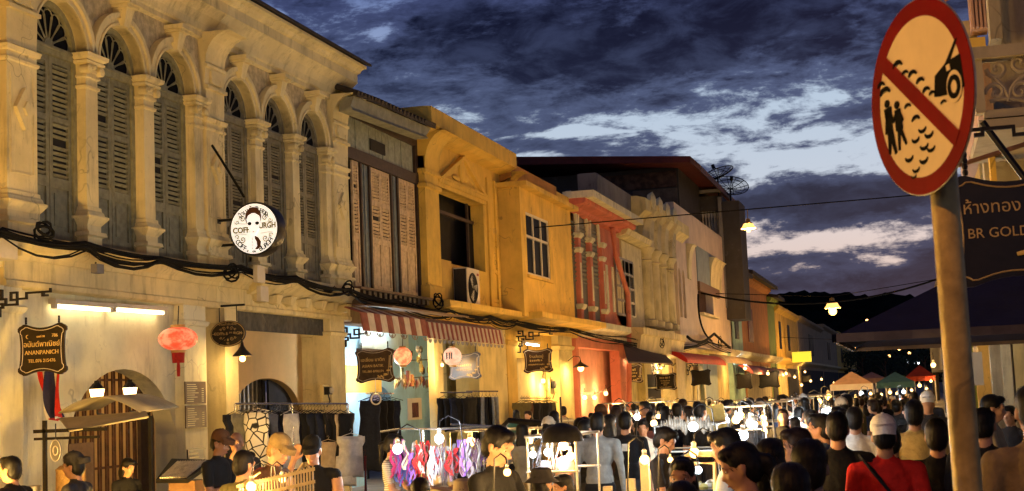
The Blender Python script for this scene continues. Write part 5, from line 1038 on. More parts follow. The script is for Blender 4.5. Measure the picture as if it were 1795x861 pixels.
LACE = mat('grey_lace', (.30, .27, .24), .8, .2, 10, 0, 0); CRED = mat('faded_red_canvas', (.26, .075, .05), .85, .2, 6, .2); CCR = mat('cream_canvas', (.62, .52, .40), .85, .12, 6, .25)
XA = W+1.0
aw = strip_awning(632, 745, 11, 545, 562, .36, XA, CRED, CCR, 'red and cream striped awning above the batik shop')
strip_awning(746, 880, 36, 562, 578, .36, XA+.0, mat('dull_red_canvas', (.20, .035, .03), .85, .2, 6, .2), mat('dull_cream_canvas', (.45, .36, .28), .85, .12, 6, .25), 'narrow striped awning continuing toward the yellow house')
b = MB(); ya, yb = fy(628, 575, X3), fy(712, 590, X3); z0_, z1_ = fz(668, 612, X3+.1), fz(668, 572, X3+.1)
for i in range(4): b = MB(); b.box(X3+.02, X3+.06, ya+(yb-ya)*i/4, ya+(yb-ya)*(i+1)/4-.02, z0_, z1_); b.build('transom_panel', mat('pale_cyan_panel', (.55, .72, .74), .6, .05, 3, .1), h3)
b = MB(); b.box(X3+.02, X3+.12, ya-.2, yb+.1, z0_-.12, z0_-.01); b.build('transom_rail', DKWOOD, h3)
def slab_awning(p, X0, X1, m, label, th=.05, name='awning'):
    """p: four photograph points: wall-left, wall-right on plane X0, then outer-right, outer-left on plane X1"""
    P = [(X0, *onX(*p[0], X0)), (X0, *onX(*p[1], X0)), (X1, *onX(*p[2], X1)), (X1, *onX(*p[3], X1))]
    b = MB(); b.hexa([tuple(Vector(q)-Vector((0, 0, th))) for q in P]+P); return tag(b.build(name, m), label, 'awning')
slab_awning([(1092, 600), (1165, 620), (1180, 636), (1100, 634)], W, W+1.6, mat('dark_brown_awning', (.05, .022, .014), .8, .3, 4, .3), 'dark brown lean-to awning beside the coral pipe')
def barrel_awning(p0, p1, qt, qb, X, m, label):
    ya, yb = fy(p0, qt, X), fy(p1, qt, X); zt, zb_ = fz(p0, qt, X-.5), fz(p0, qb, X); b = MB(); pr = [(X-.9*math.cos(q)*0-.9+.9*math.sin(q), zb_+(zt-zb_)*math.cos(q)) for q in np.linspace(0, PI/2, 8)]; pr = [(X-.9, zt)]+pr[1:]
    b.ext(pr+[(X-.03, zb_), (X-.9, zt-.05)], 'y', ya, yb); return tag(b.build('awning', m), label, 'awning')
barrel_awning(1205, 1272, 617, 636, W+1.2, mat('red_vinyl_awning', (.50, .020, .010), .7, .15, 2, .15), 'red vinyl barrel awning left of the pale one'); barrel_awning(1273, 1318, 622, 636, W+1.2, mat('beige_vinyl_awning', (.55, .40, .22), .7, .15, 2, .15), 'beige barrel awning right of the red one')
barrel_awning(1320, 1352, 640, 656, W+1.3, mat('maroon_awning', (.16, .02, .015), .6, .15, 2, .15), 'maroon awning above the cluster of dark signs'); barrel_awning(1356, 1386, 645, 660, W+1.3, mat('rust_awning', (.22, .08, .03), .6, .2, 2, .2), 'rust coloured awning past the maroon one')
# ================================================================== air conditioner, flag, fittings
Xac = W+.42; y0_, y1_ = fy(820, 505, Xac), fy(841, 505, Xac); z0_, z1_ = fz(830, 541, Xac), fz(830, 471, Xac)
t = thing('air_conditioner', (W+.2, y0_, z0_), 'beige air conditioner outdoor unit below the dark window', 'air conditioner'); XS = W+.06; y0_ -= .0
b = MB(); b.box(XS, Xac, y0_, y1_, z0_, z1_); b.build('casing', mat('beige_ac_casing', (.58, .50, .38), .5, .1, 4, .2), t, bevel=.015)
b = MB(); yc = y0_+(y1_-y0_)*.42; zc = (z0_+z1_)/2; r_ = min(.40*(z1_-z0_), .38*(y1_-y0_)); b.lathe((Xac, yc, zc), [(r_, .002), (r_, .012)], 24, 'x'); b.build('fan_opening', VOID, t)
for k in range(5): b = MB(); rr = r_*(.2+.18*k); b.tube([(Xac+.02, yc+rr*math.cos(2*PI*i/20), zc+rr*math.sin(2*PI*i/20)) for i in range(21)], .006, 4); b.build('guard_ring', BLACK, t)
for k in range(3): a = k*2.1; b = MB(); b.hexa([(Xac+.013, yc+.06*math.cos(a), zc+.06*math.sin(a)), (Xac+.013, yc+r_*.85*math.cos(a-.3), zc+r_*.85*math.sin(a-.3)), (Xac+.013, yc+r_*.85*math.cos(a+.35), zc+r_*.85*math.sin(a+.35)), (Xac+.013, yc+.06*math.cos(a+1.2), zc+.06*math.sin(a+1.2))]+[(Xac+.02, yc+.06*math.cos(a), zc+.06*math.sin(a)), (Xac+.018, yc+r_*.85*math.cos(a-.3), zc+r_*.85*math.sin(a-.3)), (Xac+.026, yc+r_*.85*math.cos(a+.35), zc+r_*.85*math.sin(a+.35)), (Xac+.026, yc+.06*math.cos(a+1.2), zc+.06*math.sin(a+1.2))]); b.build('fan_blade', mat('grey_fan_blade', (.3, .28, .24), .5, .1, 5), t)
for i in range(12): b = MB(); xx = XS+.03+i*(Xac-XS-.06)/12; b.box(xx, xx+.006, y0_-.012, y0_-.001, z0_+.06, z1_-.04); b.build('coil_fin', mat('black_fin', (.02, .02, .02), .6, .2, 5), t)
b = MB(); b.box(XS+.02, Xac-.03, y0_-.008, y0_-.0005, z0_+.05, z1_-.03); b.build('coil_backing', VOID, t)
b = MB(); b.box(Xac, Xac+.004, y1_-.22, y1_-.06, z1_-.16, z1_-.10); b.build('badge', mat('badge_red', (.25, .02, .02), .5, 0, 1), t)
for yy in (y0_+.1, y1_-.2): b = MB(); b.box(W, Xac+.05, yy, yy+.05, z0_-.06, z0_-.001); b.build('mounting_arm', BLACK, t)
b = MB(); b.box(W+.002, W+.05, y0_-.9, y0_-.05, z0_-.05, z1_+.15); tag(b.build('backing_board', plaster('yellow_board', (.5, .33, .08), .3)), 'plain board behind the air conditioner', 'board')
# flag
Yf = 15.2; t = thing('flag', (*onY(75, 650, Yf)[:1], Yf, onY(75, 650, Yf)[1]), 'striped red white and blue flag hanging under the black sign', 'flag')
FR, FWH, FBL = cloth('flag_red', (.50, .03, .02)), cloth('flag_white', (.68, .62, .55)), cloth('flag_blue', (.03, .03, .09))
ox, oz = onY(62, 652, Yf); sf = Yf/FPX
b = MB(); vs = []; rows, cols = 16, 12; mats_ = [FR, FWH, FBL, FBL, FWH, FR]
for j in range(rows+1):
    v = j/rows
    for i in range(cols+1):
        u = i/cols; wd_ = 54*(1-.62*v**1.6); x = 4+u*wd_+34*v*v+6*math.sin(u*7+v*3)*(v*.8); z = -v*100+8*math.sin(u*3.1)*v; y = .10*math.sin(u*11+v*2.0)*(.3+v)
        vs.append((ox+x*sf, Yf+y, oz+z*sf))
for th in (0, .008):
    for j in range(rows):
        for i in range(cols): a = j*(cols+1)+i; b.mi = [0, 1, 2, 2, 1, 0][min(5, i//2)]; b.add([tuple(Vector(vs[k])+Vector((0, th, 0))) for k in (a, a+1, a+cols+2, a+cols+1)], [(0, 1, 2, 3)])
b.build('flag_cloth', [FR, FWH, FBL], t, smooth='all')
# cart awning with curved canvas, posts and lamps
Yc = 14.2; t = thing('coffee_cart', (onY(100, 800, Yc)[0], Yc, 0), 'drink cart with curved canvas roof and black posts before the gate', 'stall')
CAN = mat('khaki_canvas', (.40, .35, .23), .75, .12, 4, .25); a0 = onY(58, 735, Yc); a1 = onY(240, 733, Yc); x0_, x1_ = a0[0], a1[0]; zl = a0[1]
b = MB(); vs = []; fs = []; n = 10
for i in range(n+1):
    q = i/n; xx = x0_+(onY(205, 730, Yc)[0]-x0_)*q; hh = .26*math.sin(PI*(.12+.80*q))
    vs += [(xx, Yc+.5, zl-.03+hh), (xx, Yc+1.4, zl+hh*.9+.02), (xx, Yc+.5, zl-.045+hh), (xx, Yc+1.4, zl+hh*.9)]
for i in range(n): a = i*4; fs += [(a, a+1, a+5, a+4), (a+2, a+6, a+7, a+3), (a, a+4, a+6, a+2), (a+1, a+3, a+7, a+5)]
fs += [(0, 2, 3, 1), (n*4, n*4+1, n*4+3, n*4+2)]; b.add(vs, fs); b.build('canvas_hood', CAN, t, smooth='all')
b = MB(); b.hexa([(x0_+.5, Yc-.05, zl-.16), (x1_, Yc+.25, zl-.04), (x1_-.2, Yc+.55, zl+.02), (x0_, Yc+.52, zl-.02), (x0_+.5, Yc-.05, zl-.145), (x1_, Yc+.25, zl-.02), (x1_-.2, Yc+.55, zl+.04), (x0_, Yc+.52, zl-.0)]); b.build('canvas_brim', CAN, t)
for (p, yy) in ((77, 0), (190, .9)): xx = onY(p, 800, Yc)[0]; b = MB(); b.box(xx-.02, xx+.02, Yc+yy, Yc+yy+.04, 0, zl-.02); b.build('post', BLACK, t)
b = MB(); b.box(x0_, x1_-.4, Yc, Yc+.04, zl-.16, zl-.12); b.box(x0_, x1_-.5, Yc+.01, Yc+.05, zl-.24, zl-.21); b.build('rail', BLACK, t)
b = MB(); b.box(x0_-.1, onY(150, 840, Yc)[0], Yc-.1, Yc+.8, .85, .93); b.build('counter', BRWOOD, t); b = MB(); b.box(x0_-.05, onY(146, 840, Yc)[0], Yc, Yc+.7, .1, .85); b.build('cabinet', DKWOOD, t)
x, z = onY(97, 790, Yc-.1); t = thing('oval_plaque', (x, Yc-.1, z), 'grey oval plaque hanging from the cart rail', 'sign'); b = MB(); b.ext([(x+.07*math.cos(q), z+.125*math.sin(q)) for q in np.linspace(0, 2*PI, 24, False)], 'y', Yc-.1, Yc-.08); b.build('board', GREY, t)
b = MB(); b.tube([(x+.065*math.cos(q), Yc-.103, z+.118*math.sin(q)) for q in np.linspace(0, 2*PI, 25)], .005, 4); b.tube([(x+.03*math.cos(q), Yc-.103, z+.05*math.sin(q)) for q in np.linspace(0, 2*PI, 17)], .007, 4); b.build('emblem', SILV, t); b = MB(); b.tube([(x, Yc-.09, z+.12), (x, Yc-.09, z+.3)], .008, 4); b.build('hanger', BLACK, t)
x, z = onY(120, 835, Yc+.2); t = thing('drink_urn', (x, Yc+.2, .93), 'tall woven drum on the cart counter', 'container'); b = MB(); b.lathe((x, Yc+.25, .93), [(.16, 0), (.17, .05), (.165, .36), (.17, .40), (.12, .44)], 20); b.build('body', mat('woven_straw', (.36, .22, .09), .8, .3, 25, .1, .4, 90), t, smooth=True); b = MB(); b.tube([(x+.12, Yc+.1, 1.2), (x+.2, Yc+.06, 1.24), (x+.19, Yc+.05, 1.14)], .015, 6); b.build('handle', BLACK, t)
x, z = onY(60, 835, Yc+.1); t = tag(MB().lathe((x, Yc+.1, .93), [(.07, 0), (.085, .22), (.08, .23), (.07, .22)], 14).build('steel_cup', STEEL, smooth=True), 'shiny steel pot at the left end of the cart counter', 'pot')
# gate lanterns
def post_lantern(px, py, Y, label, st=40., r=.10, wall=True):
    x, z = onY(px, py, Y); t = thing('lantern_lamp', (x, Y, z), label, 'lamp'); b = MB(); b.lathe((x, Y, z), [(r*.3, r*1.9), (r*.35, r*1.6), (r*.9, r*1.0), (r*1.05, r*.85)], 8); b.build('lamp_cap', BLACK, t)
    b = MB(); b.lathe((x, Y, z), [(r*.95, r*.83), (r*.7, -r*.4), (r*.1, -r*.5)], 8); b.build('lamp_glass', emit('lantern_glow', (1, .62, .26), 8.), t); b = MB(); b.tube([(x, Y, z-r*.5), (x, Y, z-r*2.2), (x, Y+.35, z-r*2.6)], .012, 6); b.lathe((x, Y, z-r*.62), [(r*.5, 0), (r*.5, r*.1)], 8); b.build('arm', BLACK, t); return t
post_lantern(170, 694, 15.9, 'left glowing lantern lamp in front of the rusty gate'); post_lantern(228, 691, 16.6, 'right glowing lantern lamp in front of the rusty gate')
def tube_light(px0, py0, px1, py1, X, label, st, col, r=.022):
    a = Vector((X, *onX(px0, py0, X))); c = Vector((X, *onX(px1, py1, X))); t = thing('fluorescent_lamp', tuple(a), label, 'lamp')
    b = MB(); b.tube([a, c], r, 10); b.build('tube', emit('tube_'+label[:6], col, st), t, smooth='all')
    b = MB(); b.hexa([(X-.06, a.y-.04, a.z+.03), (X+.05, a.y-.04, a.z+.03), (X+.05, c.y+.04, c.z+.03), (X-.06, c.y+.04, c.z+.03), (X-.06, a.y-.04, a.z+.09), (X+.05, a.y-.04, a.z+.09), (X+.05, c.y+.04, c.z+.09), (X-.06, c.y+.04, c.z+.09)]); b.build('housing', PLAST, t)
    for e in (a, c): b = MB(); b.box(X-.03, X+.03, e.y-.03, e.y+.03, e.z-.03, e.z+.03); b.build('end_cap', PLAST, t)
tube_light(95, 537, 193, 544, W-.05, 'long warm fluorescent tube under the beam, first length', 11., (1, .80, .46)); tube_light(199, 543, 287, 549, W-.05, 'second fluorescent tube under the beam, nearer the red lantern', 11., (1, .80, .46))
tube_light(920, 603, 944, 606, W+.3, 'short fluorescent lamp above the shop with hung shirts', 40., (1, .85, .55)); tube_light(1098, 632, 1114, 634, W+.1, 'tiny strip lamp beside the coral downpipe', 30., (1, .8, .4)); tube_light(640, 571, 700, 579, X3+.3, 'cool strip lamp washing the cyan transom panels', 22., (.8, .95, 1.))
def cone_lamp(px, py, X, label, m=None, r=.15, arm=True, rb_=.05):
    y, z = onX(px, py, X); t = thing('wall_lamp', (X, y, z), label, 'lamp'); b = MB(); b.lathe((X, y, z), [(.02, .26), (.03, .2), (r*.45, .14), (r, .055), (r*1.02, .04)], 12, cap=False); b.build('lamp_shade', mat('dark_tin_shade', (.05, .04, .03), .5, .3, 8, 0, 0, metal=.5), t, smooth=True)
    glow((X, y, z), rb_, t, m[0], m[1])
    if arm: b = MB(); b.tube([(X, y, z+.26), (X-.02, y, z+.36), (X-.2, y, z+.40), (X-.4, y, z+.25)], .013, 6); b.build('arm', BLACK, t)
cone_lamp(425, 629, W+.42, 'cone shaded bulb lamp below the oval bronze sign', ((1, .60, .20), 110.)); cone_lamp(1018, 646, W+.5, 'gooseneck lamp glowing on the coral shopfront', ((1, .58, .20), 330.), .25, True, .10)
# ================================================================== people
def voxel(prims, vox, smooth=4, fac=.5):
    b = MB()
    for k in prims:
        if k[0] == 'c': _, a, c, r0, r1 = k[:5]; a, c = Vector(a), Vector(c); n = 5; b.tube([a+(a-c).normalized()*r0*.55, a, a.lerp(c, .5), c, c+(c-a).normalized()*r1*.55], [r0*.75, r0, (r0+r1)/2, r1, r1*.75], 12)
        else:
            _, cen, r, M_ = k[:4]; e = MB(); e.ell((0, 0, 0), r, 16, 11); b.add([tuple(Vector(cen)+(M_ @ Vector(v) if M_ else Vector(v))) for v in e.V], e.F)
    me = bpy.data.meshes.new('tmp'); me.from_pydata(b.V, [], b.F); bm = bmesh.new(); bm.from_mesh(me); bmesh.ops.recalc_face_normals(bm, faces=bm.faces); bm.to_mesh(me); bm.free()
    o = bpy.data.objects.new('tmp', me); COL.objects.link(o); md = o.modifiers.new('r', 'REMESH'); md.mode = 'VOXEL'; md.voxel_size = vox; md.use_smooth_shade = True
    sm = o.modifiers.new('s', 'SMOOTH'); sm.iterations = smooth; sm.factor = fac
    dg = bpy.context.evaluated_depsgraph_get(); ev = o.evaluated_get(dg); m2 = bpy.data.meshes.new_from_object(ev); bpy.data.objects.remove(o); bpy.data.meshes.remove(me); return m2
SK, SHIRT, SLV, FOREA, TRS, SHIN, SHOE = range(7)
def head_prims(HM):
    T = lambda v: tuple(HM @ Vector(v)); M_ = HM.to_3x3(); E = lambda c, r, tg=SK: ('e', T(c), r, M_, tg)
    pr = [E((-.012, 0, .035), (.098, .077, .092)), E((.012, 0, -.03), (.078, .064, .085)), E((.040, 0, -.085), (.042, .042, .032)), E((.078, 0, .035), (.022, .058, .030)),
          ('c', T((.088, 0, .015)), T((.113, 0, -.028)), .008, .015, SK), E((.104, .010, -.032), (.011, .010, .008)), E((.104, -.010, -.032), (.011, .010, .008)),
          E((.086, 0, -.062), (.014, .026, .010)), E((.084, 0, -.078), (.014, .022, .009)), E((.066, .035, -.02), (.024, .022, .022)), E((.066, -.035, -.02), (.024, .022, .022)), E((.082, .028, .034), (.012, .024, .008)), E((.082, -.028, .034), (.012, .024, .008))]
    for s in (-1, 1): pr += [E((-.008, s*.080, -.008), (.018, .009, .032)), E((-.014, s*.084, -.002), (.016, .006, .024))]
    return pr
def body_proto(pose, vox, sleeve='tee', lean=0., hp=0., hy=0., fem=False, fingers=False):
    """facing +x, standing on z=0, 1.70 m tall"""
    sw = .172 if fem else .195; cr = .150 if fem else .172
    bend = Matrix.Translation((0, 0, .95)) @ Matrix.Rotation(lean, 4, 'Y') @ Matrix.Translation((0, 0, -.95))
    B = lambda v: tuple(bend @ Vector(v)); M3 = bend.to_3x3()
    P = [('e', B((0, 0, 1.28)), (.112, cr, .20), M3, SHIRT), ('e', B((.005, 0, 1.07)), (.108, cr*.86, .17), M3, SHIRT), ('c', B((-.01, -sw+.035, 1.385)), B((-.01, sw-.035, 1.385)), .062, .062, SHIRT), ('e', B((-.03, 0, 1.36)), (.085, cr*.82, .10), M3, SHIRT),
         ('e', (0, 0, .945), (.118, .165 if fem else .158, .13), None, TRS), ('e', B((.0, 0, 1.0)), (.122, cr*.93, .09), M3, SHIRT)]
    if fem: P += [('e', B((.075, s*.065, 1.255)), (.055, .06, .06), M3, SHIRT) for s in (-1, 1)]
    P += [('c', B((-.018, 0, 1.40)), B((.006, 0, 1.515)), .058, .054, SK)]
    st = {'walk': ((.14, -.16), (.02, .05)), }.get(pose, ((.0, .0), (.0, .0)))
    for s, fx in ((-1, st[0][0]), (1, st[0][1])):
        hip = (0, s*.088, .92); kn = (.02+fx*.45, s*.10, .50); an = (-.02+fx, s*.105, .09)
        P += [('c', hip, kn, .088, .060, TRS), ('c', kn, an, .056, .040, SHIN), ('c', (an[0]-.03, an[1], .04), (an[0]+.14, an[1]+s*.02, .035), .042, .034, SHOE)]
    arms = {'stand': [((-.03, .245, 1.10), (.05, .25, .86)), ((-.03, -.245, 1.10), (.05, -.25, .86))], 'walk': [((-.10, .24, 1.11), (.0, .25, .88)), ((.06, -.24, 1.11), (.20, -.22, .92))],
            'phone': [((.03, .22, 1.11), (.26, .09, 1.16)), ((.03, -.22, 1.11), (.26, -.07, 1.18))], 'browse': [((.10, .23, 1.12), (.34, .14, 1.05)), ((.06, -.23, 1.10), (.30, -.10, 1.0))],
            'handup': [((.02, .245, 1.10), (.14, .22, .90)), ((.17, -.27, 1.20), (.13, -.15, 1.52))], 'chin': [((.02, .24, 1.10), (.2, .06, 1.12)), ((.12, -.18, 1.13), (.12, -.04, 1.42))]}[pose]
    for s, (el_, wr) in zip((1, -1), arms):
        sh = B((-.012, s*sw, 1.375)); el_ = B(el_); wr = B(wr); shv, elv, wrv = Vector(sh), Vector(el_), Vector(wr); mid = shv.lerp(elv, .62)
        P += [('e', tuple(shv), (.060, .058, .062), M3, SHIRT), ('c', sh, tuple(mid), .058, .055, SLV), ('c', tuple(shv.lerp(elv, .5)), el_, .045, .040, FOREA), ('c', el_, wr, .041, .028, FOREA)]
        d = (wrv-elv).normalized(); side = Vector((0, s, 0)); n_ = d.cross(side).normalized(); side = n_.cross(d).normalized(); pc_ = wrv+d*.045
        RMt = Matrix((d, side, n_)).transposed(); P += [('e', tuple(pc_), (.050, .040, .020) if fingers else (.055, .036, .024), RMt, SK)]
        if fingers:
            for i, (o, ln) in enumerate(((-.030, .065), (-.010, .078), (.010, .072), (.029, .055))):
                p0 = pc_+d*.042+side*o; p1 = p0+d*ln*.5-n_*s*.008; p2 = p1+d*ln*.45-n_*s*.022; P += [('c', tuple(p0), tuple(p1), .0095, .009, SK), ('c', tuple(p1), tuple(p2), .009, .0075, SK)]
            t0 = pc_-d*.01-side*.03; t1 = t0+d*.035-side*.03; P += [('c', tuple(t0), tuple(t1), .012, .010, SK), ('c', tuple(t1), tuple(t1+d*.03-n_*s*.008), .010, .008, SK)]
        else: P += [('c', tuple(pc_+d*.03), tuple(pc_+d*.09-n_*s*.01), .026, .018, SK), ('c', tuple(pc_-side*.02), tuple(pc_+d*.05-side*.045), .012, .010, SK)]
    HM = bend @ Matrix.Translation((.028, 0, 1.59)) @ Matrix.Rotation(hy, 4, 'Z') @ Matrix.Rotation(hp-lean*.3, 4, 'Y') @ Matrix.Scale(.94, 4)
    P += head_prims(HM)
    me = voxel(P, vox, 5 if vox < .02 else 3)
    nf = len(me.polygons); C_ = np.zeros(nf*3); me.polygons.foreach_get('center', C_); C_ = C_.reshape(-1, 3); best = np.full(nf, 9e9); tg = np.zeros(nf, int)
    for k in P:
        if k[0] == 'c':
            a, c = np.array(k[1]), np.array(k[2]); ab = c-a; t = np.clip(((C_-a)@ab)/max(1e-9, ab@ab), 0, 1); d = np.linalg.norm(C_-a-t[:, None]*ab, axis=1)-(k[3]+(k[4]-k[3])*t); tag_ = k[5]
        else:
            M_ = np.array(k[3]) if k[3] else np.eye(3); q = (C_-np.array(k[1]))@M_; r = np.array(k[2]); s = np.linalg.norm(q/r, axis=1); d = (s-1)*min(r); tag_ = k[4]
        if tag_ in (SHIRT,): d = d-.006
        u = d < best; best[u] = d[u]; tg[u] = tag_
    me.materials.clear()
    for _ in range(7): me.materials.append(None)
    me.polygons.foreach_set('material_index', tg.tolist()); me.polygons.foreach_set('use_smooth', [True]*nf); me.name = 'person_body'
    return me, HM
def hair_proto(style, vox):
    E = lambda c, r, M_=None: ('e', c, r, M_)
    P = [E((-.022, 0, .050), (.104, .086, .094)), E((-.048, 0, .0), (.078, .082, .10))]
    if style == 'short': P += [E((.045, 0, .105), (.05, .062, .035)), E((-.07, 0, -.04), (.045, .066, .05))]
    elif style == 'crop': P = [E((-.020, 0, .050), (.101, .082, .088)), E((-.05, 0, -.0), (.066, .078, .085)), E((.04, 0, .10), (.045, .05, .03))]
    elif style == 'bob': P += [E((-.04, s*.062, -.06), (.062, .030, .10)) for s in (-1, 1)]+[E((-.075, 0, -.07), (.045, .08, .10)), E((.05, .02, .10), (.05, .06, .035))]
    elif style == 'long': P += [E((-.035, s*.064, -.07), (.055, .028, .12)) for s in (-1, 1)]+[E((-.085, 0, -.14), (.045, .092, .20)), E((.045, -.02, .10), (.055, .06, .04))]
    elif style == 'tail': P += [('c', (-.10, 0, .02), (-.15, 0, -.02), .035, .045), ('c', (-.15, 0, -.02), (-.135, .01, -.22), .042, .015), E((.04, .02, .10), (.055, .062, .035))]
    elif style == 'bun': P += [E((-.105, 0, .09), (.052, .052, .05)), E((.04, .0, .10), (.05, .06, .035))]
    m_ = voxel(P, vox, 3)
    me2 = m_; nv = len(me2.vertices); co = np.zeros(nv*3); me2.vertices.foreach_get('co', co); co = co.reshape(-1, 3)
    f = np.sin(co[:, 1]*260+co[:, 2]*40)*.0010+np.sin(co[:, 1]*520+co[:, 0]*110)*.0008; nn = co/np.maximum(.01, np.linalg.norm(co, axis=1))[:, None]; co += nn*f[:, None]
    me2.vertices.foreach_set('co', co.ravel()); me2.materials.clear(); me2.materials.append(None); me2.polygons.foreach_set('use_smooth', [True]*len(me2.polygons)); me2.name = 'hair'
    if vox < .015:                       # loose locks lying over the mass
        nr = np.zeros(nv*3); me2.vertices.foreach_get('normal', nr); nr = nr.reshape(-1, 3); me2.vertices.foreach_get('co', q_ := np.zeros(nv*3)); q_ = q_.reshape(-1, 3); bm = bmesh.new(); bm.from_mesh(me2); rs_ = random.Random(5)
        for _ in range(520):
            i = rs_.randrange(nv); p = Vector(q_[i]); n_ = Vector(nr[i]); dn = Vector((-.35, 0, -1.)); tg = (dn-n_*dn.dot(n_)); tg = tg.normalized() if tg.length > .05 else Vector((-1, 0, 0)); sd = n_.cross(tg).normalized(); ln = rs_.uniform(.03, .085); cv = rs_.uniform(-.3, .3); w0 = rs_.uniform(.0015, .004); prev = None
            for k in range(5):
                u = k/4; c0 = p+tg*ln*u+sd*cv*ln*u*u+n_*(.0035+.010*u*u*rs_.random()-.02*u*u*0)-n_*(.35*ln*u*u*1.2); wk = w0*(1-u*.85); a_, b_ = bm.verts.new(c0-sd*wk), bm.verts.new(c0+sd*wk)
                if prev: f_ = bm.faces.new((prev[0], prev[1], b_, a_)); f_.smooth = True
                prev = (a_, b_)
        bm.to_mesh(me2); bm.free()
    return me2
def cap_proto(kind):
    b = MB()
    if kind == 'bucket': b.lathe((-.01, 0, .05), [(.165, -.02), (.155, -.01), (.105, .03), (.098, .10), (.07, .115), (.001, .12)], 20)
    else:
        n = 20; rows = [(1.0, 0), (1.03, .03), (.95, .065), (.72, .098), (.35, .116), (.02, .12)]; vs = []; fs = []
        for k, z in rows: vs += [(-.015+.106*k*math.cos(2*PI*i/n), .088*k*math.sin(2*PI*i/n), .045+z) for i in range(n)]
        for i in range(len(rows)-1):
            for j in range(n): fs.append((i*n+j, i*n+(j+1) % n, (i+1)*n+(j+1) % n, (i+1)*n+j))
        fs.append(tuple(range(len(vs)-n, len(vs)))); b.add(vs, fs); d = -1 if kind == 'back' else 1
        vs = []; m_ = 9
        for i in range(m_):
            a = -1.05+2.1*i/(m_-1)
            for rr, zz in ((.098, .052), (.17, .040-.012*abs(a))):
                xx = d*(rr*math.cos(a)*(1. if rr < .1 else 1.05)); yy = (rr if rr < .1 else .105)*math.sin(a)*(.9 if rr < .1 else .85); vs += [(-.015+xx, yy, zz+.045-.045*0), (-.015+xx, yy, zz-.008)]
        fs = []
        for i in range(m_-1): a = i*4; fs += [(a, a+2, a+6, a+4), (a+1, a+5, a+7, a+3), (a+2, a+3, a+7, a+6)]
        b.add(vs, fs); b.lathe((-.015, 0, .163), [(.012, 0), (.011, .006), (.003, .009)], 8)
    me = bpy.data.meshes.new('cap'); me.from_pydata(b.V, [], b.F); bm = bmesh.new(); bm.from_mesh(me); bmesh.ops.recalc_face_normals(bm, faces=bm.faces); bm.to_mesh(me); bm.free(); me.materials.append(None); me.polygons.foreach_set('use_smooth', [True]*len(me.polygons)); me.set_sharp_from_angle(angle=R(50)); return me
BP = {}; HP = {}
def get_body(pose, lo, lean, hp, hy, fem, fingers):
    k = (pose, lo, lean, hp, hy, fem, fingers)
    if k not in BP: BP[k] = body_proto(pose, .034 if lo == 2 else (.020 if lo else (.0088 if fingers else .0115)), 'tee', lean, hp, hy, fem, fingers)
    return BP[k]
def get_hair(st, lo):
    if (st, lo) not in HP: HP[(st, lo)] = cap_proto(st[4:]) if st.startswith('cap_') else hair_proto(st, .022 if lo else .009)
    return HP[(st, lo)]
SKINS = [mat('warm_tan_skin', (.42, .22, .125), .55, .08, 12, 0, .04, 200, spec=.4), mat('brown_skin', (.27, .135, .075), .55, .08, 12, 0, .04, 200, spec=.4), mat('fair_skin', (.55, .31, .20), .55, .08, 12, 0, .04, 200, spec=.4)]
HAIRS = {'black': mat('black_hair', (.007, .006, .0055), .5, .3, 40, 0, .15, 300, spec=.25), 'brown': mat('dark_brown_hair', (.024, .013, .008), .5, .3, 40, 0, .15, 300, spec=.25), 'blond': mat('fair_hair', (.28, .17, .07), .5, .3, 40, 0, .3, 300)}
CL = {'black': (.010, .010, .011), 'dark': (.028, .026, .028), 'navy': (.014, .018, .035), 'grey': (.22, .22, .20), 'white': (.66, .64, .58), 'red': (.50, .018, .012), 'khaki': (.26, .19, .09), 'olive': (.11, .095, .04), 'beige': (.42, .34, .23), 'brown': (.09, .045, .022), 'blue': (.045, .075, .16), 'pink': (.46, .20, .18), 'maroon': (.10, .014, .018), 'cream': (.56, .48, .34), 'teal': (.03, .09, .09), 'yellow': (.52, .38, .14), 'floral': (.12, .07, .06)}
def cl(c): 
    m = mat('cotton_'+c, CL[c], .9, .15, 14, 0, 1.0, 10., spec=.2); return m
def stripes_mat():
    if 'striped_cotton' in MC: return MC['striped_cotton']
    m = mat('striped_cotton', (.62, .60, .56), .9, .05, 14); t = NT(m.node_tree); b = t.n['Principled BSDF']; g_ = t.new('ShaderNodeTexCoord'); w_ = t.new('ShaderNodeTexWave'); w_.bands_direction = 'Z'; w_.inputs['Scale'].default_value = 14; t.l.new(g_.outputs['Object'], w_.inputs['Vector'])
    t.put(b.inputs['Base Color'], t.mix(t.maprange(w_.outputs['Fac'], .25, .35), (.20, .17, .15), (.64, .62, .57))); return m
EYEM = mat('eye_white', (.55, .5, .45), .3, .02, 5, 0, 0); IRIS = mat('dark_iris', (.01, .006, .004), .2, .1, 5, 0, 0); LIP = mat('lip_skin', (.36, .12, .085), .5, .05, 5, 0, 0)
_fm = {}
def face_mesh(kind):
    if kind not in _fm:
        b = MB()
        if kind == 'eye': b.ell((0, 0, 0), (.006, .014, .0065), 10, 6)
        elif kind == 'iris': b.ell((0, 0, 0), (.005, .0062, .0062), 8, 6)
        elif kind == 'eyebrow': b.tube([(-.004, -.019, -.002), (.002, -.006, .003), (.002, .008, .003), (-.004, .021, -.002)], [.0022, .0036, .0034, .0018], 5)
        elif kind == 'lips': b.tube([(-.008, -.023, 0), (.0, -.009, .003), (.002, 0, .0015), (.0, .009, .003), (-.008, .023, 0)], [.002, .0052, .005, .0052, .002], 6)
        me = bpy.data.meshes.new(kind); me.from_pydata(b.V, [], b.F); me.polygons.foreach_set('use_smooth', [True]*len(me.polygons)); me.materials.append({'eye': EYEM, 'iris': IRIS, 'eyebrow': HAIRS['black'], 'lips': LIP}[kind]); _fm[kind] = me
    return _fm[kind]
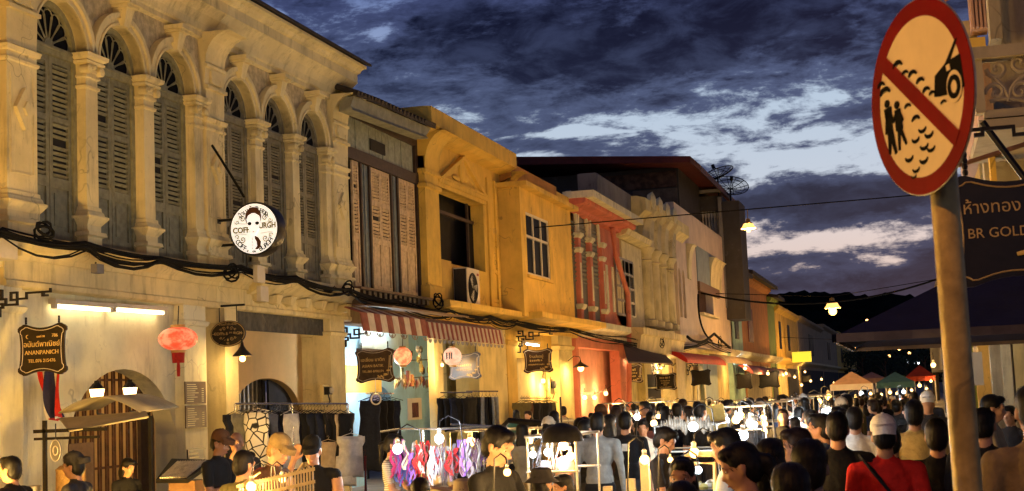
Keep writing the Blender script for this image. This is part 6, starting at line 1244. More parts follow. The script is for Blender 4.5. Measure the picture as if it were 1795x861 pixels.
def person(px, py, h, label, face=90, pose='stand', shirt='black', trs='dark', hair='short', hc='black', skin=0, sleeve='tee', lean=0., hp=0., hy=0., fem=False, lo=0, fingers=False, hat=None, hatc='black', facef=False, group=None, Y=None, iters=6):
    """px, py: photograph point of the top of the head; h: standing height; face: heading in degrees, 0 = away from the left row, 90 = down the street"""
    Yg = 12.
    for _ in range(iters):
        top = gz(Yg)+h
        if Y is not None: x, z = onY(px, py, Y); Yg = Y; break
        x, Yg = onZ(px, py, min(top, EYE-.05)); Yg = max(3, min(Yg, 150))
    if Y is not None: h = max(1.3, min(1.9, z-gz(Y)))
    s = h/1.715; me, HM = get_body(pose, lo, lean, hp, hy, fem, fingers)
    o = link('person', me, None, (x, Yg, gz(Yg) if abs(x+4.2) < 4.6 else gz(Yg)+.13)); o.rotation_euler = (0, 0, R(face)); o.scale = (s, s, s); off = HM.translation; ca, sa = math.cos(R(face)), math.sin(R(face)); o.location.x -= (off.x*ca-off.y*sa)*s; o.location.y -= (off.x*sa+off.y*ca)*s
    if abs(x+4.2) >= 4.6: o.location.z = gz(Yg)+.13; o.scale = tuple([s*(1-.13/h)]*3)
    tag(o, label, 'person', group); sh = cl(shirt) if shirt != 'striped' else stripes_mat(); tr_ = cl(trs); sk = SKINS[skin]
    ms = [sk, sh, sk if sleeve == 'tank' else sh, sh if sleeve == 'long' else sk, tr_, tr_, cl('dark')]
    for sl_, m_ in zip(o.material_slots, ms): sl_.link = 'OBJECT'; sl_.material = m_
    def child(name, me_, m_=None, mtx=Matrix()):
        c = bpy.data.objects.new(name, me_); COL.objects.link(c); c.parent = o; c.matrix_local = HM @ mtx
        if m_ is not None: c.material_slots[0].link = 'OBJECT'; c.material_slots[0].material = m_
        return c
    if hair: child('hair', get_hair(hair, lo), HAIRS[hc])
    if hat: child('hat' if hat == 'bucket' else 'cap', get_hair('cap_'+hat, 0), cl(hatc), Matrix.Scale(1.01, 4))
    if facef:
        for sd_ in (-1, 1):
            e = child('eye', face_mesh('eye'), None, Matrix.Translation((.0785, sd_*.033, .012))); child('iris', face_mesh('iris'), None, Matrix.Translation((.0835, sd_*.033, .011))); child('eyebrow', face_mesh('eyebrow'), None, Matrix.Translation((.089, sd_*.032, .036)))
        child('lips', face_mesh('lips'), None, Matrix.Translation((.0985, 0, -.069)))
    return o, HM
def strap(o, pts, m, w_=.045, name='strap'):
    b = MB(); vs = []; fs = []
    for p, n_ in pts: p = Vector(p); vs += [p+Vector(n_)*w_*.5, p-Vector(n_)*w_*.5]
    n = len(pts); vs2 = [Vector(v)*1.0+Vector((0, 0, 0)) for v in vs]
    for i in range(n-1): fs.append((2*i, 2*i+1, 2*i+3, 2*i+2))
    me = bpy.data.meshes.new(name); me.from_pydata([tuple(v) for v in vs], [], fs); me.materials.append(m); c = bpy.data.objects.new(name, me); COL.objects.link(c); c.parent = o
    md = c.modifiers.new('t', 'SOLIDIFY'); md.thickness = .012; md.offset = 0; return c
P = person
P(17, 801, 1.70, 'dark haired man at the left edge facing away from the gate', 178, 'browse', 'black', hair='short', skin=0, facef=True, hp=.05, Y=10.8)
P(128, 796, 1.70, 'man in dark v-neck and backward cap by the drink cart', 185, 'browse', 'dark', hair='short', hat='back', hatc='dark', facef=True, hp=.08, Y=11.4)
P(224, 804, 1.58, 'dark haired woman in black by the rusty gate', -20, 'phone', 'black', hair='bob', fem=True, hp=.35, facef=True, Y=14.3)
P(386, 757, 1.72, 'man in brown cap and black tee below the small notice', -5, 'phone', 'black', hair='crop', hat='front', hatc='brown', hp=.30, skin=1, facef=True, Y=13.2)
P(414, 757, 1.74, 'bald man in glasses resting a hand on his chin', -75, 'chin', 'dark', hair=None, skin=1, hp=.15, facef=True, Y=14.0)
P(428, 791, 1.68, 'dark haired person in olive shirt seen from behind beside the bulb stall', 70, 'stand', 'olive', hair='short', hp=.2, Y=10.6)
o, HM_ = P(488, 760, 1.66, 'woman in khaki cap and strappy top bending over the necklace rack', -12, 'browse', 'brown', hair='crop', hc='blond', hat='front', hatc='khaki', skin=2, sleeve='tank', lean=.22, hp=.30, fem=True, facef=True, Y=11.0)
strap(o, [((.12, -.10, 1.02), (.0, 1, 0)), ((.155, -.105, 1.2), (0, 1, 0)), ((.12, -.10, 1.38), (0, 1, 0)), ((.06, -.10, 1.44), (0, 1, 0)), ((-.02, -.10, 1.40), (0, 1, 0)), ((-.08, -.10, 1.25), (0, 1, 0))], cl('maroon'), .05, 'backpack_strap')
P(547, 768, 1.72, 'man in black cap raising a hand to his brow', -80, 'handup', 'black', hair='crop', hat='front', hatc='black', skin=0, sleeve='tank', hp=.32, fingers=True, facef=True, Y=11.6)
P(690, 762, 1.62, 'woman in striped white shirt behind the bright white lamp', 5, 'browse', 'striped', hair='tail', fem=True, hp=.2, lo=0, Y=14.2)
P(738, 838, 1.62, 'dark hair of a person just below the hanging ribbons', 80, 'stand', 'black', hair='bob', Y=9.6)
P(764, 783, 1.55, 'vendor in beige vest among the hanging ribbons', -88, 'phone', 'cream', hair='crop', skin=1, hp=.3, facef=True, Y=15.5, fem=True)
P(872, 749, 1.75, 'young man in black tee looking down by the white stall frame', -18, 'browse', 'black', hair='short', skin=0, hp=.45, fingers=True, facef=True, Y=8.9)
P(816, 846, 1.58, 'person in a beige bucket hat at the bottom edge', 90, 'stand', 'beige', hair='crop', hat='bucket', hatc='beige', Y=9.0)
P(845, 846, 1.58, 'second beige bucket hat beside the first one', 90, 'stand', 'cream', hair='crop', hat='bucket', hatc='cream', Y=9.1)
P(950, 826, 1.62, 'woman in dark bucket hat under the stall lamps', 60, 'browse', 'dark', hair='bob', hat='bucket', hatc='dark', fem=True, Y=10.2)
P(985, 832, 1.60, 'dark haired woman turned aside next to the dark bucket hat', -150, 'stand', 'olive', hair='bob', fem=True, hp=.2, facef=True, Y=10.6)
P(915, 742, 1.58, 'woman with beige shoulder bag walking behind the ribbons', 100, 'walk', 'grey', 'khaki', hair='long', fem=True, sleeve='tee', Y=17)
P(1047, 724, 1.74, 'person in grey long sleeved sweater seen from behind', 92, 'stand', 'grey', 'black', hair='short', sleeve='long', Y=15.4)
P(1015, 733, 1.62, 'woman in black left of the grey sweater', 120, 'stand', 'black', hair='long', fem=True, Y=17)
P(1026, 736, 1.66, 'dark haired person in black between two shoppers by the coral shop', 60, 'stand', 'black', hair='bob', fem=True, Y=16.4)
P(1052, 712, 1.72, 'man in flat brown cap under the string of bulbs', -60, 'stand', 'brown', hair='crop', hat='front', hatc='brown', hp=.4, Y=20)
P(1068, 727, 1.60, 'woman in floral dress right of the grey sweater', 80, 'stand', 'floral', hair='long', fem=True, Y=16.2)
P(1079, 715, 1.62, 'long haired woman in dark top by the coral doorway', 100, 'stand', 'dark', hair='long', hc='brown', fem=True, Y=19)
o, _ = P(1096, 722, 1.72, 'man in black tee with a small white print on the back', 88, 'stand', 'black', hair='crop', Y=16.0)
b = MB(); b.box(-.118, -.128, -.06, .02, 1.28, 1.36); me = bpy.data.meshes.new('back_print'); me.from_pydata(b.V, [], b.F); me.materials.append(cl('white')); c_ = bpy.data.objects.new('back_print', me); COL.objects.link(c_); c_.parent = o
P(1126, 736, 1.50, 'boy in open white shirt beside the black tee', -85, 'stand', 'white', hair='short', hp=.1, facef=True, Y=18.2)
P(1140, 722, 1.62, 'woman in pale pink top behind the boy', 95, 'stand', 'pink', hair='long', fem=True, Y=21)
P(1157, 735, 1.62, 'man in olive shirt looking at the cool lit stall', 10, 'stand', 'olive', hair='short', Y=18.5, lo=0)
P(1165, 750, 1.70, 'man bending over the stall with bright lamps', -10, 'browse', 'dark', hair='short', hp=.5, facef=True, Y=12.6)
P(1166, 712, 1.68, 'dark shopper under the shelves of the pale yellow house', 95, 'stand', 'black', hair='bob', Y=22)
P(1190, 716, 1.66, 'dark haired vendor left of the cool lamp', -70, 'stand', 'navy', hair='short', Y=21)
P(1228, 706, 1.78, 'broad man in black seen from behind by the cool lamp', 60, 'stand', 'black', hair='crop', Y=19)
P(1222, 704, 1.7, 'dark couple member under the coffee coloured sign', 110, 'stand', 'dark', hair='short', Y=24)
P(1194, 803, 1.60, 'woman glancing up over the heads at the front', -95, 'stand', 'dark', hair='bob', fem=True, hp=.1, facef=True, Y=8.0)
P(1196, 845, 1.60, 'top of a black haired head at the very bottom', 90, 'stand', 'black', hair='bob', Y=6.0)
P(1270, 752, 1.64, 'black haired woman in profile behind another in profile', 172, 'phone', 'white', hair='bob', fem=True, hp=.25, facef=True, Y=9.4)
P(1296, 778, 1.62, 'woman with pulled back hair in profile looking down', 186, 'phone', 'black', hair='tail', fem=True, skin=0, hp=.35, facef=True, Y=7.2)
P(1348, 770, 1.66, 'long haired person from behind right of the profile women', 95, 'stand', 'black', hair='long', fem=True, Y=7.4)
P(1385, 813, 1.68, 'black haired head low in front beside the red shirt', 92, 'stand', 'black', hair='bob', Y=5.6)
P(1418, 772, 1.74, 'tall dark haired person close to the viewer', 85, 'stand', 'black', hair='short', Y=6.4)
P(1393, 752, 1.66, 'elderly woman with greying hair looking toward the stalls', 200, 'stand', 'dark', hair='short', hc='brown', hp=.1, facef=True, Y=9.2)
o, _ = P(1547, 733, 1.74, 'man in red tee with white backward cap and black sling strap', 94, 'stand', 'red', 'dark', hair='crop', hat='back', hatc='white', skin=1, Y=9.6)
strap(o, [((.10, .12, 1.42), (0, .7, .7)), ((.0, .13, 1.475), (.3, .7, .2)), ((-.09, .11, 1.42), (0, .7, .7)), ((-.128, .05, 1.33), (0, .7, .7)), ((-.135, -.03, 1.22), (0, .7, .7)), ((-.125, -.11, 1.10), (0, .7, .7)), ((-.10, -.17, 1.0), (0, .7, .7))], cl('black'), .115, 'sling_strap')
P(1466, 722, 1.76, 'man in black with cropped hair left of the red shirt', 90, 'stand', 'black', hair='crop', Y=10.4)
P(1436, 726, 1.66, 'man in profile with denim collar left of the cropped hair', 170, 'stand', 'blue', hair='short', facef=True, Y=12)
P(1497, 714, 1.62, 'woman with black backpack and white top in the crowd', 90, 'walk', 'white', hair='short', fem=True, Y=14)
o, _ = P(1601, 702, 1.74, 'man carrying a yellow white shirt draped down his back', 90, 'walk', 'yellow', 'black', hair='short', Y=13)
P(1562, 752, 1.70, 'dark figure right of the red shirt', 80, 'walk', 'black', hair='short', Y=11.5)
P(1640, 735, 1.76, 'tall dark clothed man half behind the pole', 90, 'walk', 'black', 'black', hair='short', Y=10)
P(1722, 715, 1.76, 'dark figure immediately right of the pole', 80, 'stand', 'black', hair='crop', sleeve='long', Y=9.5)
P(1740, 693, 1.68, 'woman lit orange reaching out beside the right wall', -5, 'browse', 'beige', hair='bob', fem=True, skin=2, hp=.15, facef=True, Y=13)
P(1806, 672, 1.80, 'man in khaki shirt at the right edge', 100, 'stand', 'khaki', 'khaki', hair='crop', Y=7.0)
P(1768, 712, 1.66, 'dark haired vendor beside the pale right pier', -120, 'stand', 'dark', hair='short', Y=16)
P(1625, 690, 1.72, 'man in white cap far behind the pole', -90, 'stand', 'dark', hair='crop', hat='front', hatc='white', facef=False, Y=18, lo=1)
# ------------------------------------------------------------------ the crowd down the street
cols_ = ['black', 'black', 'dark', 'navy', 'grey', 'white', 'beige', 'olive', 'brown', 'blue', 'maroon', 'cream', 'khaki', 'teal', 'pink', 'yellow']
adj = {'black': 'black', 'dark': 'charcoal', 'navy': 'navy', 'grey': 'grey', 'white': 'white', 'beige': 'beige', 'olive': 'olive', 'brown': 'brown', 'blue': 'blue', 'maroon': 'maroon', 'cream': 'cream', 'khaki': 'khaki', 'teal': 'teal', 'pink': 'pink', 'yellow': 'yellow'}
placed = []
def far_person(x, y, k, near=False):
    c = random.choice(cols_ if not near else ['black', 'black', 'dark', 'navy', 'dark', 'black', 'brown', 'olive', 'maroon', 'grey']); fem = random.random() < .5; hr_ = random.choice(['short', 'crop', 'bob'] if not fem else ['long', 'bob', 'tail', 'bun']); away = random.random() < (.88 if near else .6); pose = random.choice(['stand', 'walk', 'phone', 'walk']); h = random.uniform(1.5, 1.64) if fem else random.uniform(1.6, 1.78)
    px_, py_ = None, None; lo = (0 if near else 1) if y < 40 else 2
    me, HM = get_body(pose, lo, 0., 0., 0., fem, False); s = h/1.715
    o = link('person', me, None, (x, y, gz(y))); o.rotation_euler = (0, 0, R((90 if away else -90)+random.uniform(-50, 50))); o.scale = (s, s, s)
    sk = SKINS[random.choice([0, 0, 1, 2])]; sh = cl(c); lng = random.random() < .25; tr_ = cl(random.choice(['black', 'dark', 'navy', 'khaki', 'grey', 'blue']))
    for sl_, m_ in zip(o.material_slots, [sk, sh, sh, sh if lng else sk, tr_, tr_, cl('dark')]): sl_.link = 'OBJECT'; sl_.material = m_
    def child(nm, me_, m_, sc=1.): cc = bpy.data.objects.new(nm, me_); COL.objects.link(cc); cc.parent = o; cc.matrix_local = HM @ Matrix.Scale(sc, 4); cc.material_slots[0].link = 'OBJECT'; cc.material_slots[0].material = m_
    child('hair', get_hair(hr_, 0 if near else 1), HAIRS[random.choice(['black', 'black', 'black', 'brown'])]); hat = random.random() < .12
    if hat: child('cap', get_hair('cap_front', 0), cl(random.choice(['white', 'black', 'beige'])), 1.01)
    where = 'left of the pole' if near else 'between near stalls' if y < 26 else ('by mid street stalls' if y < 45 else ('near the peach canopy' if y < 75 else 'far down the street'))
    hd = {'short': 'short haired', 'crop': 'crop haired', 'bob': 'bob haired', 'long': 'long haired', 'tail': 'ponytailed', 'bun': 'bun haired'}[hr_]
    lab = f"{hd} {'woman' if fem else 'man'} in {adj[c]} {'sweater' if lng else 'tee'}{' and cap' if hat else ''} {'walking' if pose == 'walk' else ('using phone' if pose == 'phone' else 'standing')} {where}"
    tag(o, lab, 'person', 'shoppers crowding the street')
for i_ in range(36):            # the dark throng nearer the viewer
    for _t in range(60):
        y = random.uniform(17, 31); x = random.uniform(-4.6, .25)
        if all((x-a)**2+(y-b_)**2 > .30 for a, b_ in placed+[(o_.location.x, o_.location.y) for o_ in S.objects if o_.name.startswith('person')]): placed.append((x, y)); far_person(x, y, 0, True); break
n_far = 0; tries = 0
while n_far < 200 and tries < 4000:
    tries += 1; y = 18+(104-18)*random.random()**1.75; x = random.uniform(-8.3, .1)
    if -6.6 < x < -5.2 and y < 45 and random.random() < .8: continue      # the row of stalls
    if any((x-a)**2+(y-b_)**2 < .26 for a, b_ in placed): continue
    p_ = np.array([x, y, 1.6-EYE]); c_ = RM.T @ p_; ppx = CX+FPX*c_[0]/c_[2]
    if ppx < 890 and y < 30: continue
    placed.append((x, y)); far_person(x, y, n_far); n_far += 1
# ================================================================== market stalls, goods and bulbs
ALU = mat('white_stall_tube', (.34, .33, .29), .4, .08, 6, .2, 0, metal=.2); TABLE = cloth('dark_table_cloth', (.03, .03, .035)); TABLEW = cloth('pale_table_cloth', (.45, .40, .32))
def stall(px0, px1, Y, d, label, top=.86, frame=1.75, cloth_m=TABLE, m=ALU, rails=2, g=None):
    x0 = onY(px0, 800, Y)[0]; x1 = onY(px1, 800, Y)[0]; z0 = gz(Y); t = thing('market_stall', ((x0+x1)/2, Y, z0), label, 'stall', 'market stalls in the middle of the street')
    b = MB(); b.box(x0, x1, Y, Y+d, z0+top-.03, z0+top); b.build('table_top', cloth_m, t); b = MB(); n = 24
    for (a, c) in (((x0, Y), (x1, Y)), ((x1, Y), (x1, Y+d)), ((x1, Y+d), (x0, Y+d)), ((x0, Y+d), (x0, Y))):
        vs = []; fs = []; nx, ny = (c[1]-a[1]), -(c[0]-a[0]); l_ = math.hypot(nx, ny); nx /= l_; ny /= l_
        for i in range(n+1):
            q = i/n; o_ = .015+.02*math.sin(i*1.9); xx, yy = a[0]+(c[0]-a[0])*q, a[1]+(c[1]-a[1])*q; vs += [(xx+nx*.012, yy+ny*.012, z0+top-.005), (xx+nx*(.02+o_), yy+ny*(.02+o_), z0+.12), (xx+nx*.005, yy+ny*.005, z0+top-.01), (xx+nx*.01, yy+ny*.01, z0+.12)]
        for i in range(n): q = i*4; fs += [(q, q+1, q+5, q+4), (q+2, q+6, q+7, q+3), (q+1, q+3, q+7, q+5)]
        b.add(vs, fs)
    b.build('skirt_cloth', cloth_m, t, smooth='all')
    if frame:
        for xx, yy in ((x0, Y), (x1, Y), (x0, Y+d), (x1, Y+d)): b = MB(); b.tube([(xx, yy, z0+.0), (xx, yy, z0+frame)], .010, 8); b.build('post', m, t)
        for k in range(rails):
            zz = z0+frame-k*.28; b = MB(); b.tube([(x0-.02, Y, zz), (x1+.02, Y, zz)], .011, 8); b.build('rail', m, t); b = MB(); b.tube([(x0-.02, Y+d, zz), (x1+.02, Y+d, zz)], .011, 8); b.build('rail', m, t)
        for xx in (x0, x1): b = MB(); b.tube([(xx, Y, z0+frame), (xx, Y+d, z0+frame)], .011, 8); b.build('rail', m, t)
    return t, x0, x1, z0
WARM = ((1, .55, .16), 190.); WARM2 = ((1, .57, .18), 95.); COOL = ((.80, .90, 1.), 330.); COOLS = ((.80, .90, 1.), 90.); NEAR_FILL = ((1, .57, .13), 2400.); FARB = ((1, .58, .2), 230.); FEST = ((1, .50, .18), 110.); PIN = emit('pinpoint_lamp', (1, .45, .12), 12.); PINW = emit('pinpoint_white_lamp', (.8, .9, 1.), 10.)
def stall_bulb(px, py, Y, m, r, label, group='bare bulbs over the market stalls', drop=.18, arm=True):
    r = min(r*.80, .10)
    x, z = onY(px, py, Y); t = thing('bare_bulb', (x, Y, z), label, 'light bulb', group); glow((x, Y, z), r, t, m[0], m[1]*(.42 if (m is COOL or m is COOLS) and Y < 16 else .55 if 10.9 < Y < 11.5 else 1 if Y < 30 else 2.2))
    b = MB(); b.lathe((x, Y, z), [(r*.5, r*.9), (r*.5, r*1.9), (r*.2, r*2.2)], 8); b.build('socket', PLAST, t); b = MB()
    if not arm: b.tube([(x, Y, z+r*2), (x+.02, Y, z+r*2+drop*.5), (x, Y+.01, z+r*2+drop)], .006 if Y < 30 else .012, 4); b.build('flex', BLACK, t); return t
    s_ = random.choice((-1, 1))*random.uniform(.7, 1.2); q = max(.05, min(.12, r*2)); b.tube([(x, Y, z+r*2), (x+.01*s_, Y+.01, z+r*2+q*.8), (x+q*s_, Y+.02, z+r*2+q*1.3), (x+q*2.2*s_, Y+.04, z+r*2+q*.7), (x+q*2.6*s_, Y+.05, z-.15), (x+q*2.7*s_, Y+.05, z-max(drop, .45))], .006 if Y < 30 else .012, 5); b.build('arm', BLACK, t, smooth='all'); return t
for (px, py, Y, m, r, lb) in [(441, 853, 9.6, WARM, .05, 'large warm bulb at the left of the necklace rack'), (495, 840, 9.9, WARM, .035, 'warm bulb over the necklace rack'), (697, 787, 12.4, COOL, .06, 'left glaring white lamp over the hanging ribbons'), (770, 769, 13.2, COOL, .06, 'right glaring white lamp over the hanging ribbons'),
    (889, 828, 8.5, WARM2, .03, 'warm bulb in front of the black tee man'), (934, 797, 11, COOLS, .035, 'white bulb on the left of the pale tube stall'), (961, 793, 11.4, COOL, .045, 'bright white bulb in the middle of the pale tube stall'), (988, 782, 11.0, WARM2, .045, 'warm bulb under the dark cap lamp'), (1000, 800, 11.2, WARM, .045, 'warm bulb at the right of the pale tube stall'),
    (1130, 806, 9.6, WARM, .042, 'warm bulb above the glass of the front display'), (1215, 748, 15, COOL, .065, 'dazzling cool lamp at the jewellery stall'), (1217, 794, 10.8, WARM, .05, 'warm lamp above the white tube frame'), (1175, 806, 10.2, WARM2, .025, 'small warm bulb behind the front display'), (1224, 824, 8.2, COOLS, .028, 'slanting phone like lamp in the front'),
    (1290, 736, 17, WARM2, .06, 'left one of the paired warm bulbs by the yellow menu card'), (1298, 729, 17.4, WARM2, .06, 'right one of the paired warm bulbs by the yellow menu card'), (1317, 742, 17.0, COOL, .075, 'cool lamp above the paper board'), (1303, 763, 13.5, COOL, .06, 'cool lamp low over the dark heads'),
    (1338, 733, 20, WARM2, .06, 'upper warm bulb of the column of three'), (1340, 744, 20, WARM2, .06, 'middle warm bulb of the column of three'), (1340, 757, 18, WARM2, .05, 'lower warm bulb of the column of three'), (1365, 728, 24, WARM2, .06, 'warm bulb before the floral lit stall'), (1379, 726, 25, WARM, .08, 'bright warm bulb left of the cool cluster'),
    (1388, 735, 22, COOLS, .06, 'left bulb of the cool cluster'), (1397, 733, 22.5, COOL, .075, 'right bulb of the cool cluster'), (1446, 722, 26, COOL, .08, 'cool lamp above the crowd left of the cropped hair'), (1438, 731, 22, COOLS, .05, 'small cool lamp above the denim collar'), (1452, 696, 46, WARM, .13, 'warm bulb glowing under the pale house end'), (1436, 704, 40, WARM2, .10, 'dim warm bulb under the pale house end'),
    (1510, 690, 70, COOL, .15, 'white lamp under the peach canopy'), (1584, 687, 76, COOL, .17, 'white lamp under the teal canopy'), (1500, 700, 50, WARM2, .1, 'warm lamp in front of the peach canopy'), (1560, 688, 80, WARM, .16, 'warm lamp between the peach and teal canopies'), (1612, 676, 80, WARM, .17, 'warm lamp under the red canopy')]:
    stall_bulb(px, py, Y, m, r, lb)
rb_ = random.Random(11)
for k in range(22):
    px = rb_.uniform(1070, 1470); py = rb_.uniform(716, 752) if px < 1380 else rb_.uniform(696, 722); stall_bulb(px, py, rb_.uniform(15, 24) if py > 725 else rb_.uniform(26, 50), ((.85, .93, 1.), 25.) if rb_.random() < .55 else ((1, .6, .22), 25.), .05, 'small bare bulb glinting over the packed stalls', 'small bulbs glinting over the packed stalls')
# unseen fill bulbs, added out of view to light the near facades
for k, (x, y, z) in enumerate([(-7.8, 9.6, 1.0), (-7.4, 6.5, 1.8), (-7.2, 13.2, .55)]):
    t = thing('bare_bulb', (x, y, z), ['added fill bulb low at the near end of the stall row', 'added fill bulb farther forward, out of view', 'added fill bulb low between the necklace rack and the ribbons', 'added fill bulb beside the viewer'][k], 'light bulb', 'bare bulbs over the market stalls'); glow((x, y, z), .06, t, NEAR_FILL[0], NEAR_FILL[1]*(1, .8, .55, 0)[k]); b = MB(); b.lathe((x, y, z), [(.025, .05), (.025, .1), (.01, .12)], 8); b.build('socket', PLAST, t)
for k, (x, Y) in enumerate([(-6.3, 33), (-6.6, 45), (-6.4, 54), (-6.7, 63), (-6.5, 72), (-6.6, 22.5), (-6.4, 27.5)]):  # unseen stalls and bulbs added to warm the facades behind the crowd
    lb = ['stall deep in the crowd before the bay window house', 'stall deep in the crowd before the coral house', 'stall deep in the crowd before the gridded window', 'stall deep in the crowd before the slender columns', 'stall deep in the crowd before the red awning', 'stall behind the ribbon rack and garment rails', 'stall in the crowd before the yellow pediment house'][k]; z0 = gz(Y)
    p0 = RM.T @ np.array([x-.8, Y, .8-EYE+z0]); p1 = RM.T @ np.array([x+.8, Y, .8-EYE+z0]); t, x0, x1, z0 = stall(CX+FPX*p0[0]/p0[2], CX+FPX*p1[0]/p1[2], Y, 1., lb, .85, 1.4 if Y < 30 else 1.7, m=STEEL, rails=1)
    for s_ in (-.5, .5):
        q = RM.T @ np.array([x+s_, Y+.2, z0+(1.22 if Y < 30 else 1.5)-EYE]); stall_bulb(CX+FPX*q[0]/q[2], CY+FPX*q[1]/q[2], Y+.2, ((1, .58, .18), 300.), .1, ('left' if s_ < 0 else 'right')+' added fill bulb in the '+lb.replace(' deep in the crowd', ''), 'added fill bulbs in the stalls deep in the crowd')
# the row of little shop lamps in the arcades far along the left side
for k, (px, py, Y) in enumerate([(1306, 646, 86), (1393, 661, 118), (1405, 675, 112), (1421, 668, 126), (1440, 665, 132), (1462, 672, 140), (1411, 652, 140), (1346, 655, 92), (1378, 655, 108), (1490, 676, 120), (1526, 690, 96), (1545, 692, 110), (1572, 690, 120), (1598, 684, 105), (1624, 682, 96), (1632, 668, 110), (1620, 655, 120), (1636, 640, 60)]):
    stall_bulb(px, py, Y, FARB, .14, 'small warm lamp shining far down the street', 'small lamps far down the street', .3, False)
for k, (px, py, c) in enumerate([(1566, 604, 1), (1576, 612, 1), (1594, 619, 1), (1559, 624, 1), (1590, 629, 0), (1593, 636, 0), (1601, 637, 0), (1609, 636, 0), (1520, 562, 1)]):
    Y = 330; x, z = onY(px, py, Y); o = MB().ell((x, Y, z), .30, 8, 6).build('distant_lamp', PIN if c else PINW, None, smooth='all'); tag(o, ['white pinpoint lamp in the dark valley beyond the street', 'orange pinpoint lamp on the dark hillside beyond the street'][c], 'street lamp', ['white lamps far beyond the street', 'orange lamps far up the hillside'][c])
for (px, py) in [(1014, 697), (1025, 697), (1042, 697)]: stall_bulb(px, py, onX(px, py, W-.2)[0], FEST, .10, 'round bulb of the festoon across the coral doorway', 'festoon bulbs across the coral doorway', .15, False)
stall_bulb(1062, 690, onX(1062, 690, W-.2)[0], FEST, .10, 'bulb by the coral door frame', 'festoon bulbs across the coral doorway', .15, False)
b = MB(); pf = [Vector((W-.2, *onX(px, py, W-.2))) for px, py in ((1005, 688), (1014, 690), (1025, 690), (1042, 690), (1062, 684), (1072, 676))]; b.tube(pf, .012, 4); tag(b.build('festoon_wire', BLACK, None), 'wire of the festoon across the coral doorway', 'wire')
stall_bulb(952, 668, onX(952, 668, W-.1)[0], WARM2, .09, 'left bulb shining among the hung shirts', arm=False); stall_bulb(965, 679, onX(965, 679, W-.1)[0], WARM2, .09, 'right bulb shining among the hung shirts', arm=False); stall_bulb(1711, 626, 24.2, WARM2, .10, 'bright lamp under the right arcade beside the pole', arm=False); t = thing('bare_bulb', (W-.2, fy(1157, 660, W-.2), 3.0), 'added warm bulb over the shelves of the cream house', 'light bulb'); glow((W-.15, fy(1157, 660, W-.2), 2.9), .07, t, (1, .7, .35), 260.)  # the shelf bulb is added to brighten the cream house row
stall_bulb(1306, 640, 88, COOLS, .12, 'cool lantern by the mint house door', arm=False)
stall_bulb(668, 655, onX(668, 655, W-.5)[0], COOL, .04, 'cool lamp hidden behind the batik sign', arm=False); stall_bulb(775, 640, onX(775, 640, W+.3)[0], WARM2, .05, 'warm lamp on the pillar beside the painted lantern', arm=False)
# ------------------------------------------------------------------ garments
_gm = {}
def garment_mesh(kind, seed):
    k = (kind, seed)
    if k in _gm: return _gm[k]
    rs_ = random.Random(seed); w_, h_ = {'shirt': (.42, .62), 'trousers': (.36, .95), 'dress': (.40, .95), 'shorts': (.36, .45), 'scarf': (.16, .8)}[kind]; vs = []; fs = []; nu, nv = 14, 8
    ph = rs_.uniform(0, 6)
    for j in range(nv+1):
        v = j/nv; hw = w_/2*(.85+.15*v) if kind != 'dress' else w_/2*(.55+.45*v)
        if kind in ('shirt', 'dress') and v < .25: hw *= 1.25
        if kind == 'scarf': hw = w_/2*(1-.3*math.sin(PI*v))
        for i in range(nu):
            a = 2*PI*i/nu; f = .035+.030*math.sin(3*a+ph+2*v)*(.3+v); gap = 1.
            x = hw*math.cos(a)*(.30 if kind in ('trousers', 'scarf') else 1); y = f*math.sin(a)+.012*math.sin(5*math.cos(a)*2+ph)*(v)
            vs.append((x, y, -h_*v-.02*math.cos(a*2+ph)*v))
    for j in range(nv):
        for i in range(nu): fs.append((j*nu+i, j*nu+(i+1) % nu, (j+1)*nu+(i+1) % nu, (j+1)*nu+i))
    fs += [tuple(range(nu-1, -1, -1)), tuple(range(nv*nu, nv*nu+nu))]
    b = MB(); b.add(vs, fs); b.mi = 0
    b.tube([(0, 0, .05), (.02, 0, .09), (0, 0, .12), (-.02, 0, .09)], .003, 4); b.tube([(-w_*.42*(.3 if kind in ('trousers', 'scarf') else 1), 0, -.01), (0, 0, .05), (w_*.45*(.3 if kind in ('trousers', 'scarf') else 1), 0, 0)], .005, 4)
    me = bpy.data.meshes.new('garment'); me.from_pydata(b.V, [], b.F); bm = bmesh.new(); bm.from_mesh(me); bmesh.ops.recalc_face_normals(bm, faces=bm.faces); bm.to_mesh(me); bm.free(); me.polygons.foreach_set('use_smooth', [True]*len(me.polygons)); me.materials.append(None); _gm[k] = me; return me
def garment(x, y, z, rz, kind, m, label, group, sc=1., seed=None):
    o = link('hanging_garment', garment_mesh(kind, seed if seed is not None else random.randrange(4)), None, (x, y, z)); o.rotation_euler = (random.uniform(-.05, .05), random.uniform(-.04, .04), rz); o.scale = (sc, sc, sc); o.material_slots[0].link = 'OBJECT'; o.material_slots[0].material = m; return tag(o, label, 'garment', group)
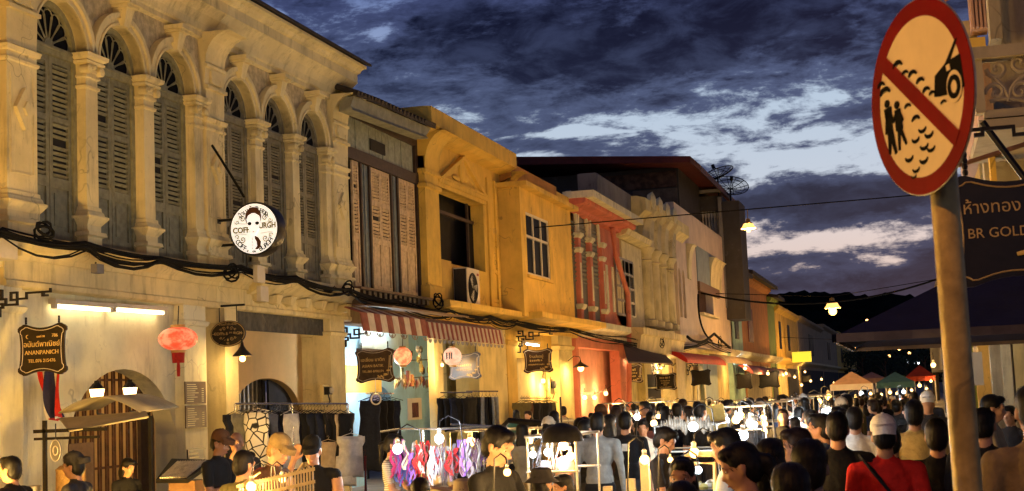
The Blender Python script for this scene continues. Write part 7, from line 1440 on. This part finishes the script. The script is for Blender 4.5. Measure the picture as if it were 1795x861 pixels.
def rail_of(p0, p1, q, Y0, Y1, label, n, kinds, ms, glabel, group, post=True, rz=0., sc=1.):
    x0, z = onY(p0, q, Y0); x1, z1 = onY(p1, q, Y1); t = thing('garment_rack', ((x0+x1)/2, (Y0+Y1)/2, 0), label, 'rack')
    b = MB(); b.tube([(x0, Y0, z), (x1, Y1, z1)], .014, 8); b.build('rail', CHROME, t)
    if post:
        for a, c, zz in ((x0, Y0, z), (x1, Y1, z1)): b = MB(); b.tube([(a, c, .05), (a, c, zz)], .014, 8); b.tube([(a, c-.3, .05), (a, c+.3, .05)], .014, 6); b.build('post', CHROME, t)
    for i in range(n):
        q_ = (i+.5)/n; k = random.choice(kinds); m_ = random.choice(ms); garment(x0+(x1-x0)*q_, Y0+(Y1-Y0)*q_, z+(z1-z)*q_-.13, rz+random.uniform(-.15, .15), k, m_, glabel.replace('dark ', m_.name.replace('cotton_', '')+' '), group, sc)
    return t
def printm():
    m = mat('black_white_geometric_print', (.6, .58, .52), .9, .05, 10); t = NT(m.node_tree); b = t.n['Principled BSDF']; g_ = t.new('ShaderNodeTexCoord'); v = t.new('ShaderNodeTexVoronoi'); v.feature = 'DISTANCE_TO_EDGE'; v.inputs['Scale'].default_value = 9; t.l.new(g_.outputs['Object'], v.inputs['Vector'])
    t.put(b.inputs['Base Color'], t.mix(t.maprange(v.outputs['Distance'], .04, .07, smooth=False), (.015, .015, .015), (.62, .59, .52))); return m
DK = [cl('black'), cl('dark'), cl('black'), cl('navy'), cl('black')]; MIXED = [cl('black'), cl('white'), cl('grey'), cl('beige'), cl('navy'), cl('dark'), cl('cream')]
rail_of(412, 512, 708, 17.0, 17.4, 'left garment rail in front of the ochre arch', 16, ['shirt', 'dress'], DK+[cl('white'), cl('grey')], 'dark shirt hanging on the left rail before the ochre arch', 'clothes on the left rail before the ochre arch', rz=1.2)
rail_of(508, 610, 708, 17.6, 18.0, 'right garment rail in front of the ochre arch', 18, ['shirt', 'shorts', 'shirt'], DK+[cl('beige')], 'dark garment bunched on the right rail before the ochre arch', 'clothes on the right rail before the ochre arch', rz=1.35)
x, z = onY(449, 730, 16.6); garment(x, 16.6, z+.05, .1, 'dress', printm(), 'dress with black and white geometric print on the left rail', None, 1.15, 1)
for k, (px, py, m_, kd, lb) in enumerate([(615, 765, cl('white'), 'shirt', 'white fringed top hanging at the end of the right rail'), (606, 800, cl('white'), 'shorts', 'lower white lace shorts below the fringed top'), (575, 775, cl('beige'), 'dress', 'beige dress hanging under the dark garments'), (640, 800, cl('maroon'), 'scarf', 'maroon cloth beside the white lace'), (560, 800, cl('black'), 'trousers', 'black trousers low on the right rail'), (590, 830, cl('dark'), 'trousers', 'charcoal trousers at the bottom of the right rail')]):
    Y = 16.8; x, z = onY(px, py, Y); garment(x, Y, z, .15, kd, m_, lb, None, .8 if kd in ('shirt', 'shorts') else .7)
for (px, py, n_, lb, gr, Y, ms_, kd) in ((845, 686, 9, 'dark trousers hanging along the yellow shop wall', 'trousers on the yellow shop wall', 31.2, [cl('black'), cl('navy'), cl('grey'), cl('white'), cl('black')], ['trousers']), (800, 688, 5, 'dark jeans folded over the rail beside the pillar', 'jeans on the rail beside the pillar', 30.2, [cl('navy'), cl('black')], ['shirt'])):
    t = rail_of(px-28, px+28, py, Y, Y+.5, lb.replace('dark', 'rail of dark')+' as a rack', n_, kd, ms_, lb, gr, False, 1.2, 1.15)
rail_of(912, 965, 698, 36.6, 38.4, 'rail of shirts below the two shining bulbs', 12, ['shirt', 'dress'], [cl('black'), cl('dark'), cl('olive'), cl('brown'), cl('cream'), cl('black')], 'dark shirt hanging under the two shining bulbs', 'shirts under the two shining bulbs', False, 1.1, 1.6)
rail_of(642, 690, 690, 24.0, 25.5, 'rail with dark drapes in the blue shop arch', 4, ['dress'], [cl('black'), cl('navy')], 'dark drape hanging in the blue shop arch', 'drapes in the blue shop arch', False, .2, 1.3)
x, z = onY(659, 700, 23.5); b = MB(); b.tube([(x+.09*math.cos(q), 23.5, z+.09*math.sin(q)) for q in np.linspace(0, 2*PI, 21)], .013, 6); b.tube([(x, 23.5, z+.1), (x, 23.5, z+.36)], .006, 4); tag(b.build('ring_hanger', mat('white_plastic', (.7, .68, .62), .4, .05, 5), None), 'white ring hanging in front of the dark drapes', 'ring')
t = wall_board(714, 738, 698, 736, X3+.0, mat('white_frame', (.66, .62, .55), .6, .05, 5), 'white framed picture on the blue wall', 'picture_frame'); b = MB(); ya, yb = fy(721, 715, X3), fy(732, 715, X3); b.box(X3+.02, X3+.026, ya, yb, fz(726, 732, X3), fz(726, 706, X3)); b.build('picture', mat('maroon_picture_print', (.10, .03, .035), .5, .6, 9), t)
# trinkets strung on the blue wall
TR = [mat('amber_trinket', (.30, .16, .05), .4, .3, 12, 0, 0), mat('dark_red_trinket', (.16, .02, .02), .4, .3, 12, 0, 0), mat('silver_trinket', (.45, .42, .36), .3, .2, 12, 0, 0, metal=.6), mat('olive_trinket', (.22, .20, .06), .5, .3, 12, 0, 0), mat('black_trinket', (.03, .03, .03), .4, .3, 12, 0, 0)]
Xt = W-.35
for k in range(44):
    if k < 12: px, py = random.uniform(728, 762), random.uniform(612, 664)
    elif k < 20: px, py = random.uniform(702, 740), random.uniform(640, 668)
    else: px, py = 692+(k-20)*2.9+random.uniform(-1, 1), 668+3*math.sin(k)
    y, z = onX(px, py, Xt); b = MB(); r = random.uniform(.05, .09)
    if k < 12: b.tube([(Xt, y+r*math.cos(q), z+r*math.sin(q)) for q in np.linspace(0, 2*PI, 13)], .022, 5); b.ell((Xt, y, z), r*.5, 8, 5)
    elif k < 20: b.box(Xt-.02, Xt+.02, y-.06, y+.06, z-.13, z+.13); b.lathe((Xt+.02, y, z), [(.04, .0), (.03, .012)], 8, 'x')
    else: b.add([(Xt-.02, y, z-.16), (Xt+.03, y-.05, z-.02), (Xt+.03, y+.05, z-.02), (Xt-.03, y, z-.02), (Xt, y, z+.10)], [(0, 1, 2), (0, 2, 3), (0, 3, 1), (4, 2, 1), (4, 3, 2), (4, 1, 3)])
    o = b.build('trinket', random.choice(TR)); tag(o, ['round trinket strung on the blue wall', 'carded trinket hanging on the blue wall', 'pointed trinket in the fringe on the blue wall'][0 if k < 12 else (1 if k < 20 else 2)], 'trinket', ['round trinkets on the blue wall', 'carded trinkets on the blue wall', 'pointed trinkets in the fringe on the blue wall'][0 if k < 12 else (1 if k < 20 else 2)])
b = MB(); b.tube([(Xt, fy(712, 632, Xt), fz(712, 632, Xt)), (Xt, fy(770, 630, Xt), fz(770, 630, Xt))], .012, 5); b.tube([(Xt, fy(690, 664, Xt), fz(690, 664, Xt)), (Xt, fy(762, 660, Xt), fz(762, 660, Xt))], .012, 5); tag(b.build('trinket_rail', BLACK, None), 'thin black rails carrying the trinkets on the blue wall', 'rail')
# wall fittings
for (px, py, X, s_, lb) in ((571, 687, W+.05, .11, 'electric meter on the pillar right of the ochre arch'), (967, 676, W+.05, .16, 'electric meter on the pale yellow wall')):
    y, z = onX(px, py, X); t = thing('electric_meter', (X, y, z), lb, 'meter'); b = MB(); b.box(X-.05, X+.0, y-s_*1.3, y+s_*1.3, z-s_*1.6, z+s_*1.2); b.build('backing_board', PALEY, t); b = MB(); b.box(X, X+.10, y-s_*.7, y+s_*.7, z-s_*.5, z+s_*.8); b.build('case', BLACK, t); b = MB(); b.lathe((X+.1, y, z+.2*s_), [(s_*.5, 0), (s_*.5, .03), (s_*.3, .05)], 14, 'x'); b.build('dial', mat('meter_dial', (.6, .58, .5), .3, .05, 5), t); b = MB(); b.tube([(X+.05, y, z-s_*.5), (X+.06, y+.05, z-s_*1.6), (X+.03, y-.05, z-s_*2.5)], .014, 5); b.build('lead', BLACK, t)
# ------------------------------------------------------------------ stalls along the middle of the street
def goods(t, x0, x1, Y, d, z, n, mats_, label, cat, name, group, kind='box'):
    for i in range(n):
        x = random.uniform(x0+.08, x1-.08); y = random.uniform(Y+.06, Y+d-.06); b = MB(); s_ = random.uniform(.03, .07)
        if kind == 'box': b.box(x-s_, x+s_, y-s_*.7, y+s_*.7, z, z+random.uniform(.04, .14))
        elif kind == 'jar': b.lathe((x, y, z), [(s_*.7, 0), (s_*.75, .02), (s_*.7, .12), (s_*.4, .15), (s_*.4, .18)], 10)
        else: b.lathe((x, y, z), [(s_*.8, 0), (s_, .03), (s_*.5, .06), (.001, .07)], 9)
        tag(b.build(name, random.choice(mats_)), label, cat, group)
t, x0, x1, z0 = stall(1000, 1190, 10.0, .7, 'front display stall with pale rods and a warm bulb', .95, 1.15, TABLEW)
for i in range(26): b = MB(); xx = x0+.05+(x1-x0-.1)*i/25; b.tube([(xx, 10.0, z0+.96), (xx, 10.0, z0+1.15)], .004, 4); b.build('display_rod', mat('pale_bamboo', (.5, .38, .2), .6, .2, 8), t)
goods(t, x0, x1, 10.05, .6, z0+.95, 22, TR, 'small trinket box on the front display stall', 'box', 'trinket_box', 'trinket boxes on the front display stall')
for (px, hh) in ((1101, .17), (1127, .30), (1060, .12)): x = onY(px, 780, 10.2)[0]; tag(MB().box(x-.03, x+.03, 10.2, 10.26, z0+1.15, z0+1.15+hh).build('candle_box', mat('dull_card_box', (.28, .24, .17), .7, .1, 5), None), {1101: 'short pale carton standing on the front display', 1127: 'tall pale carton standing on the front display', 1060: 'low pale carton at the left of the front display'}[px], 'carton')
t, x0, x1, z0 = stall(925, 1010, 11.0, .8, 'pale tube stall lit by four bulbs', .8, 1.62, TABLE); goods(t, x0, x1, 11.05, .7, z0+.8, 12, TR, 'trinket on the pale tube stall', 'trinket', 'trinket_box', 'trinkets on the pale tube stall', 'dome')
for k, (px, q0, q1, m_, lb) in enumerate([(955, 805, 845, cl('dark'), 'dark bag hanging in the pale tube stall'), (975, 808, 838, cl('brown'), 'brown bag hanging in the pale tube stall'), (990, 800, 835, cl('pink'), 'pink bag hanging in the pale tube stall')]):
    Y = 11.5; x, z = onY(px, (q0+q1)/2, Y); b = MB(); b.ell((x, Y, z), (.09, .05, .085), 12, 8); b.tube([(x-.07, Y, z+.06), (x-.03, Y, z+.2), (x+.03, Y, z+.2), (x+.07, Y, z+.06)], .007, 5); tag(b.build('handbag', m_, None, smooth=True), lb, 'bag')
x, z = onY(985, 763, 11); t = thing('dome_lamp', (x, 11.0, z), 'dark domed lamp shade over the pale tube stall', 'lamp'); b = MB(); b.lathe((x, 11.0, z), [(.17, -.05), (.16, 0), (.12, .06), (.05, .09), (.01, .10)], 18, cap=False); b.lathe((x, 11, z), [(.165, -.05), (.155, 0), (.115, .055), (.01, .09)], 18, cap=False); b.build('shade', BLACK, t, smooth=True); b = MB(); b.tube([(x, 11, z+.1), (x, 11, z+.3)], .008, 4); b.build('flex', BLACK, t)
# black angled stand arm
b = MB(); q = [onY(*p, 9.6) for p in ((885, 861), (884, 745), (892, 737), (950, 742))]; b.tube([(x, 9.6, z) for x, z in q], .022, 6); tag(b.build('stand_frame', BLACK, None), 'black angled frame in front of the black tee man', 'frame')
# ribbons rack
t = thing('ribbon_rack', (onY(740, 800, 14)[0], 14, 0), 'round chrome rack with hanging ribbons and scarves', 'rack'); xa, za = onY(668, 757, 14); xb2, zb2 = onY(860, 748, 14.2)
b = MB(); b.tube([(xa, 14, za), (onY(700, 752, 13.6)[0], 13.6, onY(700, 752, 13.6)[1]), (onY(770, 752, 13.5)[0], 13.5, onY(770, 752, 13.5)[1]), (xb2, 14.2, zb2)], .012, 6); b.build('rail', CHROME, t)
b = MB(); b.tube([(onY(790, 744, 15)[0], 15, onY(790, 744, 15)[1]), (onY(880, 748, 15.4)[0], 15.4, onY(880, 748, 15.4)[1])], .012, 6); b.build('rail', CHROME, t)
b = MB(); b.tube([(onY(741, 861, 14)[0], 14, 0), (onY(741, 752, 14)[0], 14, onY(741, 752, 14)[1])], .016, 6); b.build('post', CHROME, t)
RB = [mat('ribbon_'+n_, c, .6, .15, 20, 0, 0) for n_, c in (('magenta', (.45, .03, .20)), ('blue', (.05, .10, .45)), ('violet', (.25, .10, .42)), ('scarlet', (.50, .02, .02)), ('white', (.65, .63, .6)), ('orange', (.5, .17, .03)), ('mauve', (.32, .20, .28)), ('grey', (.18, .16, .18)))]
rmesh = []
for s_ in range(4):
    b = MB(); vs = []; fs = []; n = 10; rr = random.Random(s_)
    for k in range(3):
        base = len(vs); a0_ = rr.uniform(0, 6)
        for i in range(n+1):
            v = i/n; xx = .02*math.sin(v*9+a0_)+.03*(k-1)*v; yy = .02*math.cos(v*7+a0_); w_ = .009*(1+.4*math.sin(v*12)); vs += [(xx-w_, yy, -.42*v), (xx+w_, yy+.008, -.42*v), (xx+w_, yy+.012, -.42*v), (xx-w_, yy+.004, -.42*v)]
        for i in range(n):
            a = base+i*4
            for j in range(4): fs.append((a+j, a+(j+1) % 4, a+4+(j+1) % 4, a+4+j))
    me = bpy.data.meshes.new('ribbon'); me.from_pydata(vs, [], fs); me.materials.append(None); rmesh.append(me)
for i in range(64):
    q_ = i/63; px = 690+q_*158+random.uniform(-2, 2); Y = 13.7+.4*random.random(); x, z = onY(px, random.uniform(768, 796), Y); o = link('ribbon_bunch', random.choice(rmesh), None, (x, Y, z)); o.scale = (1.0, 1, random.uniform(.55, .95)); o.rotation_euler = (0, 0, random.uniform(0, 3)); o.material_slots[0].link = 'OBJECT'
    o.material_slots[0].material = RB[[0, 1, 2, 4, 1][i % 5]] if q_ < .2 else (RB[[3, 5, 3, 4][i % 4]] if q_ < .36 else RB[[4, 6, 4, 3, 7][i % 5]] if q_ < .7 else RB[[6, 7, 2, 4][i % 4]]); tag(o, o.material_slots[0].material.name.replace('ribbon_', '')+' ribbons hanging from the chrome rack by the white lamps', 'ribbon', 'ribbon bunches on the chrome rack')
# necklace rack of pale rods
Y = 9.6; t = thing('necklace_rack', (onY(490, 850, Y)[0], Y, .8), 'pale slatted necklace rack with two warm bulbs', 'rack'); xa, za = onY(420, 853, Y); xb2, zb2 = onY(548, 822, Y); BAM = mat('pale_bamboo', (.5, .38, .2))
for i in range(26): q_ = i/25; b = MB(); x = xa+(xb2-xa)*q_; z = za+(zb2-za)*q_; b.box(x-.005, x+.005, Y-.004+.001*(i % 3), Y+.006, z-.42, z+.02); b.build('rack_rod', BAM, t)
for dz in (0, -.09): b = MB(); b.hexa([(xa-.02, Y-.012, za+dz-.012), (xb2+.02, Y-.012, zb2+dz-.012), (xb2+.02, Y-.006, zb2+dz-.012), (xa-.02, Y-.006, za+dz-.012), (xa-.02, Y-.012, za+dz+.012), (xb2+.02, Y-.012, zb2+dz+.012), (xb2+.02, Y-.006, zb2+dz+.012), (xa-.02, Y-.006, za+dz+.012)]); b.build('crossbar', BAM, t)
for (u0, u1) in (((424, 850), (456, 828)), ((520, 828), (532, 812)), ((545, 824), (536, 812))): b = MB(); A, C_ = onY(*u0, Y), onY(*u1, Y); b.tube([(A[0], Y, A[1]), (C_[0], Y, C_[1])], .009, 5); b.build('prong', BAM, t)
# jewellery stall with cool lamp and white tube frame
t, x0, x1, z0 = stall(1150, 1260, 15.5, .9, 'jewellery stall glittering under the cool lamp', .85, 1.55, TABLE)
goods(t, x0, x1, 15.55, .8, z0+.85, 26, [mat('silver_trinket', (0, 0, 0)), mat('olive_trinket', (0, 0, 0))], 'silvery piece glittering on the jewellery stall', 'trinket', 'trinket_box', 'silvery pieces on the jewellery stall', 'dome')
for i in range(20): px = 1160+i*4.6; x, z = onY(px, 748+random.uniform(-6, 8), 15.5); o = MB().lathe((x, 15.5, z), [(.004, .1), (.02, .03), (.024, -.02), (.006, -.05)], 8).build('hanging_charm', mat('tarnished_charm', (.16, .14, .11), .5, .4, 20, 0, 0, metal=.3), None, smooth=True); tag(o, 'silver charm dangling over the jewellery stall', 'charm', 'silver charms over the jewellery stall')
b = MB(); q = [onY(*p, 10.4) for p in ((1255, 861), (1253, 812), (1216, 812), (1216, 861))]; b.tube([(x, 10.4, z) for x, z in q], .019, 8); tag(b.build('display_stand', mat('warm_white_tube', (.34, .29, .19), .5, .05, 4), None), 'white tube frame below the warm lamp', 'stand'); b = MB(); q = [onY(*p, 10.8) for p in ((1262, 796), (1200, 797))]; b.tube([(x, 10.8, z) for x, z in q], .022, 8); tag(b.build('tube_rail', mat('warm_white_tube', (0, 0, 0)), None), 'level white rail behind the warm lamp and tube frame', 'rail')
for k, (a, c, Yq, lb) in enumerate([(1270, 1345, 17.6, 'stall under the paired warm bulbs'), (1330, 1385, 21, 'stall beside the column of three bulbs'), (1376, 1425, 24, 'stall under the cool cluster of bulbs'), (1405, 1450, 30, 'stall in the dense crowd left of the cropped hair'), (1425, 1462, 40, 'stall before the last pale house')]):
    t, x0, x1, z0 = stall(a, c, Yq, 1.0, lb, .85, 1.7, random.choice([TABLE, TABLEW])); goods(t, x0, x1, Yq+.05, .9, z0+.85, 14, TR+[mat('pale_card_box', (.55, .5, .4), .7, .1, 5)], 'goods laid out on the '+lb.replace('stall ', 'stall '), 'goods', 'goods_box', 'goods on the '+lb, random.choice(['box', 'jar', 'dome']))
x, z = onY(1262, 742, 16.5); b = MB(); b.hexa([(x-.08, 16.5, z-.32), (x+.12, 16.5, z-.34), (x+.12, 16.52, z-.34), (x-.08, 16.52, z-.32), (x-.16, 16.55, z+.2), (x+.04, 16.55, z+.22), (x+.04, 16.57, z+.22), (x-.16, 16.57, z+.2)]); tag(b.build('menu_card', mat('yellow_card', (.55, .42, .12), .7, .2, 12), None), 'tilted yellow price card between the stalls', 'card')
# tray display in front of the pillar, racks of the left shops
Y = 14.5; x0, z = onY(285, 825, Y); x1, _ = onY(352, 830, Y); t = thing('tray_display', ((x0+x1)/2, Y, .5), 'tilted black tray with rows of small goods by the gate', 'display'); b = MB(); b.hexa([(x0, Y-.15, z-.13), (x1, Y-.3, z-.13), (x1+.05, Y+.25, z+.05), (x0-.05, Y+.3, z+.08), (x0, Y-.15, z-.09), (x1, Y-.3, z-.09), (x1+.05, Y+.25, z+.09), (x0-.05, Y+.3, z+.12)]); b.build('tray', BLACK, t)
for i in range(12): q_ = (i+.5)/12; xx = x0+.05+(x1-x0-.1)*q_; b = MB(); b.tube([(xx, Y-.16-.08*q_, z-.075), (xx+.02, Y+.2, z+.085)], .014, 5); b.build('bangle_row', mat('pale_bangles', (.5, .46, .36), .5, .3, 15), t)
b = MB(); b.box(x0+.1, x1-.05, Y-.05, Y+.25, .1, z-.12); b.build('stand', BRWOOD, t)

# ------------------------------------------------------------------ dark trees where the street ends
def tree(px, Y, h, r, label):
    x = onY(px, 640, Y)[0]; z0 = gz(Y)-.5; t = thing('tree', (x, Y, z0), label, 'tree', 'dark trees at the end of the street'); b = MB(); limbs_ = []
    b.tube([(x, Y, z0), (x+.1, Y, z0+h*.3), (x-.05, Y, z0+h*.6), (x, Y, z0+h*.8)], [.28, .22, .14, .05], 8)
    for k in range(6): a = k*1.05; p = Vector((x, Y, z0+h*(.35+.07*k))); q = p+Vector((math.cos(a)*r*.7, math.sin(a)*r*.7, h*.18)); b.tube([p, p.lerp(q, .5)+Vector((0, 0, .2)), q], [.11, .07, .03], 5); limbs_.append(q)
    b.build('trunk', BRWOOD, t); c = MB(); rs_ = random.Random(px); cl_ = [(q, r*.45) for q in limbs_]+[(Vector((x, Y, z0+h*.85)), r*.6)]
    for cen, cr in cl_:
        for _ in range(170):
            d = Vector((rs_.gauss(0, 1), rs_.gauss(0, 1), rs_.gauss(0, .8))); d = d.normalized()*cr*rs_.uniform(.4, 1.05); p = cen+d; s_ = rs_.uniform(.12, .3); u = Vector((rs_.uniform(-1, 1), rs_.uniform(-1, 1), rs_.uniform(-.6, .6))).normalized(); v = u.orthogonal().normalized(); c.add([p-u*s_, p+v*s_*.5, p+u*s_, p-v*s_*.5], [(0, 1, 2, 3)])
    c.build('crown', mat('dark_foliage', (.035, .055, .02), .8, .5, 2, 0, 0), t)
for px, Y, h, r, lb in ((1478, 235, 9.5, 3.2, 'rounded dark tree behind the peach canopy'), (1512, 245, 11, 3.6, 'tall dark tree between the peach and teal canopies'), (1552, 238, 10, 3.4, 'dark tree above the teal canopy'), (1588, 250, 9, 3.2, 'dark tree above the red canopy'), (1622, 230, 10, 3.4, 'dark tree at the right end of the street')): tree(px, Y, h, r, lb)

# ------------------------------------------------------------------ lettering becomes plain mesh
dg = bpy.context.evaluated_depsgraph_get()
for o in [x for x in S.objects if x.type == 'FONT']:
    me = bpy.data.meshes.new_from_object(o.evaluated_get(dg)); n = bpy.data.objects.new('lettering', me); COL.objects.link(n); n.parent = o.parent; n.location = o.location; n.rotation_euler = o.rotation_euler; n.scale = o.scale
    bpy.data.objects.remove(o)
